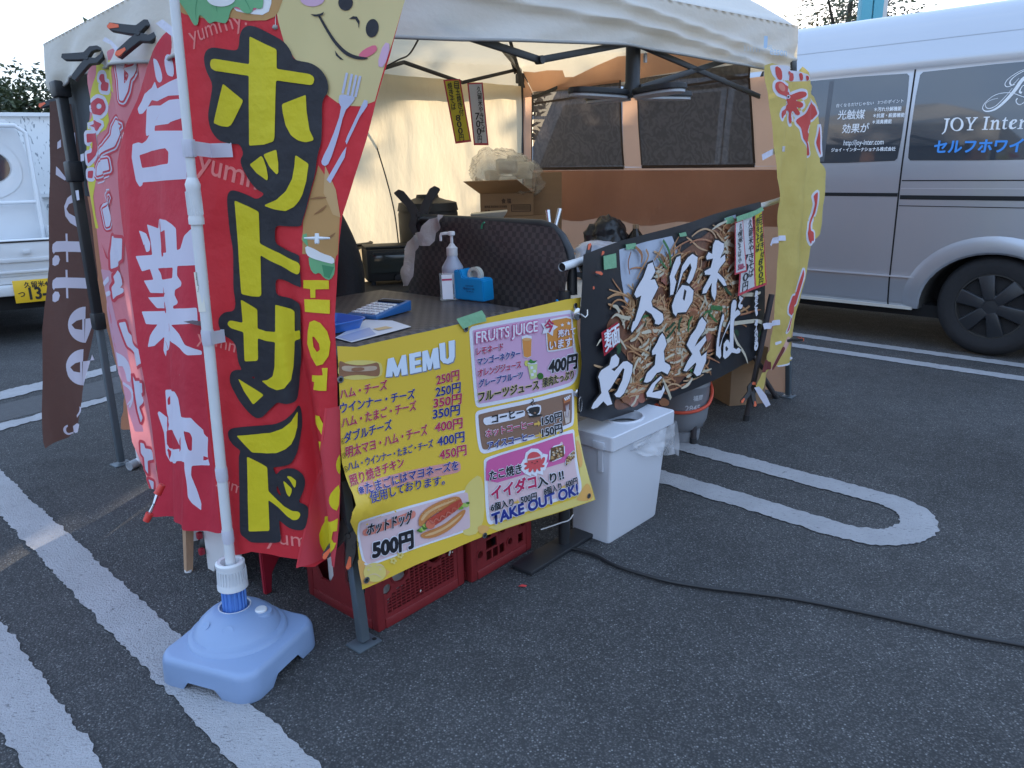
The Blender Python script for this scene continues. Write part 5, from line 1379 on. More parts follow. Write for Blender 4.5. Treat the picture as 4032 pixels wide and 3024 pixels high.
# pale washes in the lower right and left corners
q.poly([(1170, 1480), (1300, 1390), (1310, 1830), (1120, 1880), (1140, 1600)], MYL, 1, smooth=2); q.poly([(1960, 1150), (1990, 1130), (2025, 1300), (2070, 1470), (2100, 1598), (1800, 1700), (1400, 1825), (1330, 1800), (1960, 1590), (2005, 1540), (1985, 1300)], MYL, 1)
q.poly([(1968, 1160), (1992, 1180), (2020, 1330), (1995, 1380), (1975, 1280)], MOR, 2, smooth=2); q.poly([(2020, 1500), (2060, 1470), (2100, 1590), (2030, 1612), (1960, 1600), (1990, 1570)], MOR, 2, smooth=2); q.poly([(1250, 1790), (1300, 1780), (1350, 1800), (1300, 1850), (1260, 1840)], MOR, 2, smooth=2)
q.poly([(380, 2010), (470, 2080), (560, 2090), (640, 2130), (420, 2240), (395, 2130)], MOR, 1, smooth=1); q.poly(ell(505, 2125, 82, 70), MYL, 3); 
for s_ in ([(432, 2085), (455, 2070), (485, 2082)], [(512, 2078), (540, 2064), (570, 2085)]): q.ribbon(s_, [6, 13, 4], MTAN, 4)
q.ribbon([(450, 2150), (505, 2130), (550, 2160)], [4, 12, 4], MTAN, 4); q.poly(ell(458, 2105, 10, 8), MTAN, 4); q.poly(ell(543, 2100, 10, 8), MTAN, 4)
for cx, cy in ((690, 2000), (640, 2040)):
    for k in range(5): q.poly(ell(cx + 16 * math.cos(k * 1.257), cy + 16 * math.sin(k * 1.257), 10, 10, n=10), MYL, 3)
# bone-shaped bread roll with glow
q.poly([(240, 590), (540, 585), (570, 650), (550, 720), (240, 735)], MYL, 1, smooth=2); q.poly([(246, 592), (270, 595), (300, 612), (400, 625), (480, 612), (530, 598), (545, 650), (540, 700), (500, 705), (400, 690), (300, 700), (255, 718), (246, 690)], M("roll brown", (.26, .12, .06), .5, var=.35, scale=30), 2, smooth=1)
q.poly([(262, 620), (400, 636), (520, 622), (522, 660), (400, 668), (268, 668)], M("roll light", (.46, .34, .24), .5, var=.2, scale=40), 3, smooth=2); q.poly([(335, 640), (425, 635), (430, 660), (335, 668)], M("roll brown", (.26, .12, .06)), 4, smooth=1)
# MEMU
for off, mt, ly in (((10, 8), M("menu title shade", (.20, .22, .30), .5), 1), ((0, 0), vin("menu title", (.60, .68, .78)), 4)):
    ox, oy = off
    for pts in ([(598, 575), (640, 565), (668, 640), (700, 550), (728, 545), (742, 688), (698, 696), (693, 640), (672, 700), (650, 704), (634, 662), (630, 703), (582, 708)], [(752, 540), (838, 522), (838, 556), (792, 566), (793, 590), (836, 581), (836, 612), (794, 622), (795, 645), (842, 634), (845, 668), (758, 686)], [(848, 522), (886, 512), (905, 580), (925, 502), (962, 492), (975, 640), (930, 650), (925, 592), (912, 650), (890, 656), (880, 606), (878, 662), (850, 668)], [(970, 465), (1012, 456), (1018, 570), (1032, 578), (1042, 562), (1038, 448), (1083, 438), (1083, 560), (1072, 595), (1035, 612), (1000, 606), (978, 580)]):
        q.poly([(x + ox, y + oy) for x, y in pts], mt, ly)
# left-hand list
red, navy = MRD, MNV
def item(s, a, b, m, h=None): q.text(s, a, b, m, 1, .022, h, halo=MTAN, halo_w=.035)
item("ハム・チーズ", (256, 865), (595, 792), red, 68); item("ウインナー・チーズ", (256, 966), (795, 857), navy, 68); item("ハム・たまご・チーズ", (268, 1072), (806, 942), red, 70)
item("ダブルチーズ", (285, 1182), (630, 1080), navy, 70); item("明太マヨ・ハム・チーズ", (298, 1288), (888, 1120), red, 74); item("ハム・ウインナー・たまご・チーズ", (314, 1384), (928, 1212), navy, 58); item("照り焼きチキン", (332, 1494), (718, 1350), red, 72)
for t_, a, b, m_ in (("250円", (955, 762), (1118, 722), red), ("250円", (948, 850), (1126, 812), navy), ("350円", (932, 930), (1132, 894), red), ("350円", (928, 1010), (1120, 975), navy), ("400円", (942, 1105), (1140, 1070), red), ("400円", (960, 1207), (1155, 1170), navy), ("450円", (976, 1305), (1170, 1266), red)): item(t_, a, b, m_, 68)
q.text("⑤", (272, 1300), (298, 1292), MBK, 1, 0, 40); q.text("⑥", (282, 1400), (312, 1390), MBK, 1, 0, 42); q.text("⑧", (340, 1955), (388, 1945), MBK, 1, 0, 48); q.text("④", (262, 1195), (285, 1188), MBK, 1, 0, 40)
q.poly([(390, 1480), (440, 1465), (1080, 1322), (1120, 1320), (1132, 1350), (1128, 1395), (1050, 1415), (405, 1570), (385, 1540)], M("menu rose band", (.60, .27, .25), .4, var=.1), 1, smooth=1)
q.text("※たまごにはマヨネーズを", (394, 1562), (1110, 1372), MNV, 3, .018, 66, halo=MPALE, halo_w=.04); q.text("使用しております。", (474, 1616), (1010, 1480), MNV, 3, .016, 66, halo=MTAN, halo_w=.03)
# fruit juice panel
def panel(pts, fillm, w=.011, sm=2): q.poly(pts, MWH, 1, smooth=sm); q.poly(pts, fillm, 2, smooth=sm, grow=-w)
panel([(1192, 400), (1195, 352), (1230, 334), (1560, 275), (1900, 224), (1938, 222), (1942, 262), (1950, 420), (1985, 600), (1984, 690), (1950, 760), (1890, 790), (1500, 885), (1290, 928), (1248, 930), (1232, 890)], MPK)
q.text("FRUITS JUICE", (1236, 462), (1682, 374), MWH, 5, .022, 78, halo=MPK2, halo_w=.055)
for i in range(46):
    t = (i % 23 + .4) / 23; q.poly(ell(1240 + 440 * t, 448 - 86 * t - (0 if i < 23 else 30) + (6 if i % 2 else -6), 3.2, 3.2, n=8), MPK2, 9)
for t_, a, b, m_ in (("レモネード", (1240, 546), (1432, 508), red), ("マンゴーネクター", (1248, 620), (1556, 556), navy), ("オレンジジュース", (1250, 702), (1562, 636), red), ("グレープフルーツ", (1256, 778), (1574, 712), navy)): q.text(t_, a, b, m_, 4, .03, 50, halo=MWH, halo_w=.045)
q.text("フルーツジュース", (1252, 884), (1692, 788), MBK, 4, .03, 62, halo=M("menu lemon halo", (.64, .56, .25), .4), halo_w=.05); q.text("果肉たっぷり", (1722, 778), (1945, 712), MBK, 4, .03, 60, halo=M("menu lemon halo", (.64, .56, .25), .4), halo_w=.05)
q.text("400円", (1764, 678), (1966, 632), MBK, 4, .05, 92, halo=MWH, halo_w=.05)
OJ = vin("menu orange juice", (.62, .25, .06)); q.poly([(1568, 415), (1605, 402), (1642, 410), (1642, 470), (1638, 560), (1610, 572), (1582, 562), (1572, 480)], MWH, 4); q.poly([(1572, 435), (1605, 445), (1640, 432), (1636, 556), (1610, 566), (1584, 558)], OJ, 5); q.poly(ell(1606, 434, 34, 11), vin("menu orange top", (.66, .36, .14)), 6)
q.poly([(1610, 610), (1645, 600), (1682, 606), (1678, 710), (1655, 722), (1632, 725)], vin("menu lime drink", (.50, .58, .26)), 5); q.poly(ell(1645, 606, 36, 9), MWH, 6); q.poly([(1612, 600), (1630, 575), (1650, 590), (1680, 585), (1660, 605), (1635, 608)], vin("menu mint", (.05, .20, .05)), 7); q.poly(ell(1606, 608, 16, 22), vin("menu lemon slice", (.55, .55, .12)), 4); q.poly(ell(1702, 700, 22, 24), vin("menu lime", (.03, .13, .02)), 7)
for cx, cy in ((1640, 640), (1660, 665), (1645, 690)): q.poly([(cx - 12, cy - 8), (cx + 8, cy - 12), (cx + 12, cy + 8), (cx - 8, cy + 12)], MWH, 6)
MOG = vin("menu badge orange", (.58, .24, .05))
q.poly([(1736, 300), (1770, 288), (1935, 258), (1936, 330), (1948, 480), (1925, 500), (1765, 530), (1752, 515)], MWH, 4, smooth=1); q.poly([(1736, 300), (1770, 288), (1935, 258), (1936, 330), (1948, 480), (1925, 500), (1765, 530), (1752, 515)], MOG, 5, smooth=1, grow=-.005)
def star(cx, cy, r, rot=0, k=.5): return [(cx + (r if i % 2 == 0 else r * k) * math.sin(math.pi * i / 5 + rot), cy - (r if i % 2 == 0 else r * k) * math.cos(math.pi * i / 5 + rot)) for i in range(10)]
q.poly(star(1765, 350, 66, .2, .55), MWH, 6); q.text("今", (1732, 380), (1796, 366), MRD, 7, .03); q.poly(star(1862, 330, 14), MWH, 6); q.poly(star(1908, 318, 16), MWH, 6)
q.text("売れて", (1828, 415), (1950, 392), MWH, 7, .03, 48, halo=MRD, halo_w=.02); q.text("います!", (1764, 505), (1940, 474), MWH, 7, .03, 58, halo=MRD, halo_w=.02)
# coffee panel
panel([(1236, 1010), (1238, 965), (1275, 945), (1600, 878), (1920, 796), (1950, 800), (1955, 850), (1956, 1040), (1930, 1075), (1600, 1175), (1330, 1262), (1285, 1265), (1258, 1225)], MBR)
q.poly([(1290, 1020), (1300, 1000), (1580, 945), (1595, 960), (1590, 1000), (1320, 1060), (1295, 1045)], MWH, 4, smooth=1); q.text("コーヒー", (1352, 1040), (1580, 985), MBK, 5, .03, 56)
q.text("ホットコーヒー", (1308, 1142), (1650, 1066), MRD, 4, .03, 48, halo=MWH, halo_w=.05); q.text("アイスコーヒー", (1322, 1232), (1655, 1154), MNV, 4, .03, 50, halo=MWH, halo_w=.05)
q.text("150円", (1716, 1056), (1862, 1016), MBK, 4, .04, 60, halo=MWH, halo_w=.05); q.text("150円", (1718, 1142), (1864, 1102), MBK, 4, .04, 60, halo=MWH, halo_w=.05)
ARY = vin("menu arrow", (.60, .38, .08))
def arrow(x, y, k=1): q.poly([(x, y), (x + 28 * k, y - 6 * k), (x + 26 * k, y - 22 * k), (x + 50 * k, y + 0 * k), (x + 32 * k, y + 24 * k), (x + 30 * k, y + 10 * k), (x + 2 * k, y + 16 * k)], ARY, 6)
arrow(1656, 1042); arrow(1666, 1128)
q.poly([(1610, 935), (1640, 922), (1700, 915), (1704, 945), (1690, 980), (1660, 990), (1630, 980), (1612, 955)], MWH, 5, smooth=1, grow=.004); q.poly([(1614, 938), (1640, 926), (1698, 918), (1700, 945), (1688, 974), (1660, 985), (1634, 976), (1616, 955)], MBK, 6, smooth=1); q.ribbon([(1616, 945), (1604, 950), (1612, 968), (1632, 968)], 6, MBK, 6); q.poly(ell(1668, 988, 50, 8, -8), MBK, 7); q.poly(ell(1660, 966, 9, 7), MBR, 8)
q.ribbon([(1650, 915), (1630, 895), (1660, 880), (1640, 862)], [3, 9, 8, 2], MBK, 6); q.ribbon([(1668, 910), (1652, 895), (1676, 885)], [2, 7, 2], MBK, 6)
q.poly([(1868, 860), (1922, 838), (1916, 1040), (1888, 1052)], vin("menu iced coffee", (.16, .05, .03)), 4); q.poly([(1874, 960), (1919, 945), (1916, 1035), (1888, 1048)], vin("menu iced milk", (.50, .42, .38)), 5); q.poly([(1872, 866), (1920, 846), (1920, 880), (1874, 900)], vin("menu iced amber", (.42, .14, .05)), 5)
for k in range(7): q.poly(ell(1880 + k * 6, 862 - k * 3 + (k % 2) * 12, 6, 7, n=8), MWH, 6)
for k in range(9): q.ribbon([(1884 + k * 3.5, 900 + (k * 13) % 30), (1890 + k * 2, 950 + (k * 7) % 30), (1884 + k * 3, 1000)], [2, 6, 2], MWH if k % 2 else vin("menu iced coffee", (.16, .05, .03)), 6 + k * .1)
# octopus dumpling panel
panel([(1298, 1340), (1300, 1305), (1335, 1286), (1640, 1195), (1930, 1088), (1957, 1090), (1956, 1150), (1980, 1360), (2010, 1490), (2005, 1545), (1960, 1570), (1700, 1650), (1360, 1782), (1330, 1775), (1315, 1720)], MPALE)
q.poly([(1310, 1330), (1340, 1300), (1640, 1208), (1940, 1102), (1946, 1150), (1965, 1300), (1640, 1400), (1312, 1500)], MPK2, 3, smooth=1)
q.text("たこ焼き", (1334, 1452), (1566, 1398), MBK, 5, .03, 66, halo=MWH, halo_w=.05); q.text("イイダコ", (1350, 1594), (1672, 1500), MRD, 5, .045, 90, halo=MWH, halo_w=.05); q.text("入り!!", (1684, 1506), (1872, 1440), MBK, 5, .04, 66, halo=MWH, halo_w=.05)
OCT = vin("menu octopus", (.56, .07, .08))
ob = [(1606, 1300), (1612, 1270), (1640, 1248), (1680, 1250), (1706, 1275), (1706, 1310), (1722, 1285), (1738, 1288), (1730, 1325), (1712, 1342), (1735, 1345), (1728, 1362), (1700, 1358), (1705, 1390), (1688, 1385), (1676, 1365), (1668, 1398), (1652, 1392), (1650, 1366), (1630, 1400), (1612, 1392), (1624, 1362), (1594, 1382), (1582, 1368), (1610, 1346), (1582, 1340), (1590, 1326), (1612, 1328)]
q.poly(ob, MWH, 5, grow=.009); q.poly(ob, OCT, 7, smooth=1); q.ribbon([(1606, 1306), (1650, 1300), (1704, 1286)], 12, MPALE, 8); q.poly(ell(1640, 1326, 4, 5, n=10), MBK, 8); q.poly(ell(1678, 1318, 4, 5, n=10), MBK, 8); q.ribbon([(1652, 1330), (1660, 1338), (1670, 1326)], 3, MBK, 8)
def tray(pts, seed):
    R_ = random.Random(seed); q.poly(pts, MWH, 5, smooth=1)
    cx, cy = sum(p[0] for p in pts) / 4, sum(p[1] for p in pts) / 4
    q.poly([(cx + (x - cx) * .86, cy + (y - cy) * .84) for x, y in pts], vin("menu tray", (.10, .05, .02)), 6)
    for k in range(40):
        a, b = R_.random() * .74 + .13, R_.random() * .74 + .13
        x = (pts[0][0] * (1 - a) + pts[1][0] * a) * (1 - b) + (pts[3][0] * (1 - a) + pts[2][0] * a) * b; y = (pts[0][1] * (1 - a) + pts[1][1] * a) * (1 - b) + (pts[3][1] * (1 - a) + pts[2][1] * a) * b
        r = R_.uniform(5, 10); q.poly(ell(x, y, r, r * .8, n=9), (vin("menu ball tan", (.42, .26, .10)), vin("menu ball brown", (.20, .08, .03)), vin("menu flake", (.50, .42, .32)))[k % 3], 7 + k * .05)
tray([(1772, 1215), (1880, 1185), (1884, 1285), (1764, 1335)], 1); tray([(1888, 1292), (1958, 1222), (1956, 1290), (1880, 1365)], 2)
q.z = M6
q.text("6個入り", (1344, 756), (1506, 712), MBK, 5, .035, 52, halo=MWH, halo_w=.04); arrow(1512, 690, .8); q.text("500円", (1560, 700), (1676, 668), MBK, 5, .03, 48, halo=MWH, halo_w=.04)
q.text("8個入り", (1730, 640), (1856, 596), MBK, 5, .035, 50, halo=MWH, halo_w=.04); arrow(1852, 582, .7); q.text("600円", (1888, 584), (1972, 556), MBK, 5, .03, 46, halo=MWH, halo_w=.04)
q.text("TAKE OUT OK!", (1356, 856), (1976, 632), MNV, 5, .045, 74, halo=MWH, halo_w=.04)
panel([(384, 870), (392, 838), (430, 820), (800, 715), (1150, 605), (1190, 612), (1198, 650), (1212, 850), (1205, 890), (1170, 908), (800, 1030), (470, 1158), (435, 1155), (412, 1110)], MPALE, .006)
q.poly([(415, 905), (430, 888), (770, 755), (798, 758), (802, 790), (780, 815), (450, 940), (420, 935)], MSAL, 4, smooth=2); q.text("ホットドッグ", (440, 928), (772, 832), MBK, 6, .045, 82, halo=MWH, halo_w=.045); q.text("500円", (488, 1092), (778, 1008), MBK, 5, .06, 112, halo=MWH, halo_w=.045)
BUN, BUN2, SAUS, LETT, LET2, KET = vin("menu bun", (.50, .20, .06)), vin("menu bun light", (.62, .38, .18)), vin("menu sausage", (.42, .06, .035)), vin("menu lettuce", (.16, .32, .04)), vin("menu lettuce light", (.34, .46, .10)), vin("menu ketchup", (.46, .10, .06))
q.poly([(830, 930), (860, 912), (1000, 860), (1110, 770), (1160, 740), (1162, 770), (1120, 830), (1040, 900), (950, 945), (880, 958), (845, 950)], BUN, 5, smooth=2); q.poly([(850, 935), (1000, 880), (1120, 785), (1140, 780), (1060, 860), (950, 920), (880, 940)], BUN2, 6, smooth=2)
q.poly([(815, 840), (825, 790), (880, 730), (980, 680), (1080, 648), (1120, 655), (1130, 685), (1060, 720), (960, 760), (890, 810), (850, 860), (825, 870)], BUN, 7, smooth=2); q.poly([(830, 820), (850, 780), (920, 730), (1020, 690), (1100, 665), (1060, 690), (950, 735), (880, 780), (845, 830)], BUN2, 8, smooth=2)
R_ = random.Random(3)
for k in range(40):
    t = k / 39; x, y = 822 + t * 350, 900 - t * 205 + R_.uniform(-10, 14) - 12 * math.sin(t * 3.1); r = R_.uniform(12, 24); q.poly(chaikin([(x + r * (R_.uniform(.55, 1.2)) * math.cos(a), y + r * .8 * (R_.uniform(.5, 1.2)) * math.sin(a)) for a in [6.28 * j / 9 for j in range(9)]], 1), (LETT, LET2, vin("menu lettuce dark", (.05, .15, .02)))[R_.randrange(3)], 9 + k * .06)
q.ribbon([(880, 850), (960, 800), (1060, 730), (1125, 685)], [70, 74, 70, 46], SAUS, 13); q.poly(ell(895, 850, 34, 32), vin("menu sausage end", (.55, .14, .08)), 14)
q.ribbon([(888, 815), (915, 850), (930, 800), (965, 830), (970, 780), (1010, 805), (1012, 755), (1055, 775), (1052, 722), (1095, 745), (1098, 690), (1130, 700)], 13, KET, 15); q.ribbon([(886, 812), (914, 846), (929, 797), (964, 826), (969, 777), (1009, 801), (1011, 752), (1054, 771)], 4, MSAL, 16)
for k in range(26): q.poly(ell(840 + k * 10, 790 - k * 5 + R_.uniform(-18, 18), 4, 2.6, -30, 8), BUN2, 10)
q.build("print", menu)
# eyelets
m = MB()
STEEL = M("steel", (.55, .56, .58), .25, 1.0, var=.1, scale=40)
for z_, p in ((M5, (1960, 190)), (M5, (1165, 358)), (M6, (445, 1258)), (M6, (1302, 935)), (M6, (2058, 648)), (M5, (255, 725))):
    m = MB(); c = MS(*MS.uv(*z_(p)), .002); m.lathe(c, [(.0085, 0), (.0085, .0016), (.0048, .0018), (.0045, .0)], STEEL, 20, MN, False, False); m.lathe(c, [(.0046, .0006), (.0, .0006)], DARKM, 14, MN, False, False); m.build("eyelet", menu)

# ================================================================== NOODLE BANNER
YBO = PB + EA * .86 + EO * .128
YBU = ((PB + EA * 2.45 + EO * .02) - YBO).normalized(); YBN = V3((YBU.y, -YBU.x, 0))
YB = Surf(YBO, YBU, YBN, disp=lambda u, v: .006 * math.sin(u * 7 + v * 3) + .010 * math.sin(u * 3.2) * max(0, .9 - v) + .003 * mnoise.noise(V3((u * 6, v * 6, 61))))
Y5, Y4, Y6 = Zone(2200, 800, 1000 / 2212), Zone(2100, 1000, 600 / 1531), Zone(2800, 1150, 200 / 1106)
YBLK = M("banner black vinyl", (.016, .017, .021), .34, var=.4, scale=6, bump=.08, bscale=12)
q = Print(YB, Y5, cut=(.04, .04))
q.poly([(215, 448), (300, 415), (560, 322), (900, 234), (1100, 180), (1350, 96), (1600, 28), (1760, -14), (1782, 200), (1800, 500), (1795, 900), (1788, 1150), (1760, 1270), (1680, 1370), (1400, 1520), (1000, 1690), (700, 1800), (380, 1900), (180, 1850), (172, 1650), (200, 1400), (185, 1150), (195, 850)], YBLK, 0)
yb = q.build("noodle_banner", label='black vinyl banner with fried noodle photo and white brush characters', cat='banner', loc=YB(.8, .3))
q = Print(YB, Y5, cut=(.10, .10))
q.rnd = .004
YW = M("banner white print", (.68, .68, .74), .4, var=.03)
PAPER = M("banner plate print", (.40, .45, .55), .4, var=.25, scale=14)
q.poly([(525, 405), (760, 335), (985, 285), (1040, 430), (975, 470), (940, 560), (860, 580), (800, 640), (640, 830), (620, 880), (585, 905), (560, 760), (540, 640)], PAPER, 1); q.poly([(1440, 130), (1540, 100), (1540, 280), (1500, 400), (1400, 560), (1410, 330)], PAPER, 1); q.poly([(1560, 560), (1600, 640), (1540, 780), (1500, 700)], PAPER, 1)
cl_c = [(.34, .15, .065), (.42, .22, .10), (.25, .10, .045), (.48, .30, .17), (.36, .135, .075)]
NCOL = [M("noodle tone %s" % n, c, .35, var=.15, scale=60) for n, c in zip(("amber", "tan", "umber", "wheat", "rust"), cl_c)]
NLITE = [M('noodle sheen', (.50, .28, .13), .3, var=.15, scale=60), M('noodle gloss', (.56, .36, .20), .3, var=.15, scale=60)]
NPALE = [M("sprout pale", (.50, .45, .34), .35, var=.12, scale=50), M("sprout cream", (.58, .52, .40), .35, var=.1, scale=50)]
NGRN = [M("scallion", (.05, .16, .05), .35, var=.4, scale=60), M("herb", (.02, .07, .03), .4, var=.4)]
NMEAT = [M("meat", (.30, .11, .075), .4, var=.4, scale=70)]
R_ = random.Random(11)
spine = [((760, 1600), 260), ((900, 1350), 260), ((1000, 1150), 240), ((1150, 950), 270), ((1300, 800), 250), ((1450, 450), 170), ((1500, 250), 110), ((900, 650), 120), ((680, 1020), 150), ((1080, 1420), 150), ((820, 1200), 220), ((1330, 1050), 160), ((620, 1650), 120)]
base_poly = [(470, 960), (560, 930), (640, 840), (850, 590), (1060, 430), (1200, 330), (1420, 160), (1560, 110), (1600, 330), (1640, 560), (1560, 820), (1500, 1020), (1380, 1230), (1180, 1400), (1060, 1560), (980, 1640), (700, 1740), (460, 1830), (520, 1600), (640, 1430), (560, 1290), (440, 1200), (400, 1080)]
q.poly(base_poly, M("noodle shadow", (.17, .07, .038), .4, var=.6, scale=40), 2, smooth=2)
YBIN = [(205, 530), (560, 410), (900, 322), (1100, 270), (1350, 185), (1600, 120), (1745, 85), (1765, 500), (1770, 900), (1765, 1140), (1735, 1250), (1660, 1345), (1390, 1490), (1000, 1650), (700, 1765), (400, 1860), (200, 1820)]
def inside(p, P):
    c = False
    for i in range(len(P)):
        (x0, y0), (x1, y1) = P[i - 1], P[i]
        if (y0 > p[1]) != (y1 > p[1]) and p[0] < (x1 - x0) * (p[1] - y0) / (y1 - y0) + x0: c = not c
    return c
def strand(i, cols, w, L, curl):
    (cx, cy), r = spine[R_.randrange(len(spine))]
    a = R_.random() * 6.28; d = r * R_.random() ** .6
    x, y = cx + d * math.cos(a), cy + d * math.sin(a) * .9
    th = R_.gauss(-.85, .6); pts = [(x, y)]; k = R_.gauss(0, curl)
    for _ in range(5):
        x += L / 5 * math.cos(th); y += L / 5 * math.sin(th); th += k + R_.gauss(0, .2); pts.append((x, y))
    if not all(inside(p_, YBIN) for p_ in pts): return
    ci = R_.randrange(len(cols))
    q.ribbon(pts, [w * .5, w, w, w, w * .6], cols[ci], 3 + i * .012, smooth=2)
    if cols is not NGRN: q.ribbon([(a - w * .12, b - w * .16) for a, b in pts], [w * .1, w * .34, w * .38, w * .34, w * .1], (NLITE if cols is NCOL else NPALE)[ci % 2], 3 + i * .012 + .006, smooth=2)
q.cut = None
for i in range(560): strand(i, NCOL, R_.uniform(15, 25), R_.uniform(160, 380), .42)
for i in range(24): 
    (cx, cy), r = spine[R_.randrange(len(spine))]; x, y = cx + R_.uniform(-r, r) * .7, cy + R_.uniform(-r, r) * .7
    q.poly(chaikin([(x + R_.uniform(26, 60) * math.cos(t), y + R_.uniform(22, 52) * math.sin(t)) for t in [6.28 * j / 8 for j in range(8)]], 2), NMEAT[0] if i % 3 else NCOL[2], 10.6 + i * .03)
for i in range(110): strand(640 + i, NPALE, R_.uniform(20, 34), R_.uniform(110, 230), .14)
for i in range(170): strand(780 + i, NCOL, R_.uniform(12, 19), R_.uniform(100, 260), .3)
for i in range(16): strand(960 + i, NGRN, R_.uniform(14, 30), R_.uniform(60, 150), .1)
for pts, w, m_ in (([(1500, 1045), (1620, 1030), (1720, 1020), (1780, 1060)], 34, NPALE[1]), ([(1495, 1120), (1530, 1220), (1600, 1310), (1625, 1395)], [20, 30, 26, 8], NPALE[1]), ([(440, 890), (480, 900), (500, 950)], [10, 40, 30], NPALE[0]), ([(430, 1000), (470, 960), (520, 990), (590, 1000)], [8, 22, 34, 36], NPALE[0]), ([(300, 1240), (330, 1190), (345, 1180)], [4, 22, 14], NPALE[1]), ([(1310, 230), (1360, 190), (1440, 155)], [6, 26, 16], NPALE[1]), ([(560, 1270), (520, 1200), (500, 1180)], [10, 24, 20], NPALE[0]), ([(880, 320), (940, 420), (950, 560)], [26, 30, 14], NGRN[0]), ([(840, 480), (890, 540), (915, 570)], [16, 22, 10], NGRN[0]), ([(640, 380), (700, 440), (690, 520)], [20, 36, 20], NCOL[0]), ([(730, 400), (760, 460), (700, 560), (650, 660)], [20, 26, 18, 12], NCOL[1]), ([(600, 420), (570, 520), (590, 620)], [14, 22, 10], NCOL[2]), ([(880, 360), (840, 440), (800, 500)], [16, 20, 10], NCOL[1]), ([(1040, 1610), (1100, 1580), (1140, 1520)], [6, 34, 20], NPALE[1]), ([(880, 1540), (930, 1640), (950, 1700)], [30, 36, 34], NPALE[0]), ([(1300, 905), (1400, 915)], 38, NGRN[0]), ([(470, 1210), (510, 1260), (480, 1300)], [40, 70, 30], NGRN[1]), ([(1510, 1110), (1540, 1130), (1530, 1160)], [20, 44, 10], NGRN[1]), ([(1750, 1090), (1730, 1140), (1715, 1155)], [10, 30, 8], NGRN[1])):
    q.ribbon(pts, w, m_, 18)
q.build("noodle_picture", yb)
q = Print(YB, Y5, cut=(.08, .08))
BRSH = [[(780, 512), (805, 590), (780, 640), (762, 665), (800, 660), (830, 730), (795, 800), (770, 850), (780, 900), (820, 925), (870, 960), (878, 1010), (860, 1040), (835, 1055), (800, 1045), (805, 1020), (770, 960), (720, 930), (700, 960), (650, 1060), (600, 1122), (592, 1100), (610, 1030), (625, 1020), (660, 900), (682, 800), (640, 822), (620, 790), (640, 740), (700, 640), (740, 530)],
        [(1025, 455), (1025, 520), (985, 610), (970, 640), (988, 680), (962, 790), (935, 800), (937, 700), (930, 640), (960, 540), (990, 470)], [(1040, 545), (1090, 470), (1130, 440), (1175, 470), (1165, 560), (1130, 660), (1100, 700), (1078, 680), (1122, 560), (1110, 520), (1075, 570), (1048, 600), (985, 790), (1010, 680)],
        [(1330, 320), (1360, 325), (1380, 340), (1405, 350), (1405, 400), (1372, 480), (1415, 445), (1418, 500), (1370, 560), (1350, 600), (1410, 660), (1430, 715), (1405, 718), (1352, 650), (1340, 700), (1340, 780), (1325, 845), (1300, 800), (1295, 760), (1300, 690), (1250, 780), (1215, 785), (1225, 740), (1290, 622), (1240, 620), (1235, 590), (1290, 560), (1310, 480), (1255, 490), (1250, 465), (1270, 425), (1302, 440), (1310, 360)],
        [(1215, 990), (1255, 1040), (1230, 1110), (1180, 1180), (1150, 1245), (1245, 1150), (1252, 1190), (1192, 1280), (1210, 1330), (1255, 1290), (1250, 1370), (1200, 1490), (1170, 1502), (1140, 1470), (1165, 1400), (1158, 1382), (1080, 1460), (1050, 1455), (1090, 1370), (1130, 1310), (1080, 1230), (1115, 1150), (1160, 1090), (1190, 1020)]]
HALO = M("brush halo", (.012, .010, .010), .5)
def brush(pts, holes=()):
    q.poly(pts, HALO, 21, grow=.007); q.poly(pts, YW, 23, holes=holes)
for b in BRSH: brush(b)
brush([(1005, 760), (1040, 710), (1100, 720), (1140, 760), (1130, 850), (1100, 900), (1075, 945), (1000, 950), (985, 982), (960, 950), (950, 890), (980, 800)], [[(1045, 830), (1060, 745), (1078, 762), (1060, 850)]])
q.z = Y4
brush([(785, 1000), (820, 1045), (815, 1090), (800, 1120), (740, 1150), (770, 1172), (860, 1075), (900, 1070), (955, 1110), (950, 1180), (920, 1280), (870, 1390), (830, 1432), (790, 1430), (770, 1402), (800, 1370), (850, 1260), (872, 1150), (858, 1140), (800, 1230), (740, 1330), (707, 1370), (750, 1500), (700, 1515), (660, 1472), (600, 1532), (555, 1550), (538, 1540), (560, 1490), (640, 1390), (620, 1260), (607, 1230), (620, 1190), (640, 1160), (720, 1110), (740, 1030)])
brush([(1255, 790), (1280, 830), (1300, 900), (1270, 970), (1280, 1080), (1330, 1110), (1340, 1140), (1310, 1205), (1250, 1172), (1200, 1190), (1140, 1270), (1100, 1287), (1068, 1280), (1100, 1190), (1180, 1110), (1190, 1000), (1155, 1010), (1150, 970), (1200, 890), (1230, 820)])
brush([(1100, 1425), (1095, 1390), (1150, 1300), (1240, 1220), (1255, 1235), (1190, 1300), (1155, 1385), (1250, 1362), (1270, 1310), (1282, 1362), (1240, 1447), (1190, 1440)])
q.poly([(640, 785), (805, 675), (832, 880), (668, 1022)], M("banner seal red", (.40, .012, .03), .4), 22); q.text("麺", (672, 965), (820, 862), YW, 24, .02, 190)
q.z = Y6
brush([(180, 460), (205, 510), (195, 600), (155, 680), (105, 960), (85, 1180), (110, 1170), (170, 980), (332, 595), (326, 680), (165, 1015), (130, 1200), (140, 1380), (110, 1440), (25, 1360), (40, 1080), (100, 740), (150, 530)])
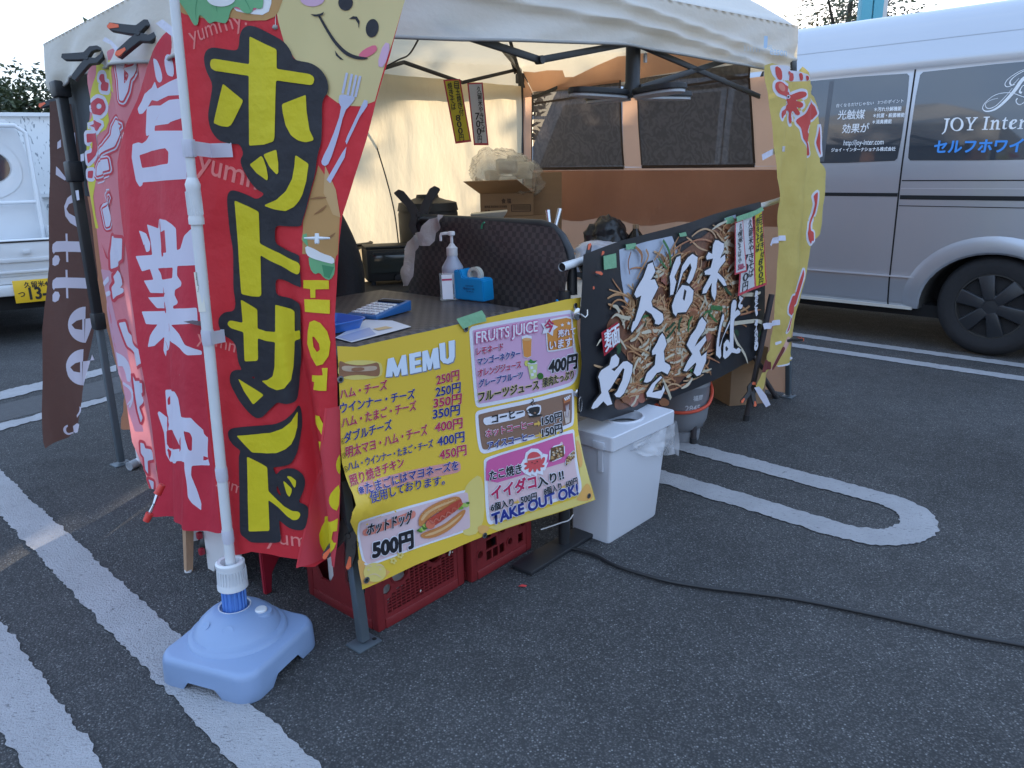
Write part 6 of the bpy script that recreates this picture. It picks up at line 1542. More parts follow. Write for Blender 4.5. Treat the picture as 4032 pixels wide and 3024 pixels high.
brush([(400, 170), (440, 160), (475, 200), (470, 320), (442, 420), (500, 370), (545, 410), (560, 470), (480, 525), (430, 580), (415, 700), (408, 1200), (470, 1240), (520, 1198), (570, 1240), (550, 1310), (490, 1330), (370, 1305), (300, 1390), (225, 1448), (180, 1400), (195, 1120), (260, 1025), (300, 1040), (328, 1100), (336, 690), (345, 500), (362, 260)], [[(232, 1190), (255, 1165), (295, 1225), (262, 1278), (235, 1260)]])
brush([(545, 60), (580, 100), (620, 120), (600, 170), (560, 230), (565, 265), (600, 260), (615, 290), (590, 345), (550, 368), (515, 320), (510, 280), (550, 180), (530, 120)])
def vtext(pr, s, x, y0, y1, m_, lay, w, bold=.02, lean=0):
    """vertical writing: one sign below the other"""
    n = len(s)
    for i, c in enumerate(s):
        if c == ' ': continue
        t = (i + .86) / n; y = y0 + (y1 - y0) * t; xx = x + lean * t
        pr.text(c, (xx - w / 2, y), (xx + w / 2, y), m_, lay, bold, (y1 - y0) / n * .92)
vtext(q, "素材と、 職人の技。", 898, -20, 1230, YW, 22, 62, .05)
q.build("lettering", yb)
# white pole that carries it
m = MB(); YBK = Surf(YB.O - YB.N * .030, YBU, YBN); pA, pB_ = YBK(*YBK.uv(2212, 1052)), YBK(*YBK.uv(3062, 790))
pA, pB_ = V3(pA), V3(pB_); m.tube([pA, pB_ + (pB_ - pA).normalized() * .15], .0125, WHP, 20, caps=False); m.tube([pA + (pB_ - pA).normalized() * .004, pA + (pB_ - pA).normalized() * .006], .0115, DARKM, 18)
m.build("banner_pole", label='white plastic pole carrying the black noodle banner', cat='pole', loc=pA)

# ================================================================== PRICE STRIPS
PRED, PYEL, PWH, PTX = M("price strip red", (.52, .05, .07), .5), M("price strip yellow", (.68, .58, .04), .5, var=.04, trans=.15), M("price strip white", (.66, .66, .68), .5, var=.04, trans=.15), M("price strip ink", (.02, .02, .025), .5)
def strip_tag(sf, zone, quad, base, cols, label, kind='price_strip', bend=0):
    """quad in zone pixels: TL TR BR BL"""
    u = [sf.uv(*zone(p)) for p in quad]
    def bl(s, t): return tuple((u[0][i] * (1 - s) + u[1][i] * s) * (1 - t) + (u[3][i] * (1 - s) + u[2][i] * s) * t for i in (0, 1))
    q = Print(sf, zone)
    n = 10
    def bpoly(s0, t0, s1, t1, m_, lay):
        L = [bl(s0, t0 + (t1 - t0) * k / n) for k in range(n + 1)] + [bl(s1, t1 - (t1 - t0) * k / n) for k in range(n + 1)]
        q.polyuv(L, m_, lay)
    bpoly(0, 0, 1, 1, PRED, 0); bpoly(.09, .022, .91, .965, base, 1)
    o = q.build(kind, label=label, cat='price sign', loc=sf(*bl(.5, 1)), group='price signs')
    q = Print(sf, zone)
    for s, sc, t0, t1, w, mt in cols:
        k = len(s)
        for i, c in enumerate(s):
            if c == ' ': continue
            t = t0 + (t1 - t0) * (i + .85) / k; a, b = bl(sc - w / 2, t), bl(sc + w / 2, t)
            q.textuv(c, a, b, mt, 2, .015, (t1 - t0) / k * .88 * math.hypot(u[0][0] - u[3][0], u[0][1] - u[3][1]))
    q.build("lettering", o)
    return o
ZT = Zone(1300, 0, 1100 / 2212)
HT = Surf(ADs(1.05).O, (1, .12, 0), (.12, -1, 0)); HT.O = at(2000, 300, 3.55); HT.N = V3((.12, -1, 0)).normalized()
strip_tag(HT, ZT, ((895, 632), (1030, 625), (1118, 1122), (992, 1138)), PYEL, (("目玉焼き付", .70, .04, .58, .27, PTX), ("焼きそば", .30, .05, .48, .27, PTX), ("800円", .44, .56, .97, .27, PTX)), 'yellow price strip hanging from the roof bar inside the tent')
strip_tag(HT, ZT, ((1085, 658), (1208, 652), (1255, 1150), (1138, 1150)), PWH, (("久留米やきそば", .70, .06, .80, .27, PTX), ("700円", .42, .48, .97, .27, PTX)), 'white price strip hanging from the roof bar inside the tent')
YBP = Surf(YB.O + YB.N * .024, YBU, YBN, disp=YB.disp)
strip_tag(YBP, Y5, ((1705, 88), (1772, 52), (1812, 710), (1700, 752)), PYEL, (("目玉焼き付", .66, .05, .64, .32, PTX), ("焼きそば", .27, .07, .52, .32, PTX), ("800円", .52, .62, .98, .32, PTX)), 'yellow price strip taped at the top right of the noodle banner')
YBP2 = Surf(YB.O + YB.N * .028, YBU, YBN, disp=YB.disp)
strip_tag(YBP2, Y5, ((1600, 118), (1690, 92), (1720, 742), (1560, 812)), PWH, (("久留米やきそば", .70, .06, .82, .30, PTX), ("700円", .36, .50, .97, .30, PTX)), 'long white price strip taped on the noodle banner beside the yellow one')
YBP3 = Surf(YB.O + YB.N * .033, YBU, YBN, disp=YB.disp)
strip_tag(YBP3, Y5, ((1535, 168), (1605, 140), (1640, 595), (1532, 625)), PWH, (("久留米", .62, .05, .42, .3, PTX), ("やきそば小", .40, .20, .80, .28, PTX)), 'short white handwritten price strip overlapping the long one on the noodle banner')
q = Print(YBP3, Y5); q.text("500-", (1556, 582), (1612, 566), MRD, 3, .03, 44); 
_o = q.build("lettering", [o for o in COL.objects if o.name.startswith('price_strip')][-1])

# ================================================================== THINGS ON THE GROUND
# ---- white bin
WB = M("white bin plastic", (.56, .58, .63), .38, var=.03, scale=4, bump=.03, bscale=200)
bF, bR = V3((.315, 2.290, 0)), V3((.574, 2.574, 0))
bx = (bR - bF).normalized(); by = V3((-bx.y, bx.x, 0))
bL, bD = .380, .185
def bp(x, y, z): return bF + bx * x + by * y + Zv * z
binT = thing("waste_bin", 'white plastic waste bin with round hole in its lid', 'bin', bp(bL / 2, bD / 2, 0))
def rrect(x0, y0, x1, y1, r, n=5):
    o = []
    for cx, cy, a0 in ((x1 - r, y1 - r, 0), (x0 + r, y1 - r, 90), (x0 + r, y0 + r, 180), (x1 - r, y0 + r, 270)):
        for k in range(n + 1): a = math.radians(a0 + 90 * k / n); o.append((cx + r * math.cos(a), cy + r * math.sin(a)))
    return o
m = MB()
lv = [(.082, .016, .0), (.078, .014, .006), (.030, .010, .31), (.026, .010, .326)]
rings = [[bp(x, y, z) for x, y in rrect(.010, b, bL - a, bD - b, .012)] for a, b, z in lv]
n = len(rings[0])
m.mesh([p for r_ in rings for p in r_], [[i * n + j, i * n + (j + 1) % n, (i + 1) * n + (j + 1) % n, (i + 1) * n + j] for i in range(3) for j in range(n)] + [list(range(n))[::-1]], WB)
m.build("body", binT, smooth=40)
m = MB()
lid = [(.003, .327), (.0, .330), (.0, .375), (.003, .378)]
rings = [[bp(x, y, z) for x, y in rrect(a, a, bL - a, bD - a, .010)] for a, z in lid]
m.mesh([p for r_ in rings for p in r_], [[i * n + j, i * n + (j + 1) % n, (i + 1) * n + (j + 1) % n, (i + 1) * n + j] for i in range(3) for j in range(n)], WB)
v2, f2 = fill([rrect(.003, .003, bL - .003, bD - .003, .008), ell(bL * .52, bD * .5, .078, .066, 0, 40)])
m.mesh([bp(x, y, .378) for x, y in v2], f2, WB)
h0 = [bp(x, y, .378) for x, y in ell(bL * .52, bD * .5, .078, .066, 0, 40)]; h1 = [bp(x, y, .383) for x, y in ell(bL * .52, bD * .5, .076, .064, 0, 40)]; h2 = [bp(x, y, .383) for x, y in ell(bL * .52, bD * .5, .072, .060, 0, 40)]; h3 = [bp(x, y, .352) for x, y in ell(bL * .52, bD * .5, .070, .058, 0, 40)]
hs_ = h0 + h1 + h2 + h3
m.mesh(hs_, [[i * 40 + j, i * 40 + (j + 1) % 40, (i + 1) * 40 + (j + 1) % 40, (i + 1) * 40 + j] for i in range(3) for j in range(40)], WB)
m.build("lid", binT, smooth=25)
m = MB(); m.mesh([bp(x, y, .345) for x, y in ((.02, .02), (bL - .04, .02), (bL - .04, bD - .02), (.02, bD - .02))], [[0, 1, 2, 3]], M("bin bag inside", (.55, .56, .58), .5, var=.2, scale=20)); m.build("bin_bag", binT)
m = MB(); m.hexa([bp(x, y, z) for z in (.25, .328) for x, y in ((.002, .04), (.009, .04), (.009, .058), (.002, .058))], WB); m.hexa([bp(x, y, z) for z in (.330, .355) for x, y in ((-.006, .03), (.0, .03), (.0, .075), (-.006, .075))], WB, .001); m.build("hinge_tab", binT)
# bag overhang on the long side (front) at its right end
PLB = M("clear plastic film", (.70, .71, .74), .18, var=.05, alpha=.38, bump=.8, bscale=30)
m = MB(); N1, N2 = 24, 12
vs = []
for j in range(N2 + 1):
    for i in range(N1 + 1):
        s, t = i / N1, j / N2
        x = bL * (.28 + .76 * s); drop = (.03 + .095 * s ** .8) * t
        y = -.006 - .012 * math.sin(s * 9 + t * 4) * t - .012 * t * s + .006 * mnoise.noise(V3((s * 9, t * 7, 1)))
        if s > .92: y += .15 * ((s - .92) / .08) ** 2 * .3
        vs.append(bp(x, y, .332 - drop + .008 * mnoise.noise(V3((s * 6, t * 3, 5))) * t))
m.mesh(vs, [[j * (N1 + 1) + i, j * (N1 + 1) + i + 1, (j + 1) * (N1 + 1) + i + 1, (j + 1) * (N1 + 1) + i] for j in range(N2) for i in range(N1)], PLB)
vs = []
for j in range(N2 + 1):
    for i in range(9):
        s, t = i / 8, j / N2; vs.append(bp(bL * 1.04 + .01 * math.sin(s * 7 + t * 4) * t, -.018 * t + s * bD * .9, .332 - .125 * t * (1 - .35 * s)))
m.mesh(vs, [[j * 9 + i, j * 9 + i + 1, (j + 1) * 9 + i + 1, (j + 1) * 9 + i] for j in range(N2) for i in range(8)], PLB)
m.build("bag_overhang", binT, smooth=180)

# ---- red bottle crates
CRR = M("crate red plastic", (.19, .017, .020), .45, var=.15, scale=8, bump=.1, bscale=60)
def crate(name_label, a0, a1, o_front, depth, fine):
    t = thing("bottle_crate", name_label, 'crate', T3((a0 + a1) / 2, o_front - depth / 2), 'red crates under the counter')
    Hc = .285; W = a1 - a0
    m = MB(); bvl = .006
    P_ = lambda a, o, z: T3(a0 + a, o_front - o, z)
    def bx_(aa, ab, oa, ob, za, zb_, bev=.003): m.hexa([P_(a, o, z) for z in (za, zb_) for a, o in ((aa, oa), (ab, oa), (ab, ob), (aa, ob))], CRR, bev)
    th = .012
    for a in (0, W - .028):
        for o in (0, depth - .028): bx_(a, a + .028, o, o + .028, .0, Hc, .006)
    for z0, z1 in ((.0, .030), (Hc - .035, Hc)):
        bx_(.028, W - .028, .0, th, z0, z1); bx_(.028, W - .028, depth - th, depth, z0, z1); bx_(.0, th, .028, depth - .028, z0, z1); bx_(W - th, W, .028, depth - .028, z0, z1)
    bx_(.01, W - .01, .01, depth - .01, .006, .016)
    m.build("shell", t)
    # pierced front and side walls
    holes = [(.26 * W, .150, .030), (.66 * W, .150, .030), (.12 * W, .115, .014), (.88 * W, .185, .014)] if fine else [(.30 * W, .205, .034), (.78 * W, .215, .034), (.14 * W, .165, .014), (.14 * W, .08, .012), (.5 * W, .125, .013), (.62 * W, .07, .011), (.84 * W, .11, .012)]
    q2 = MB()
    Sf = Surf(P_(0, .003, 0), EA, EO)
    loops = [[(.028, .030), (W - .028, .030), (W - .028, Hc - .035), (.028, Hc - .035)]]
    hl = [ell(x, z, r, r, 0, 24) for x, z, r in holes]
    R_ = random.Random(5)
    slots = []
    if fine:
        z = .042
        while z < Hc - .052:
            x = .038
            while x < W - .052:
                if all(math.hypot(x + .0075 - hx, z + .003 - hz) > r + .0135 for hx, hz, r in holes): slots.append([(x, z), (x + .0145, z), (x + .0145, z + .0062), (x, z + .0062)])
                x += .0172
            z += .0092
    else:
        nx, nz = 7, 5; cw = (W - .076) / nx; chh = (Hc - .10) / nz
        for i in range(nx):
            for k in range(nz):
                cx, cz = .040 + cw * i, .045 + chh * k
                w_, h_ = cw - .006, chh - .006
                if (i * 3 + k * 5) % 4 == 0 and i < nx - 1: w_ = cw * 1.6
                if all(math.hypot(cx + w_ / 2 - hx, cz + h_ / 2 - hz) > r + .022 for hx, hz, r in holes) and not any(abs(cx - s_[0][0]) < .001 + (s_[1][0] - s_[0][0]) and cz == s_[0][1] and cx < s_[1][0] and cx > s_[0][0] for s_ in slots): slots.append([(cx, cz), (cx + w_, cz), (cx + w_, cz + h_), (cx, cz + h_)])
    for dz in (0, -.005):
        v2, f2 = fill(loops + hl + slots); q2.mesh([Sf(x, z, dz) for x, z in v2], f2, CRR)
    for lp in hl + slots:
        k = len(lp); q2.mesh([Sf(x, z, 0) for x, z in lp] + [Sf(x, z, -.005) for x, z in lp], [[i, (i + 1) % k, k + (i + 1) % k, k + i] for i in range(k)], CRR)
    for x, z, r in holes[:2] if fine else holes: 
        ri = ell(x, z, r + .004, r + .004, 0, 24); ro = ell(x, z, r, r, 0, 24); q2.mesh([Sf(a, b, .0035) for a, b in ri] + [Sf(a, b, .0035) for a, b in ro] + [Sf(a, b, .0) for a, b in ri], [[i, (i + 1) % 24, 24 + (i + 1) % 24, 24 + i] for i in range(24)] + [[48 + i, 48 + (i + 1) % 24, (i + 1) % 24, i] for i in range(24)], CRR)
    if fine:
        SPL = M("dried white splash", (.55, .52, .48), .6)
        for k in range(16):
            x, z, r = R_.choice(((.012, .20), (.015, .235), (W - .04, .2), (W - .05, .16), (W - .055, .13), (.16, .06), (.06, .25))) + (R_.uniform(.002, .007),); x += R_.uniform(-.012, .012); z += R_.uniform(-.015, .015)
            q2.mesh([Sf(x + r * R_.uniform(.5, 1) * math.cos(t_), z + r * R_.uniform(.6, 1.3) * math.sin(t_), .0052) for t_ in [6.28 * j / 9 for j in range(9)]], [list(range(9))], SPL)
    q2.build("pierced_wall", t, smooth=30)
    # side wall with two big openings
    q2 = MB(); Ss = Surf(P_(.003, depth, 0), EO, -EA)
    lp = [(.028, .030), (depth - .028, .030), (depth - .028, Hc - .035), (.028, Hc - .035)]
    hh = [chaikin([(x0, .075), (x0 + .085, .075), (x0 + .085, .20), (x0 + .06, .235), (x0 + .025, .235), (x0, .20)], 1) for x0 in (.045, depth - .135)]
    for dz in (0, -.008): v2, f2 = fill([lp] + hh); q2.mesh([Ss(x, z, dz) for x, z in v2], f2, CRR)
    for l_p in hh: k = len(l_p); q2.mesh([Ss(x, z, 0) for x, z in l_p] + [Ss(x, z, -.008) for x, z in l_p], [[i, (i + 1) % k, k + (i + 1) % k, k + i] for i in range(k)], CRR)
    q2.build("side_wall", t, smooth=30)
    # back and far side plain
    q2 = MB(); q2.hexa([P_(a, o, z) for z in (.031, Hc - .036) for a, o in ((.029, depth - .009), (W - .029, depth - .009), (W - .029, depth - .003), (.029, depth - .003))], CRR); q2.hexa([P_(a, o, z) for z in (.031, Hc - .036) for a, o in ((W - .009, .029), (W - .003, .029), (W - .003, depth - .029), (W - .009, depth - .029))], CRR); q2.build("back_wall", t)
    return t
crate('red plastic crate with fine slotted front, left one under the menu banner', .055, .390, -.005, .32, True)
crate('red plastic crate with coarse open grid front, right one under the menu banner', .402, .688, .012, .32, False)
for k, (a, o) in enumerate(((.12, -.11), (.12, -.22), (.22, -.16))):
    m = MB(); m.lathe(T3(a, o, .017), [(.045, 0), (.05, .01), (.05, .17), (.04, .19), (.015, .20), (.0, .20)], M("white bottle", (.62, .62, .62), .35), 24); m.lathe(T3(a, o, .21), [(.018, 0), (.018, .025), (.0, .026)], M("white bottle", (.62, .62, .62)), 16)
    m.build("bottle", label='white plastic bottle standing in the left red crate', cat='bottle', group='white bottles in the left crate', loc=T3(a, o, .017))

# ---- cable
m = MB()
pts = [gp(x, y, .009) for x, y in ((2150, 2140), (2220, 2152), (2330, 2180), (2420, 2225), (2520, 2258), (2640, 2290), (2800, 2316), (2960, 2335), (3150, 2362), (3380, 2408), (3600, 2455), (3800, 2500), (4032, 2542), (4300, 2600))]
pp = [tuple(p) for p in pts]
def cr3(p, n=8):
    out = []
    for i in range(len(p) - 1):
        p0, p1, p2, p3 = V3(p[max(i - 1, 0)]), V3(p[i]), V3(p[i + 1]), V3(p[min(i + 2, len(p) - 1)])
        for k in range(n):
            t = k / n; out.append(.5 * (2 * p1 + (p2 - p0) * t + (2 * p0 - 5 * p1 + 4 * p2 - p3) * t * t + (3 * p1 - p0 - 3 * p2 + p3) * t ** 3))
    return out + [V3(p[-1])]
CABL = M("black cable sheath", (.016, .017, .020), .45, var=.2, scale=60)
m.tube(cr3(pp), .0062, CABL, 10); m.build("power_cable", label='thick black power cable lying across the asphalt', cat='cable', smooth=180)
# litter
m = MB(); c = gp(2058, 2308, .004); m.mesh([c + V3((x, y, z)) for x, y, z in ((-.014, 0, 0), (-.002, .006, .003), (.013, .003, .001), (.010, -.004, 0), (-.004, -.005, .002))], [[0, 1, 4], [1, 2, 3, 4]], M("red scrap", (.6, .05, .05), .5)); m.build("red_scrap", label='tiny red paper scrap on the asphalt', cat='litter')

# ---- gas cylinder
GAS = M("gas cylinder grey", (.20, .21, .23), .42, .1, var=.06, scale=10, bump=.05, bscale=60)
gc = T3(1.945, -.135); gr = .118
gas = thing("gas_cylinder", 'grey gas cylinder with orange hose below the noodle banner', 'gas cylinder', gc)
m = MB(); m.lathe(gc, [(.075, .0), (.082, .004), (.086, .035), (.086, .05), (.078, .055)], GAS, 40, cap1=False); m.build("foot_ring", gas)
m = MB(); m.lathe(gc, [(.03, .04), (.07, .048), (.098, .07), (.113, .105), (gr, .15), (gr, .255), (gr + .003, .26), (gr + .003, .268), (gr, .273), (gr, .40), (.112, .44), (.09, .475), (.05, .49), (.0, .492)], GAS, 48); m.build("shell", gas, smooth=60)
m = MB(); m.lathe(gc, [(.075, .47), (.078, .475), (.078, .56), (.075, .56)], GAS, 32, cap0=False, cap1=False); m.lathe(gc, [(.012, .49), (.012, .54), (.02, .54), (.02, .56), (.0, .56)], STEEL, 14); m.build("valve_guard", gas)
q = MB()
def cyl_text(s, ang0, z, size, mt, bold=.02):
    vs, fs, w, _, _ = text2d(s, bold)
    tocam = (CP - gc); a0 = math.atan2(tocam.y, tocam.x)
    pr = bmesh.new()
    out = []
    for x, y in vs:
        a = a0 + ang0 + (x - w / 2) * size / gr; out.append(gc + V3((math.cos(a) * (gr + .0015), math.sin(a) * (gr + .0015), z + y * size)))
    q.mesh(out, fs, mt)
GTX = M("cylinder lettering", (.52, .54, .58), .5)
cyl_text("㈱", .25, .285, .048, GTX); cyl_text("桑", .72, .30, .045, GTX); cyl_text("福岡", .62, .212, .026, GTX); cyl_text("2845", .42, .165, .036, GTX)
q.build("lettering", gas)
m = MB(); hose = []
tocam = math.atan2((CP - gc).y, (CP - gc).x)
for k in range(30):
    a = tocam - 1.9 + 3.9 * k / 29; hose.append(gc + V3((math.cos(a) * (gr + .012), math.sin(a) * (gr + .012), .205 - .045 * math.cos((k - 13) / 29 * 3.6) + (.035 if k > 22 else 0) * (k - 22) / 7)))
hose += [gc + V3((math.cos(tocam + 2.3) * .1, math.sin(tocam + 2.3) * .1, .38)), gc + V3((0, 0, .54))]
m.tube(cr3([tuple(h) for h in hose], 3), .0075, M("orange hose", (.62, .075, .035), .5), 12); m.build("hose", label='orange rubber gas hose looped round the grey cylinder', cat='hose', smooth=180)

# ---- cardboard box on the ground
CARD = M("cardboard", (.27, .175, .105), .8, var=.12, scale=6, bump=.15, bscale=120, stretch=(1, 1, 8))
CTX = M("cardboard ink", (.07, .045, .035), .8)
def carton(name, label, F, ang, w, d, h, texts=(), flaps=False, tape=False, group=None):
    X = V3((math.cos(ang), math.sin(ang), 0)); Y = V3((-X.y, X.x, 0)); F = V3(F)
    t = thing(name, label, 'box', F + X * w / 2 + Y * d / 2, group)
    m = MB()
    P_ = lambda x, y, z: F + X * x + Y * y + Zv * z
    if not flaps: m.hexa([P_(x, y, z) for z in (0, h) for x, y in ((0, 0), (w, 0), (w, d), (0, d))], CARD, .002)
    else:
        for (x0, y0, x1, y1) in ((0, 0, w, .004), (0, d - .004, w, d), (0, .004, .004, d - .004), (w - .004, .004, w, d - .004)): m.hexa([P_(x, y, z) for z in (0, h) for x, y in ((x0, y0), (x1, y0), (x1, y1), (x0, y1))], CARD)
        m.hexa([P_(x, y, z) for z in (.0, .004) for x, y in ((.004, .004), (w - .004, .004), (w - .004, d - .004), (.004, d - .004))], CARD)
    b = m.build("carton_body", t)
    if texts:
        q = Print(Surf(P_(0, 0, 0), X, -Y))
        q2 = Print(Surf(P_(0, 0, 0), Y, -X))
        for tx in texts: tx(q, q2, w, h)
        q.mb.take(q2.mb.bm, CTX); q.build("lettering", b)
    return t, P_
def tx_g(q, q2, w, h):
    q.polyuv([(.02, .05), (.10, .05), (.10, .14), (.02, .14)], CTX, 1, holes=[[(.024, .054), (.096, .054), (.096, .136), (.024, .136)]])
    for k in range(9): q.polyuv([(.03 + k * .007, .065), (.033 + k * .007, .065), (.033 + k * .007, .125), (.03 + k * .007, .125)], CTX, 1)
    q.textuv("米", (.07, .17), (.12, .17), CTX, 1, .04)
tg, P_g = carton("carton", 'brown cardboard carton on the ground behind the gas cylinder', gp(2872, 1600), math.atan2(EA.y, EA.x) - 1.25 + 1.57 * 0 + .62, .20, .26, .30)
# green tape down its right side is printed on the side that faces right
# ---- folding table behind the noodle banner
tb = thing("folding_table", 'folding table with dark crossed legs behind the noodle banner', 'table', T3(1.75, -.28))
m = MB(); m.hexa([T3(a, o, z) for z in (.70, .73) for a, o in ((1.12, -.52), (2.42, -.52), (2.42, -.02), (1.12, -.02))], M("table board", (.55, .53, .5)), .004); m.build("tabletop", tb)
LEGB = M("brown steel leg", (.055, .05, .055), .4, .3, var=.1)
def rod(pa, pb, o_a=None, r=.0135):
    m = MB(); m.tube([pa, pb], r, LEGB, 14); m.lathe(pb, [(r * 1.15, 0), (r * 1.15, .03)], BLKM, 14, (pa - pb)); m.build("leg", tb)
rod(T3(1.93, -.06, .70), gp(2729, 1748, .0)); rod(T3(2.40, .06, .62), gp(2936, 1656, .0)); rod(T3(2.36, -.30, .70), gp(3058, 1568)); rod(T3(1.15, -.45, .70), T3(1.18, -.40, 0))
m = MB(); m.tube([gp(3035, 1470, .2) * 0 + T3(2.37, -.1, .42), T3(2.44, .03, .25)], .011, LEGB); m.build("brace", tb)

# ---- stools, wooden leg, white pipe
RDP = M("dark red stool plastic", (.30, .014, .030), .4, var=.08)
WPL = M("white stool plastic", (.66, .66, .67), .4, var=.04)
st = thing("folding_stool", 'white and dark red folding step stool below the hot sandwich flag', 'stool', (-.78, 2.12, 0))
s0, s1, s2 = gp(818, 2240), gp(968, 2318), gp(1035, 2338)
ux = (s1 - s0).normalized()
m = MB()
for p0, w_, h_, mt in ((s0, .175, .30, WPL),):
    m.prism([(0, 0), (.035, 0), (.05, .035), (w_ - .05, .035), (w_ - .035, 0), (w_, 0), (w_ - .006, .30), (.006, .30)], p0, ux, Zv, -.02, mt, .002)
m.build("white_leg_panel", st)
for z in (.055, .11, .165, .22):
    for x in (-.004, .171): m = MB(); m.box(s0 + ux * (x + .004) + V3((0, 0, z)) - V3((ux.y, -ux.x, 0)) * -.012, .016, .016, .022, RDP, ux, .003); m.build("hinge_clip", st)
rdx = (gp(1340, 2190) - s2); rdx.z = 0; rdx.normalize()
m = MB(); m.prism([(0, 0), (.022, 0), (.03, .06), (.06, .10), (.24, .10), (.27, .06), (.28, 0), (.30, 0), (.295, .30), (.0, .30)], s2, rdx, Zv, .015, RDP, .003)
m.build("red_leg_panel", st)
m = MB(); m.hexa([p + V3((0, 0, z)) for z in (.30, .315) for p in (s0, s1, s2 + rdx * .30, s0 + rdx * .30)], RDP, .004); m.build("seat", st)
s5 = gp(745, 2136); m = MB(); m.prism([(0, 0), (.03, 0), (.04, .03), (.10, .03), (.11, 0), (.14, 0), (.135, .25), (.005, .25)], s5, V3((.9, .45, 0)), Zv, -.02, WPL, .002)
s6 = thing("plastic_stool", 'low white plastic stool half hidden behind the crimson flag', 'stool', s5); m.build("leg_panel", s6); m = MB(); m.hexa([s5 + V3((x, y, z)) for z in (.25, .265) for x, y in ((-.01, -.02), (.14, .06), (.06, .26), (-.09, .18))], WPL, .004); m.build("seat", s6)
WOOD = M("pale wood", (.36, .22, .13), .6, var=.25, scale=6, stretch=(14, 14, 1.5), bump=.1, bscale=40)
wt = thing("wooden_stool", 'small wooden stool with tapered leg showing under the crimson flag', 'stool', (-1.10, 2.28, 0))
for k, (x, y, dx, dy) in enumerate(((-1.027, 2.175, -.012, .10), (-1.14, 2.55, .0, -.05), (-.90, 2.46, -.04, -.02), (-1.02, 2.66, .0, -.05))):
    m = MB(); m.tube([V3((x, y, 0)), V3((x + dx, y + dy, .24))], [.014, .022], WOOD, 4, flat=(1, 0, 0)); m.tube([V3((x, y, 0)), V3((x, y, .006))], .012, WPL, 10); m.build("leg", wt)
m = MB(); m.hexa([V3((x, y, z)) for z in (.24, .265) for x, y in ((-1.04, 2.26), (-.92, 2.43), (-1.01, 2.62), (-1.16, 2.50))], WOOD, .004); m.build("seat", wt)
pp0 = [gp(508, 1836, .02), gp(535, 1824, .02), gp(556, 1810, .03)]
m = MB(); m.tube([pp0[0], pp0[1], pp0[1].lerp(pp0[2], .7), pp0[2], pp0[2] + V3((0, .0, .05)), pp0[2] + V3((-.01, .02, .5))], .017, WHP, 14)
m.build("pipe_foot", thing("pipe_rack", 'bent white pipe foot beside the left tent leg', 'rack', pp0[1])); m = MB(); m.lathe(pp0[0], [(.019, 0), (.019, .05)], M("grey cap", (.35, .38, .42), .5), 14, pp0[1] - pp0[0]); m.build("end_cap", [o for o in COL.objects if o.name.startswith("pipe_rack")][0])

# ================================================================== ON THE COUNTER
TZ = .802
def cp_(a, o, z=TZ): return T3(a, o, z)
# sanitiser bottle
sb = thing("pump_bottle", 'white pump bottle of hand sanitiser beside the blue tape dispenser', 'bottle', cp_(.695, -.315))
c = cp_(.695, -.315)
BOT = M("translucent bottle plastic", (.50, .55, .66), .3, var=.04, trans=.25, tcol=(.6, .65, .75))
m = MB(); m.lathe(c, [(.030, 0), (.034, .004), (.035, .09), (.034, .098), (.018, .125), (.016, .135)], BOT, 36, cap1=False); m.build("body", sb, smooth=50)
m = MB(); m.lathe(c, [(.0352, .012), (.0356, .013), (.0356, .08), (.0352, .081)], M("bottle label", (.50, .52, .58), .4), 36, cap0=False, cap1=False); m.lathe(c, [(.0358, .012), (.0358, .045)], M("label navy", (.02, .03, .16), .4), 36, cap0=False, cap1=False); m.build("label", sb)
m = MB(); m.lathe(c, [(.017, .132), (.018, .134), (.018, .158), (.013, .162), (.010, .166), (.008, .170), (.005, .172), (.005, .198)], WPL, 24, cap1=False)
m.lathe(c, [(.008, .196), (.0115, .198), (.0115, .207), (.009, .210), (.0, .210)], WPL, 20)
lf = -RT; lf.z = 0; lf.normalize()
m.tube([c + Zv * .203, c + lf * .02 + Zv * .2035, c + lf * .033 + Zv * .202, c + lf * .035 + Zv * .196, c + lf * .035 + Zv * .180], [.006, .0052, .0048, .0045, .0042], WPL, 12); m.build("pump", sb, smooth=50)
# card stand (its square code is left blank)
cs = thing("card_stand", 'clear stand holding a small white card with red stripe', 'card stand', cp_(.655, -.27))
cx = (gp(1782, 1180, TZ) - gp(1735, 1184, TZ)); c0 = gp(1736, 1184, TZ); c0.z = TZ
cu_ = V3((.97, .24, 0)).normalized(); cnr = V3((.24, -.97, 0)).normalized()
m = MB(); ACR = M("clear acrylic", (.75, .80, .78), .08, alpha=.22, spec=.8)
back = lambda x, z: c0 + cu_ * x - cnr * (.012 * z / .085 + .0) + Zv * z
m.mesh([back(0, .0) + cnr * .001, back(.048, 0) + cnr * .001, back(.048, .085) + cnr * .001, back(0, .085) + cnr * .001] + [c0 + cnr * .03, c0 + cu_ * .048 + cnr * .03], [[0, 1, 2, 3]], ACR); m.hexa([c0 + cu_ * x - cnr * y + Zv * z for z in (.0003, .0025) for x, y in ((0, -.0), (.056, 0), (.056, .035), (0, .035))], ACR); m.build("holder", cs)
m = MB(); m.mesh([back(.006, .004) + cnr * .003, back(.040, .004) + cnr * .003, back(.040, .080) + cnr * .003, back(.006, .080) + cnr * .003], [[0, 1, 2, 3]], M("white card", (.70, .70, .74), .5)); m.mesh([back(.007, .062) + cnr * .004, back(.039, .062) + cnr * .004, back(.039, .068) + cnr * .004, back(.007, .068) + cnr * .004], [[0, 1, 2, 3]], MRD); m.build("card", cs)
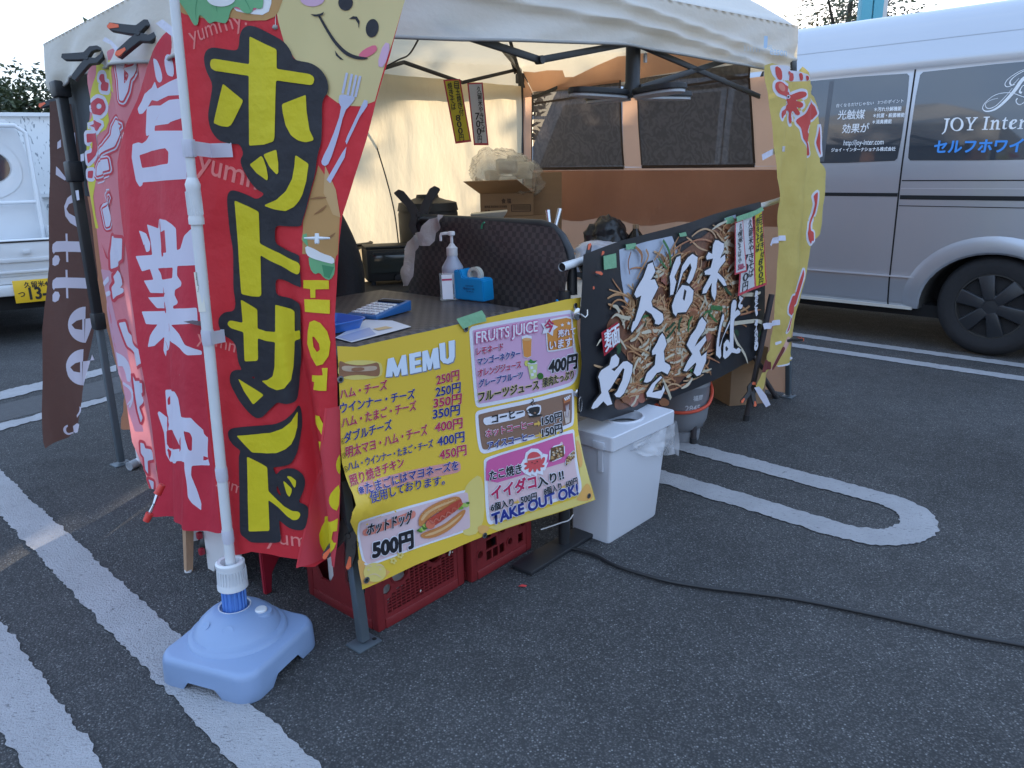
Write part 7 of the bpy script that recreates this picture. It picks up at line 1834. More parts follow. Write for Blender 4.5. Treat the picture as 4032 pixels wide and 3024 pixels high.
# tape dispenser
TD = M("blue dispenser plastic", (.004, .26, .58), .42, var=.06, scale=12)
d0, d1 = gp(1787, 1178, TZ), gp(1912, 1191, TZ)
dx = (d1 - d0); dx.z = 0; L = .122; dx.normalize(); dy = V3((-dx.y, dx.x, 0))
td = thing("tape_dispenser", 'bright blue tape dispenser on the checked counter', 'dispenser', d0 + dx * .06 + dy * .02)
prof = [(0, .004), (.004, 0), (L - .002, 0), (L, .004), (L - .004, .066), (L - .01, .070), (.044, .070), (.036, .074), (.030, .094), (.022, .096), (.020, .090), (.006, .094), (.002, .088)]
m = MB()
for y in (0,): m.prism(prof, d0 + dy * .055 + Zv * .001, dx, Zv, .055, TD, .003)
m.build("body", td)
m = MB(); rc = d0 + dx * .068 + dy * .030 + Zv * .078
m.lathe(rc, [(.016, -.010), (.022, -.010), (.0225, -.009), (.026, -.009), (.026, .009), (.022, .010), (.016, .010), (.016, -.010)], M("tape roll", (.52, .52, .46), .35), 36, dy, False, False); m.lathe(rc, [(.0, .004), (.016, .004)], M("tape core", (.40, .38, .33), .6), 24, dy, False, False); m.build("tape_roll", td)
m = MB(); m.bar(d0 + dx * .012 + dy * .014 + Zv * .0935, d0 + dx * .012 + dy * .042 + Zv * .0935, .010, .002, STEEL); m.build("cutter", td)
q = Print(Surf(d0 - dy * .0015 + Zv * 0, dx, -dy)); q.textuv("東日本セロファン組合", (.052, .036), (.088, .036), M("navy ink", (.01, .04, .15), .5), 1, .02, .006); q.textuv("久留米市荘島町", (.052, .046), (.085, .046), M("navy ink", (.01, .04, .15)), 1, .02, .004); q.textuv("TEL 0942-35", (.054, .028), (.084, .028), M("navy ink", (.01, .04, .15)), 1, .01, .004); q.polyuv([(.046, .034), (.050, .039), (.046, .044), (.042, .039)], M("navy ink", (.01, .04, .15)), 1, holes=[[(.046, .037), (.048, .039), (.046, .041), (.044, .039)]]); q.build("lettering", td)
# calculator
CB_, CK = M("calculator blue", (.02, .11, .30), .35), M("calculator key", (.62, .64, .66), .4)
k0, k1, k2 = gp(1482, 1262, TZ), gp(1606, 1228, TZ), gp(1414, 1234, TZ)
ka = (k1 - k0); ka.z = 0; kl = .165; ka.normalize(); kb = V3((-ka.y, ka.x, 0)); kw = .105
calc = thing("calculator", 'blue desk calculator with white keys behind the coin tray', 'calculator', k0 + ka * .06 + kb * .05)
KP = lambda x, y, z: k0 + ka * x + kb * y + Zv * z
hz = lambda x: .012 + .020 * x / kl
m = MB(); m.hexa([KP(x, y, .001) for x, y in ((0, 0), (kl, 0), (kl, kw), (0, kw))] + [KP(x, y, hz(x)) for x, y in ((0, 0), (kl, 0), (kl, kw), (0, kw))], CB_, .003); m.build("case", calc)
m = MB()
for i in range(5):
    for j in range(5):
        x, y = .010 + i * .021, .010 + j * .018; m.hexa([KP(a, b, hz(x) + z) for z in (.0, .005) for a, b in ((x, y), (x + .017, y), (x + .017, y + .0145), (x, y + .0145))], CK, .0015)
m.build("keys", calc)
m = MB(); m.hexa([KP(a, b, hz(.13) + z) for z in (-.003, .004) for a, b in ((.125, .012), (.155, .012), (.155, .093), (.125, .093))], DARKM, .001); m.build("display", calc)
# coin tray
TB = M("coin tray blue", (.035, .15, .50), .35, var=.04)
t0, t1, t2 = gp(1330, 1312, .803), gp(1462, 1282, .803), gp(1335, 1240, .825)
tx = (t1 - t0); tx.z = 0; tx.normalize(); ty = V3((-tx.y, tx.x, 0))
ct = thing("coin_tray", 'bright blue plastic coin tray at the front counter corner', 'tray', t0 + tx * .03 + ty * .06)
m = MB(); t0 = t0 - tx * .065
outl = lambda g, z: [t0 + tx * x + ty * y + Zv * (z) for x, y in rrect(-g, -g, .150 + g, .115 + g, .016 + g)]
lv = [outl(0, .0006), outl(.012, .024), outl(.016, .025), outl(.016, .027), outl(.011, .027), outl(-.003, .004)]
n = len(lv[0]); m.mesh([p for r_ in lv for p in r_], [[i * n + j, i * n + (j + 1) % n, (i + 1) * n + (j + 1) % n, (i + 1) * n + j] for i in range(5) for j in range(n)] + [[5 * n + j for j in range(n)]], TB)
m.build("tray_body", ct, smooth=50)
# leaflet
q = Print(Surf(gp(1330, 1325, .8035), EA, (0, 0, 1), V=-EO))
def lz(p): v = gp(*p, .8035) - q.s.O; return (v.dot(q.s.U), v.dot(q.s.V))
q.polyuv([lz(p) for p in ((1318, 1330), (1385, 1348), (1620, 1286), (1545, 1262), (1440, 1258))], M("leaflet paper", (.62, .64, .70), .4), 0)
q.polyuv([lz(p) for p in ((1330, 1328), (1380, 1344), (1480, 1316), (1455, 1290))], M("leaflet blue", (.32, .38, .58), .4), 1); q.polyuv([lz(p) for p in ((1470, 1296), (1520, 1286), (1548, 1292), (1490, 1303))], M("leaflet bread", (.58, .40, .20), .4), 2)
q.build("leaflet", label='white printed leaflet under the blue coin tray', cat='paper', loc=gp(1400, 1320, .803))

# ================================================================== INSIDE THE STALL
def bag(name, label, cat, c, sx, sy, sz, mt, seed, group=None):
    """soft crumpled lump"""
    b = bmesh.new(); bmesh.ops.create_icosphere(b, subdivisions=4, radius=1)
    for v in b.verts:
        p = v.co.copy(); k = 1 + .28 * mnoise.noise(p * 1.6 + V3((seed, 0, 0))) + .16 * mnoise.noise(p * 4.2 + V3((0, seed, 0))) + .07 * mnoise.noise(p * 9 + V3((0, 0, seed)))
        v.co = V3((c[0] + p.x * k * sx, c[1] + p.y * k * sy, c[2] + sz * max(0, (p.z * k + .92))))
    m = MB(); m.take(b, mt); return m.build(name, label=label, cat=cat, group=group, smooth=70)
BKT = M("black table cloth", (.02, .02, .022), .7)
def table2(name, label, c, ang, w, d, z, mt):
    X = V3((math.cos(ang), math.sin(ang), 0)); Y = V3((-X.y, X.x, 0)); c = V3(c); t = thing(name, label, 'table', c)
    m = MB(); m.hexa([c + X * x + Y * y + Zv * zz for zz in (z - .03, z) for x, y in ((-w / 2, -d / 2), (w / 2, -d / 2), (w / 2, d / 2), (-w / 2, d / 2))], mt, .004); m.build("tabletop", t)
    for x in (-w / 2 + .05, w / 2 - .05):
        for y in (-d / 2 + .05, d / 2 - .05): m = MB(); m.tube([c + X * x + Y * y, c + X * x + Y * y + Zv * (z - .03)], .014, BLKM, 10); m.build("leg", t)
    return t
ang_ad = math.atan2(ad.y, ad.x)
table2("back_table", 'long low table along the cream back wall', (-.42, 4.02, 0), ang_ad, 1.7, .42, .655, BKT)
table2("work_table", 'black topped work table beside the counter', (-.42, 3.02, 0), .35, .62, .46, .69, BKT)
table2("box_table", 'table carrying the cardboard boxes by the orange wall', (.22, 4.62, 0), -.1, .9, .42, .68, M("table board", (.55, .53, .5)))
# ovens
OVB, OVG = M("oven black", (.016, .017, .018), .6, var=.2), M("oven glass", (.035, .042, .040), .12, spec=.7, var=.3, scale=3)
def oven(label, p0, ang, w, h, d):
    X = V3((math.cos(ang), math.sin(ang), 0)); Y = V3((-X.y, X.x, 0)); p0 = V3(p0); t = thing("toaster_oven", label, 'oven', p0 + X * w / 2 + Y * d / 2, 'toaster ovens on the back table')
    P_ = lambda x, y, z: p0 + X * x + Y * y + Zv * z
    m = MB(); m.hexa([P_(x, y, z) for z in (.018, h) for x, y in ((0, 0), (w, 0), (w, d), (0, d))], OVB, .008); b = m.build("body", t)
    m = MB(); m.hexa([P_(x, y, z) for z in (h * .34, h * .86) for x, y in ((.015, -.008), (w - .015, -.008), (w - .015, .0), (.015, .0))], OVG, .003); m.build("door_glass", t)
    m = MB(); m.bar(P_(.03, -.022, h * .90), P_(w - .03, -.022, h * .90), .012, .012, BLKM); m.build("handle", t)
    for x in (w * .62, w * .85): m = MB(); m.lathe(P_(x, -.001, h * .20), [(.018, 0), (.016, .014), (.0, .015)], BLKM, 18, -Y); m.build("knob", t)
    for x in (.03, w - .03):
        for y in (.03, d - .03): m = MB(); m.box(P_(x, y, 0), .02, .02, .018, BLKM, X); m.build("foot", t)
    return t
o1 = at(1450, 1118, 3.80); o1.z = .656; o2 = at(1378, 1112, 4.0); o2.z = .656
oven('black toaster oven beside the hanging white plastic strip', o1, .30, .24, .175, .20)
oven('black toaster oven partly behind the seated person', o2 + V3((-.17, -.02, 0)), .30, .215, .17, .18)
m = MB(); c = o2 + V3((-.04, .10, .172)); m.lathe(c, [(.0, 0), (.15, .004), (.155, .012), (.15, .016), (.14, .010), (.0, .008)], OVB, 36); m.build("round_tray", label='round black tray lying on the left toaster oven', cat='tray')
m = MB(); X = V3((math.cos(.3), math.sin(.3), 0)); c = o1 + X * .12 + V3((-.03, .10, .1765)); m.box(c, .24, .17, .012, OVB, X, .004); m.build("baking_tray", label='flat black baking tray lying on the right toaster oven', cat='tray')
m = MB(); c = V3((-.36, 2.98, .6915)); m.box(c, .46, .30, .012, M("steel griddle", (.30, .26, .22), .35, .8, var=.3, scale=12), (1, .35, 0), .004); m.build("griddle_plate", label='dull steel griddle plate on the work table', cat='griddle')
q = MB(); q.mesh([V3((-.50, 2.93, .708)), V3((-.34, 2.97, .712)), V3((-.32, 3.07, .709)), V3((-.50, 3.03, .713))], [[0, 1, 2, 3]], M("greaseproof paper", (.60, .58, .50), .6)); q.build("paper_sheet", label='curled sheet of pale paper on the griddle plate', cat='paper')
# black urn behind the big clamp
c = at(1690, 945, 4.05); c.z = .656
ur = thing("black_urn", 'black lidded urn behind the partition screen', 'urn', c)
m = MB(); m.lathe(c, [(.145, 0), (.15, .01), (.155, .33), (.15, .345)], OVB, 36); m.build("body", ur)
m = MB(); m.lathe(c, [(.158, .345), (.150, .385), (.11, .395), (.10, .396), (.06, .41), (.055, .425), (.0, .426)], OVB, 36, cap0=False); m.build("lid", ur)
# cardboard boxes
P0 = at(1892, 838, 4.42); zB = P0.z - .02
def tx_s(q, q2, w, h):
    q.textuv("食 塩", (w * .40, h * .58), (w * .58, h * .58), CTX, 1, .03, h * .2); q.textuv("販売者 株式会社 日本食塩", (w * .08, h * .38), (w * .50, h * .38), CTX, 1, .02, h * .10); q.textuv("品番 40200", (w * .08, h * .16), (w * .34, h * .16), CTX, 1, .02, h * .13)
    q.polyuv([(w * .58, h * .18), (w * .95, h * .18), (w * .95, h * .50), (w * .58, h * .50)], CTX, 1, holes=[[(w * .595, h * .21), (w * .935, h * .21), (w * .935, h * .47), (w * .595, h * .47)]])
    for k in range(24): q.polyuv([(w * (.61 + k * .0135), h * .24), (w * (.616 + k * .0135), h * .24), (w * (.616 + k * .0135), h * .45), (w * (.61 + k * .0135), h * .45)], CTX, 1)
F = V3((P0.x, P0.y, zB))
t_, PB2 = carton("carton", 'open cardboard salt carton holding bagged foam trays', F, .03, .305, .26, .125, (tx_s,), True)
m = MB()
m.hexa([PB2(x, y, z) for x, y, z in ((0, 0, .125), (.305, 0, .125), (.21, -.10, .20), (-.09, -.10, .195), (0, .004, .125), (.305, .004, .125), (.21, -.097, .203), (-.09, -.097, .198))], CARD)
m.hexa([PB2(x, y, z) for x, y, z in ((.305, 0, .125), (.305, .26, .125), (.40, .26, .20), (.32, .02, .215), (.309, 0, .125), (.309, .26, .125), (.404, .26, .20), (.324, .02, .215))], CARD)
m.hexa([PB2(x, y, z) for x, y, z in ((0, .02, .125), (0, .26, .125), (-.02, .26, .22), (-.03, .06, .21), (.004, .02, .125), (.004, .26, .125), (-.016, .26, .22), (-.026, .06, .21))], CARD)
m.build("flaps", t_)
Fh = V3((F.x - .06, F.y + .0, .681)); hb = zB - .683
t2, _ = carton("carton", 'dim lower cardboard carton carrying the salt carton', Fh, .02, .44, .28, hb)
t3, _ = carton("carton", 'tall brown carton standing behind the salt carton', (F.x + .30, F.y + .05, .681), -.05, .17, .22, hb + .24)
FOAM = M("foam tray", (.58, .57, .52), .6, var=.05)
fb = thing("plastic_bag", 'clear crumpled bag full of white foam trays on the salt carton', 'bag', (F.x + .20, F.y + .13, zB + .12))
FILM = M("crinkled clear film", (.66, .65, .60), .14, var=.1, alpha=.30, bump=1.0, bscale=26, spec=.8)
b_ = bmesh.new(); bmesh.ops.create_icosphere(b_, subdivisions=5, radius=1)
for v in b_.verts:
    p_ = v.co.copy(); rg_ = abs(mnoise.noise(p_ * 3.1 + V3((2, 7, 1)))) * .30 + abs(mnoise.noise(p_ * 7 + V3((5, 1, 1)))) * .12
    k_ = 1.12 - rg_ + (.10 if p_.x < -.5 else 0)
    v.co = V3((F.x + .175 + p_.x * k_ * .205, F.y + .10 + p_.y * k_ * .13, zB + .205 + p_.z * k_ * (.155 if p_.z > 0 else .10) - .05 * p_.x * 1.0))
m = MB(); m.take(b_, FILM); m.build("bag_film", fb, smooth=180)
def clam(c, w_, h_, d_, yaw, pitch):
    """closed foam box: two shallow shells meeting at a rim"""
    R3 = Matrix.Rotation(yaw, 3, 'Z') @ Matrix.Rotation(pitch, 3, 'X'); m = MB(); c = V3(c)
    def ring_(i, y): return [c + R3 @ V3((x, y, z)) for x, z in rrect(-w_ / 2 + i, -h_ / 2 + i, w_ / 2 - i, h_ / 2 - i, .018)]
    rs = [ring_(.02, -d_ / 2), ring_(.014, -d_ / 2 + .003), ring_(.004, -.004), ring_(0, -.003), ring_(0, .003), ring_(.004, .004), ring_(.014, d_ / 2)]
    k = len(rs[0]); m.mesh([p_ for r_ in rs for p_ in r_], [[i * k + j, i * k + (j + 1) % k, (i + 1) * k + (j + 1) % k, (i + 1) * k + j] for i in range(len(rs) - 1) for j in range(k)] + [list(range(k))[::-1], [(len(rs) - 1) * k + j for j in range(k)]], FOAM)
    m.build("foam_box", fb, smooth=30)
for x_, y_, z_, w_, h_, yw, pt in ((.155, .02, .275, .125, .085, .05, -.2), (.16, .0, .185, .105, .075, .0, -.15), (.25, .09, .25, .13, .10, -.5, -.3), (.08, .10, .215, .12, .09, .6, -.4), (.22, .16, .30, .12, .09, .2, -.7), (.30, .12, .19, .11, .08, -.8, -.2)):
    clam((F.x + x_, F.y + y_, zB + z_), w_, h_, .045, yw, pt)
p = at(1928, 862, 4.2); m = MB(); m.hexa([p + V3((x, y, z)) for x, y, z in ((-.08, -.06, 0), (.07, -.06, 0), (.07, .06, 0), (-.08, .06, 0), (-.105, -.08, .03), (.10, -.08, .045), (.10, .08, .045), (-.105, .08, .03))], FOAM, .006); m.build("foam_tray", label='loose white foam tray lying by the lower carton', cat='tray')
m = MB(); m.box(V3((p.x, p.y, .656)), .22, .2, p.z - .657, OVB, (1, .1, 0), .01); m.build("black_case", label='black case under the loose foam tray lid', cat='case')
# things behind the noodle banner
FOIL = M("blue print film", (.40, .46, .60), .2, .0, var=.5, scale=22, coat=.5, bump=.6, bscale=22)
p = at(2375, 985, 3.35); bag("film_bag", 'pale blue printed film bag lying behind the noodle banner pole', 'bag', (p.x, p.y, .731), .15, .10, .085, FOIL, 9)
p = at(2390, 950, 3.75); bag("black_bag", 'crumpled black bag in front of the orange wall', 'bag', (p.x, p.y, .76), .10, .08, .11, M("black film", (.02, .02, .024), .3, bump=.6, bscale=20), 13)
p = at(2502, 950, 3.7); sbt = thing("sauce_bottle", 'dark sauce bottle with tan cap beside the black bag', 'bottle', (p.x, p.y, .731)); p.z = .731
m = MB(); m.lathe(p, [(.036, 0), (.039, .004), (.039, .13), (.034, .155), (.016, .178), (.014, .19)], M("dark sauce", (.015, .011, .010), .15), 28); m.build("body", sbt, smooth=50); m = MB(); m.lathe(p, [(.015, .186), (.015, .205), (.0, .206)], M("tan cap", (.30, .20, .12), .5), 16); m.build("cap", sbt)
table2("rear_table", 'table behind the noodle banner table near the orange wall', (.48, 3.95, 0), .0, .5, .5, .73, M("table board", (.55, .53, .5)))

# white plastic strip hanging over the partition
pz = Surf(SP.O + EN * .03, -EG, EN, disp=lambda u, v: .02 * math.sin(u * 40 + v * 16) + .01 * mnoise.noise(V3((u * 20, v * 14, 77))))
q = Print(pz, Zc, cut=(.012, .02))
q.poly([(500, 322), (545, 325), (535, 345), (480, 480), (468, 550), (425, 592), (330, 585), (300, 640), (290, 740), (280, 860), (235, 940), (190, 945), (195, 760), (205, 620), (230, 560), (290, 500), (340, 470), (355, 420), (420, 360)], M("white film strip", (.62, .63, .66), .25, var=.25, scale=25, trans=.35, bump=.7, bscale=40), 0)
q.build("film_strip", label='crumpled white plastic film hanging over the partition screen', cat='film', loc=pz(-.68, .8))

# ---- hanging lamp
lc = T3(1.41, -.10, 1.60)
lp = thing("hanging_lamp", 'black hanging work lamp with four flat panels under the canopy edge', 'lamp', lc)
m = MB(); m.lathe(T3(1.41, -.10, 1.438), [(.012, .0), (.034, .012), (.034, .03), (.026, .05), (.026, .17)], BLKM, 24); m.box(T3(1.45, -.075, 1.555), .012, .008, .03, WPL, EA); m.build("lamp_body", lp)
LPW = M("lamp lens", (.42, .45, .48), .3)
for k in range(4):
    a = .35 + k * 1.5708
    X = (EA * math.cos(a) + EO * math.sin(a)); c0_ = T3(1.41, -.10, 1.440)
    X = (X + Zv * .02).normalized(); Yp = Zv.cross(X).normalized()
    sh = [(.028, -.022), (.06, -.05), (.20, -.055), (.255, -.035), (.265, 0), (.255, .035), (.20, .055), (.06, .05), (.028, .022)]
    m = MB(); m.prism(chaikin(sh, 1), c0_, X, Yp, .020, BLKM, .004); pn = m.build("lamp_panel", lp)
    m = MB(); m.prism([(x * .97 + .003, y * .84) for x, y in chaikin(sh, 1)], c0_ - Zv * .0085, X, Yp, .008, LPW); m.build("lens", pn)
# wires
m = MB(); m.tube(cr3([tuple(at(*p, d)) for p, d in (((1650, 150), 3.3), ((1610, 215), 3.4), ((1560, 240), 3.5), ((1470, 300), 3.6), ((1440, 400), 3.9), ((1455, 465), 4.05), ((1478, 560), 4.05), ((1520, 700), 4.05), ((1552, 830), 4.05), ((1570, 965), 3.95))]), .004, CABL, 6)
m.build("lamp_cord", label='thin black cord hanging down in front of the cream wall', cat='cord', smooth=180)
for lab, a, b, w_ in (('black strap hanging from the roof truss near the corner post', (2010, 165), (2062, 345), .018),):
    m = MB(); A_, B_ = at(*a, 4.1), at(*b, 4.5); m.bar(A_, B_, w_, .003, BLKM); m.build("strap", label=lab, cat='strap')

# ================================================================== PERSON
CLO, SKN, HAI = M("black jacket", (.012, .012, .014), .8, var=.3, scale=20, bump=.3, bscale=60), M("skin", (.42, .25, .17), .5, var=.06), M("black hair", (.012, .010, .009), .5)
pc = V3((-.865, 2.78, 0))
per = thing("person", 'person in a black jacket sitting inside behind the hot sandwich flag', 'person', pc)
def skin(name, chains, mt, parent, sub=2):
    """chains: list of lists of (point, radius); chains that start on an earlier point are joined there"""
    vs, es, rs = [], [], []
    def vid(p):
        for i, q_ in enumerate(vs):
            if (V3(q_) - V3(p)).length < 1e-5: return i
        vs.append(tuple(p)); return None
    for chn in chains:
        prev = None
        for p, r in chn:
            i = vid(p)
            if i is None: i = len(vs) - 1; rs.append(r)
            if prev is not None: es.append((prev, i))
            prev = i
    me = bpy.data.meshes.new(name); me.from_pydata([V3(v) for v in vs], es, [])
    o = bpy.data.objects.new(name, me); COL.objects.link(o)
    md = o.modifiers.new("s", 'SKIN'); md.use_smooth_shade = True
    for i, sv in enumerate(me.skin_vertices[0].data): sv.radius = (rs[i], rs[i]) if not isinstance(rs[i], tuple) else rs[i]; sv.use_root = (i == 0)
    o.modifiers.new("d", 'SUBSURF').levels = sub
    me2 = bpy.data.meshes.new_from_object(o.evaluated_get(bpy.context.evaluated_depsgraph_get()))
    bpy.data.objects.remove(o); bpy.data.meshes.remove(me)
    me2.materials.clear(); me2.materials.append(mt); me2.shade_smooth(); me2.name = name
    return link(name, me2, parent)
Q = lambda x, y, z: (pc.x + x, pc.y + y, z)
hipz = .58
pel, sp1, sp2, nk = Q(0, .08, hipz), Q(.02, .03, .78), Q(.03, -.02, .97), Q(.03, -.07, 1.12)
body_c = [[(pel, .15), (sp1, .155), (sp2, .165), (Q(.03, -.05, 1.07), .11), (nk, .055), (Q(.03, -.10, 1.18), .05), (Q(.03, -.12, 1.25), .075), (Q(.03, -.13, 1.32), .085), (Q(.03, -.12, 1.37), .06)]]
for sx in (-1, 1):
    body_c.append([(sp2, .165), (Q(.03 + sx * .20, -.03, 1.0), .075), (Q(.03 + sx * .25, -.06, .80), .058), (Q(.03 + sx * .22, -.22, .60), .045), (Q(.03 + sx * .16, -.40, .64), .03), (Q(.03 + sx * .14, -.46, .64), .036), (Q(.03 + sx * .13, -.50, .635), .026)])
    body_c.append([(pel, .15), (Q(sx * .11, -.05, .45), .095), (Q(sx * .13, -.34, .46), .07), (Q(sx * .13, -.36, .25), .055), (Q(sx * .13, -.33, .09), .04), (Q(sx * .13, -.42, .045), .038), (Q(sx * .13, -.50, .04), .03)])
bd = skin("body", body_c, SKN, per)
jk = skin("jacket", [[(Q(0, .08, hipz), .172), (sp1, .176), (sp2, .186), (Q(.03, -.045, 1.07), .13), (Q(.03, -.06, 1.11), .085)]] + [[(sp2, .186), (Q(.03 + sx * .19, -.03, 1.0), .105), (Q(.03 + sx * .235, -.045, .90), .092), (Q(.03 + sx * .25, -.06, .78), .080), (Q(.03 + sx * .22, -.22, .60), .060), (Q(.03 + sx * .17, -.37, .635), .044)] for sx in (-1, 1)], CLO, per)
skin("trousers", [[(Q(0, .08, hipz - .02), .165), (Q(0, .05, hipz + .06), .16)]] + [[(Q(0, .08, hipz - .02), .165), (Q(sx * .11, -.05, .45), .108), (Q(sx * .13, -.34, .46), .084), (Q(sx * .13, -.36, .25), .068), (Q(sx * .13, -.335, .10), .056)] for sx in (-1, 1)], CLO, per)
skin("hair", [[(Q(.03, -.10, 1.27), .075), (Q(.03, -.105, 1.34), .095), (Q(.03, -.11, 1.385), .07)]], HAI, per)
for sx in (-1, 1):
    skin("shoe", [[(Q(sx * .13, -.32, .045), .045), (Q(sx * .13, -.43, .042), .046), (Q(sx * .13, -.53, .035), .034)]], BLACKP, per)
    skin("hand", [[(Q(.03 + sx * .145, -.445, .64), .026), (Q(.03 + sx * .135, -.49, .637), .024)]] + [[(Q(.03 + sx * .135, -.49, .637), .024), (Q(.03 + sx * (.115 + f * .013), -.54, .632), .0085), (Q(.03 + sx * (.112 + f * .013), -.57 + .006 * abs(f - 1.4), .622), .007)] for f in range(4)] + [[(Q(.03 + sx * .145, -.445, .64), .026), (Q(.03 + sx * .105, -.475, .645), .009), (Q(.03 + sx * .095, -.505, .642), .008)]], SKN, per)
m = MB()
fc = V3(Q(.03, -.215, 1.30))
for sx in (-1, 1): m.lathe(fc + V3((sx * .032, .008, .012)), [(.0, .0), (.008, .002), (.0, .004)], M("eye dark", (.02, .015, .012), .3), 10, (0, -1, 0))
m.tube([fc + V3((0, .0, .01)), fc + V3((0, -.014, -.018)), fc + V3((0, .0, -.024))], [.006, .011, .007], SKN, 8); m.bar(fc + V3((-.02, .002, -.046)), fc + V3((.02, .002, -.046)), .006, .006, M("lips", (.32, .13, .11), .5)); m.build("face", per)
m = MB(); m.lathe(pc + V3((0, .08, 0)), [(.16, 0), (.15, .38), (.17, .38), (.17, .405), (.0, .405)], RDP, 24); m.build("round_stool", label='dark red round stool under the seated person', cat='stool')

# ================================================================== CLAMPS AND TAPE
ORT, CLB = M("orange clamp tip", (.70, .12, .04), .45), M("clamp black", (.018, .019, .021), .42, var=.2, scale=30)
def clamp(label, c, dr, nr, s, op=1.0, tip=True, flip=1):
    """A-shaped spring clamp: jaws point along dr, width lies along nr"""
    c, X = V3(c), V3(dr).normalized(); N_ = V3(nr); N_ = (N_ - X * N_.dot(X)).normalized(); Y = N_.cross(X)
    t = thing("spring_clamp", label, 'clamp', c, 'spring clamps on the stall')
    for sg in (1, -1):
        arm = [(-.074, .030 * op), (-.081, .042 * op), (-.072, .054 * op), (-.030, .036), (.0, .024), (.028, .034), (.054, .024), (.069, .003), (.062, .0), (.050, .009), (.028, .013), (.0, -.004), (-.030, .008)]
        m = MB(); m.prism([(x * s, y * s * sg) for x, y in arm], c - N_ * .009 * s, X, Y, .018 * s, CLB, .0012 * s); a = m.build("clamp_arm", t)
        if tip:
            g_ = [(-.077, .033 * op), (-.083, .044 * op), (-.070, .053 * op), (-.045, .040 * op), (-.046, .028 * op)]
            m = MB(); m.prism([(x * s, y * s * sg) for x, y in g_], c - N_ * .0105 * s, X, Y, .021 * s, ORT, .002 * s); m.build("grip", a)
            m = MB(); m.prism([(x * s, y * s * sg) for x, y in ((.048, .001), (.050, .012), (.067, .007), (.068, .001))], c - N_ * .0105 * s, X, Y, .021 * s, ORT); m.build("jaw_pad", a)
    m = MB(); m.lathe(c - N_ * .011 * s, [(.0, .0), (.007 * s, 0), (.009 * s, .003 * s), (.009 * s, .019 * s), (.007 * s, .022 * s), (.0, .022 * s)], CLB, 14, N_); m.build("pivot_spring", t)
    return t
def onAB(p, o=.05): return ABs(o)(*ABs(o).uv(*p))
def onBC(p, o=.05): return BCs(o)(*BCs(o).uv(*p))
def dirpx(p, q_, d): return at(*q_, d) - at(*p, d)
clamp('black and orange clamp gripping the canopy above the crimson flag', onAB((548, 135), .06), dirpx((490, 150), (600, 118), 2.6), -FW, .95, 1.0)
clamp('plain black clamp gripping the canopy edge above the lemon strip', onAB((345, 232), .05), dirpx((300, 262), (380, 222), 2.8), -FW, .9, 1.0, False)
clamp('black clamp with red tip holding the brown flag at the left corner post', at(232, 400, 3.2), dirpx((225, 420), (260, 385), 3.2), -FW, .9)
clamp('black clamp with orange grip on the front tent leg beside the menu banner', at(1372, 2108, 1.93), dirpx((1345, 2190), (1395, 2075), 1.95), -FW, .95, .8)
clamp('upper black and orange clamp on the left end of the banner pole', at(2318, 1030, 2.36), dirpx((2345, 985), (2300, 1060), 2.36), -FW, .62, .9)
clamp('lower black and orange clamp on the left end of the banner pole', at(2296, 1075, 2.34), dirpx((2335, 1100), (2262, 1058), 2.34), -FW, .66, .9)
clamp('large black clamp standing on the left end of the partition screen', at(1652, 850, 2.80), dirpx((1650, 800), (1660, 900), 2.8), -FW, 1.25, 1.25, False)
clamp('black clamp with red grips at the top left of the squid flag', at(3018, 322, 3.72), dirpx((3020, 370), (3020, 290), 3.7), -FW, .9, .8)
clamp('black clamp with orange grip sticking out at the bottom of the squid flag', at(3112, 1337, 3.80), dirpx((3170, 1334), (3090, 1338), 3.8), Zv, .75, .5)
clamp('black clamp with red grips low on the crossed table leg', at(2958, 1545, 3.62), dirpx((2950, 1580), (2966, 1520), 3.6), -FW, .75, 1.0)
# metal spring clip with blue jaws
sc = thing("metal_clip", 'shiny metal spring clip with blue jaws on the partition corner', 'clamp', at(2175, 900, 2.42))
for px in (((2157, 828), (2166, 900), (2166, 945)), ((2205, 822), (2188, 890), (2170, 945))):
    m = MB(); m.tube([at(*p, 2.42) for p in px], [.0075, .006, .005], STEEL, 10); a = m.build("clip_arm", sc)
    m = MB(); m.tube([at(*px[2], 2.418) + Zv * .035, at(*px[2], 2.418), at(*px[2], 2.418) - Zv * .012], [.0075, .0085, .006], M("clip blue", (.03, .05, .42), .4), 10); m.build("blue_jaw", a)
m = MB(); m.lathe(at(2181, 892, 2.43), [(.007, -.012), (.007, .012)], STEEL, 12, RT); m.build("clip_spring", sc)
# small clip with red ends on the crimson flag's lower corner
cl2 = thing("hand_clip", 'small metal clip with red handle ends at the crimson flag corner', 'clamp', at(605, 1985, 2.30))
m = MB(); m.tube([at(622, 1940, 2.33), at(606, 1985, 2.31)], [.006, .004], STEEL, 8); m.tube([at(585, 2030, 2.31), at(606, 1985, 2.31)], [.006, .004], STEEL, 8); m.build("clip_arm", cl2)
for a, b in (((640, 1908), (620, 1945)), ((575, 2052), (590, 2022))): m = MB(); m.tube([at(*a, 2.30), at(*b, 2.30)], [.010, .012], M("clip red", (.62, .05, .04), .4), 10); m.build("handle_end", cl2)
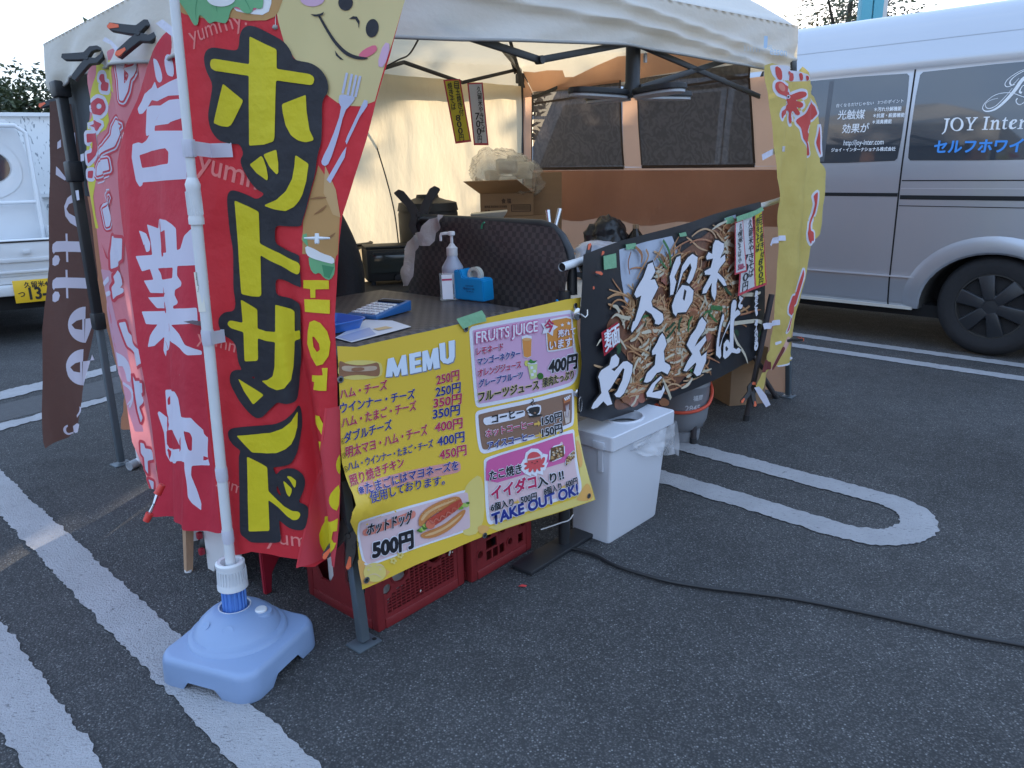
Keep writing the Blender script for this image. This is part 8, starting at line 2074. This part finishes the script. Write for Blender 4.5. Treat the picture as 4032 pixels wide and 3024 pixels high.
# magnet hook, carabiner, cable tie on the menu banner
mg = MS(*MS.uv(2262, 1234), .004); mk = thing("magnet_hook", 'round steel magnet hook at the top right of the menu banner', 'hook', mg)
m = MB(); m.lathe(mg, [(.0175, 0), (.0185, .002), (.0185, .010), (.016, .012), (.0, .012)], STEEL, 28, MN); m.build("magnet", mk)
m = MB(); m.tube([mg + MN * .012, mg + MN * .022, mg + MN * .028 + MU * .012 - Zv * .01, mg + MN * .028 + MU * .022 - Zv * .004, mg + MN * .026 + MU * .024 + Zv * .012], .0024, STEEL, 8); m.build("hook_wire", mk)
mg2 = MS(*MS.uv(2268, 1545), .008); m = MB(); m.lathe(mg2 - MN * .004, [(.014, 0), (.0145, .006), (.012, .008), (.0, .008)], STEEL, 24, MN)
t = thing("carabiner_hook", 'small steel magnet with a hanging carabiner on the menu banner edge', 'hook', mg2); m.build("magnet", t)
m = MB(); ring = [mg2 + MN * .01 + MU * (.007 * math.sin(k / 16 * 6.28) * (1.2 if k < 8 else .8)) - Zv * (.035 - .024 * math.cos(k / 16 * 6.28)) for k in range(17)]; m.tube(ring, .0016, STEEL, 6); m.build("carabiner", t)
m = MB(); a0 = PST; ring = [a0 + V3((.024 * math.cos(k / 20 * 6.28), .024 * math.sin(k / 20 * 6.28), .815 + .004 * math.sin(k * 1.3))) for k in range(21)]; m.tube(ring, .0035, M("blue twine", (.02, .28, .60), .5), 6); m.build("twine", label='blue twine tied round the black post above the menu banner', cat='twine')
m = MB(); m.tube(cr3([tuple(at(*p, 2.42)) for p in ((2130, 2085), (2170, 2072), (2210, 2058), (2240, 2048), (2258, 2025))], 4), .002, WPL, 6); m.build("cable_tie", label='white cable tie reaching from the right crate to the black post', cat='cable tie')
m = MB(); m.tube(cr3([tuple(SP(*SP.uv(*Zc(p)), .02)) for p in ((940, 385), (920, 405), (915, 440))], 4), .003, M("green wire", (.03, .25, .13), .5), 6); m.build("wire_tie", label='short green wire tie on top of the partition cloth', cat='tie')
# tape strips
GT, WT = M("green masking tape", (.22, .46, .27), .55, var=.08, scale=30, trans=.15, bump=.3, bscale=60), M("white cloth tape", (.60, .60, .70), .6, var=.06, scale=30, bump=.25, bscale=60)
def tape(label, sf, zone, pts, mt, h=.006, cat='tape', group='tape strips'):
    q = Print(sf, zone, cut=(.02, .02)); q.poly(pts, mt, 0, extra=h)
    return q.build("tape_strip", label=label, cat=cat, group=group, loc=sf(*sf.uv(*zone(pts[0])), h))
tape('pale green tape fixing the menu banner top edge to the tablecloth', MS, M5, [(1090, 285), (1275, 222), (1300, 262), (1308, 302), (1210, 325), (1140, 358), (1112, 322)], GT)
tape('green tape at the left end of the noodle banner pole', YB, Y5, [(375, 460), (485, 435), (490, 560), (380, 580)], GT)
tape('green tape on the noodle banner edge above the plate photo', YB, Y5, [(565, 358), (650, 345), (665, 395), (570, 405)], GT, .008); tape('small green tape on the middle of the noodle banner top', YB, Y5, [(1030, 262), (1090, 250), (1098, 285), (1040, 292)], GT, .008); tape('green tape on the noodle banner top left of the price strips', YB, Y5, [(1432, 128), (1500, 112), (1520, 175), (1440, 180)], GT, .008)
tape('long green tape holding the price strips on the noodle banner', YBP3, Y5, [(1535, 118), (1640, 82), (1700, 62), (1760, 30), (1775, 60), (1740, 85), (1670, 120), (1540, 165)], GT, .006)
ZS = Zone(2950, 250, 400 / 948)
SQT = Surf(SQS.O, EA, EO, disp=lambda u, v: sq(max(u, 2.36), v) if u > 2.36 else .05)
tape('white tape strip joining the squid flag to the orange wall, topmost of three', SQT, ZS, [(92, 850), (200, 795), (292, 772), (298, 822), (200, 850), (100, 905)], WT, .012)
tape('white tape strip on the squid flag above the crossed table legs', SQT, ZR_, [(358, 130), (372, 90), (410, 65), (482, 55), (487, 98), (410, 105), (366, 145)], WT, .012)
tape('white tape strip between the noodle banner and the squid flag, lowest on the flag', SQT, ZR_, [(298, 775), (438, 742), (440, 785), (310, 822)], WT, .012)
tape('white tape dangling from the clamp on the crossed table leg', Surf(at(2958, 1545, 3.6), RT, -FW), ZR_, [(248, 1300), (288, 1290), (345, 1360), (382, 1440), (345, 1460), (300, 1390)], WT, .0)
tape('white tape hanging beside the squid flag top', Surf(at(3010, 320, 3.68), RT, -FW), ZS, [(140, 60), (160, 20), (175, 40), (160, 110), (145, 230), (130, 220), (132, 130)], WT, .0)
tape('translucent white tape strip above the crimson flag clamp', Surf(onAB((440, 170), .07), -EG, EN), ZC, [(215, 125), (235, 95), (290, 125), (350, 195), (345, 220), (318, 210), (280, 155)], WT, .0); tape('white tape behind the pole at the crimson flag top', Surf(onAB((660, 110), .07), -EG, EN), SRC, [(612, 92), (640, 76), (705, 128), (688, 152)], WT, .0)
tape('white tape patch on the grey curtain edge', ABs(-.04), ZC, [(58, 1055), (85, 1045), (88, 1105), (60, 1112)], WT, .01); tape('white tape patch on the orange curtain', ABs(-.01), ZC, [(5, 1350), (42, 1345), (50, 1425), (18, 1432)], WT, .01)
tape('pale tape on the canopy beside the faded logo', BCs(.03), Zone(2850, 100, 320 / 2212), [(1035, 290), (1130, 300), (1120, 600), (1080, 640), (1020, 610)], M("pale blue tape", (.40, .55, .72), .6), .01)
m = MB(); sq_ = at(1248, 938, 1.665); m.tube([sq_ + RT * -.028, sq_, sq_ + RT * .028], [.002, .004, .002], WHP, 8); m.lathe(sq_ - UP * .012, [(.0045, 0), (.0055, .004), (.0045, .022)], WHP, 12, UP); m.build("flag_pin", label='small white plastic pin joining the flag fold', cat='pin')
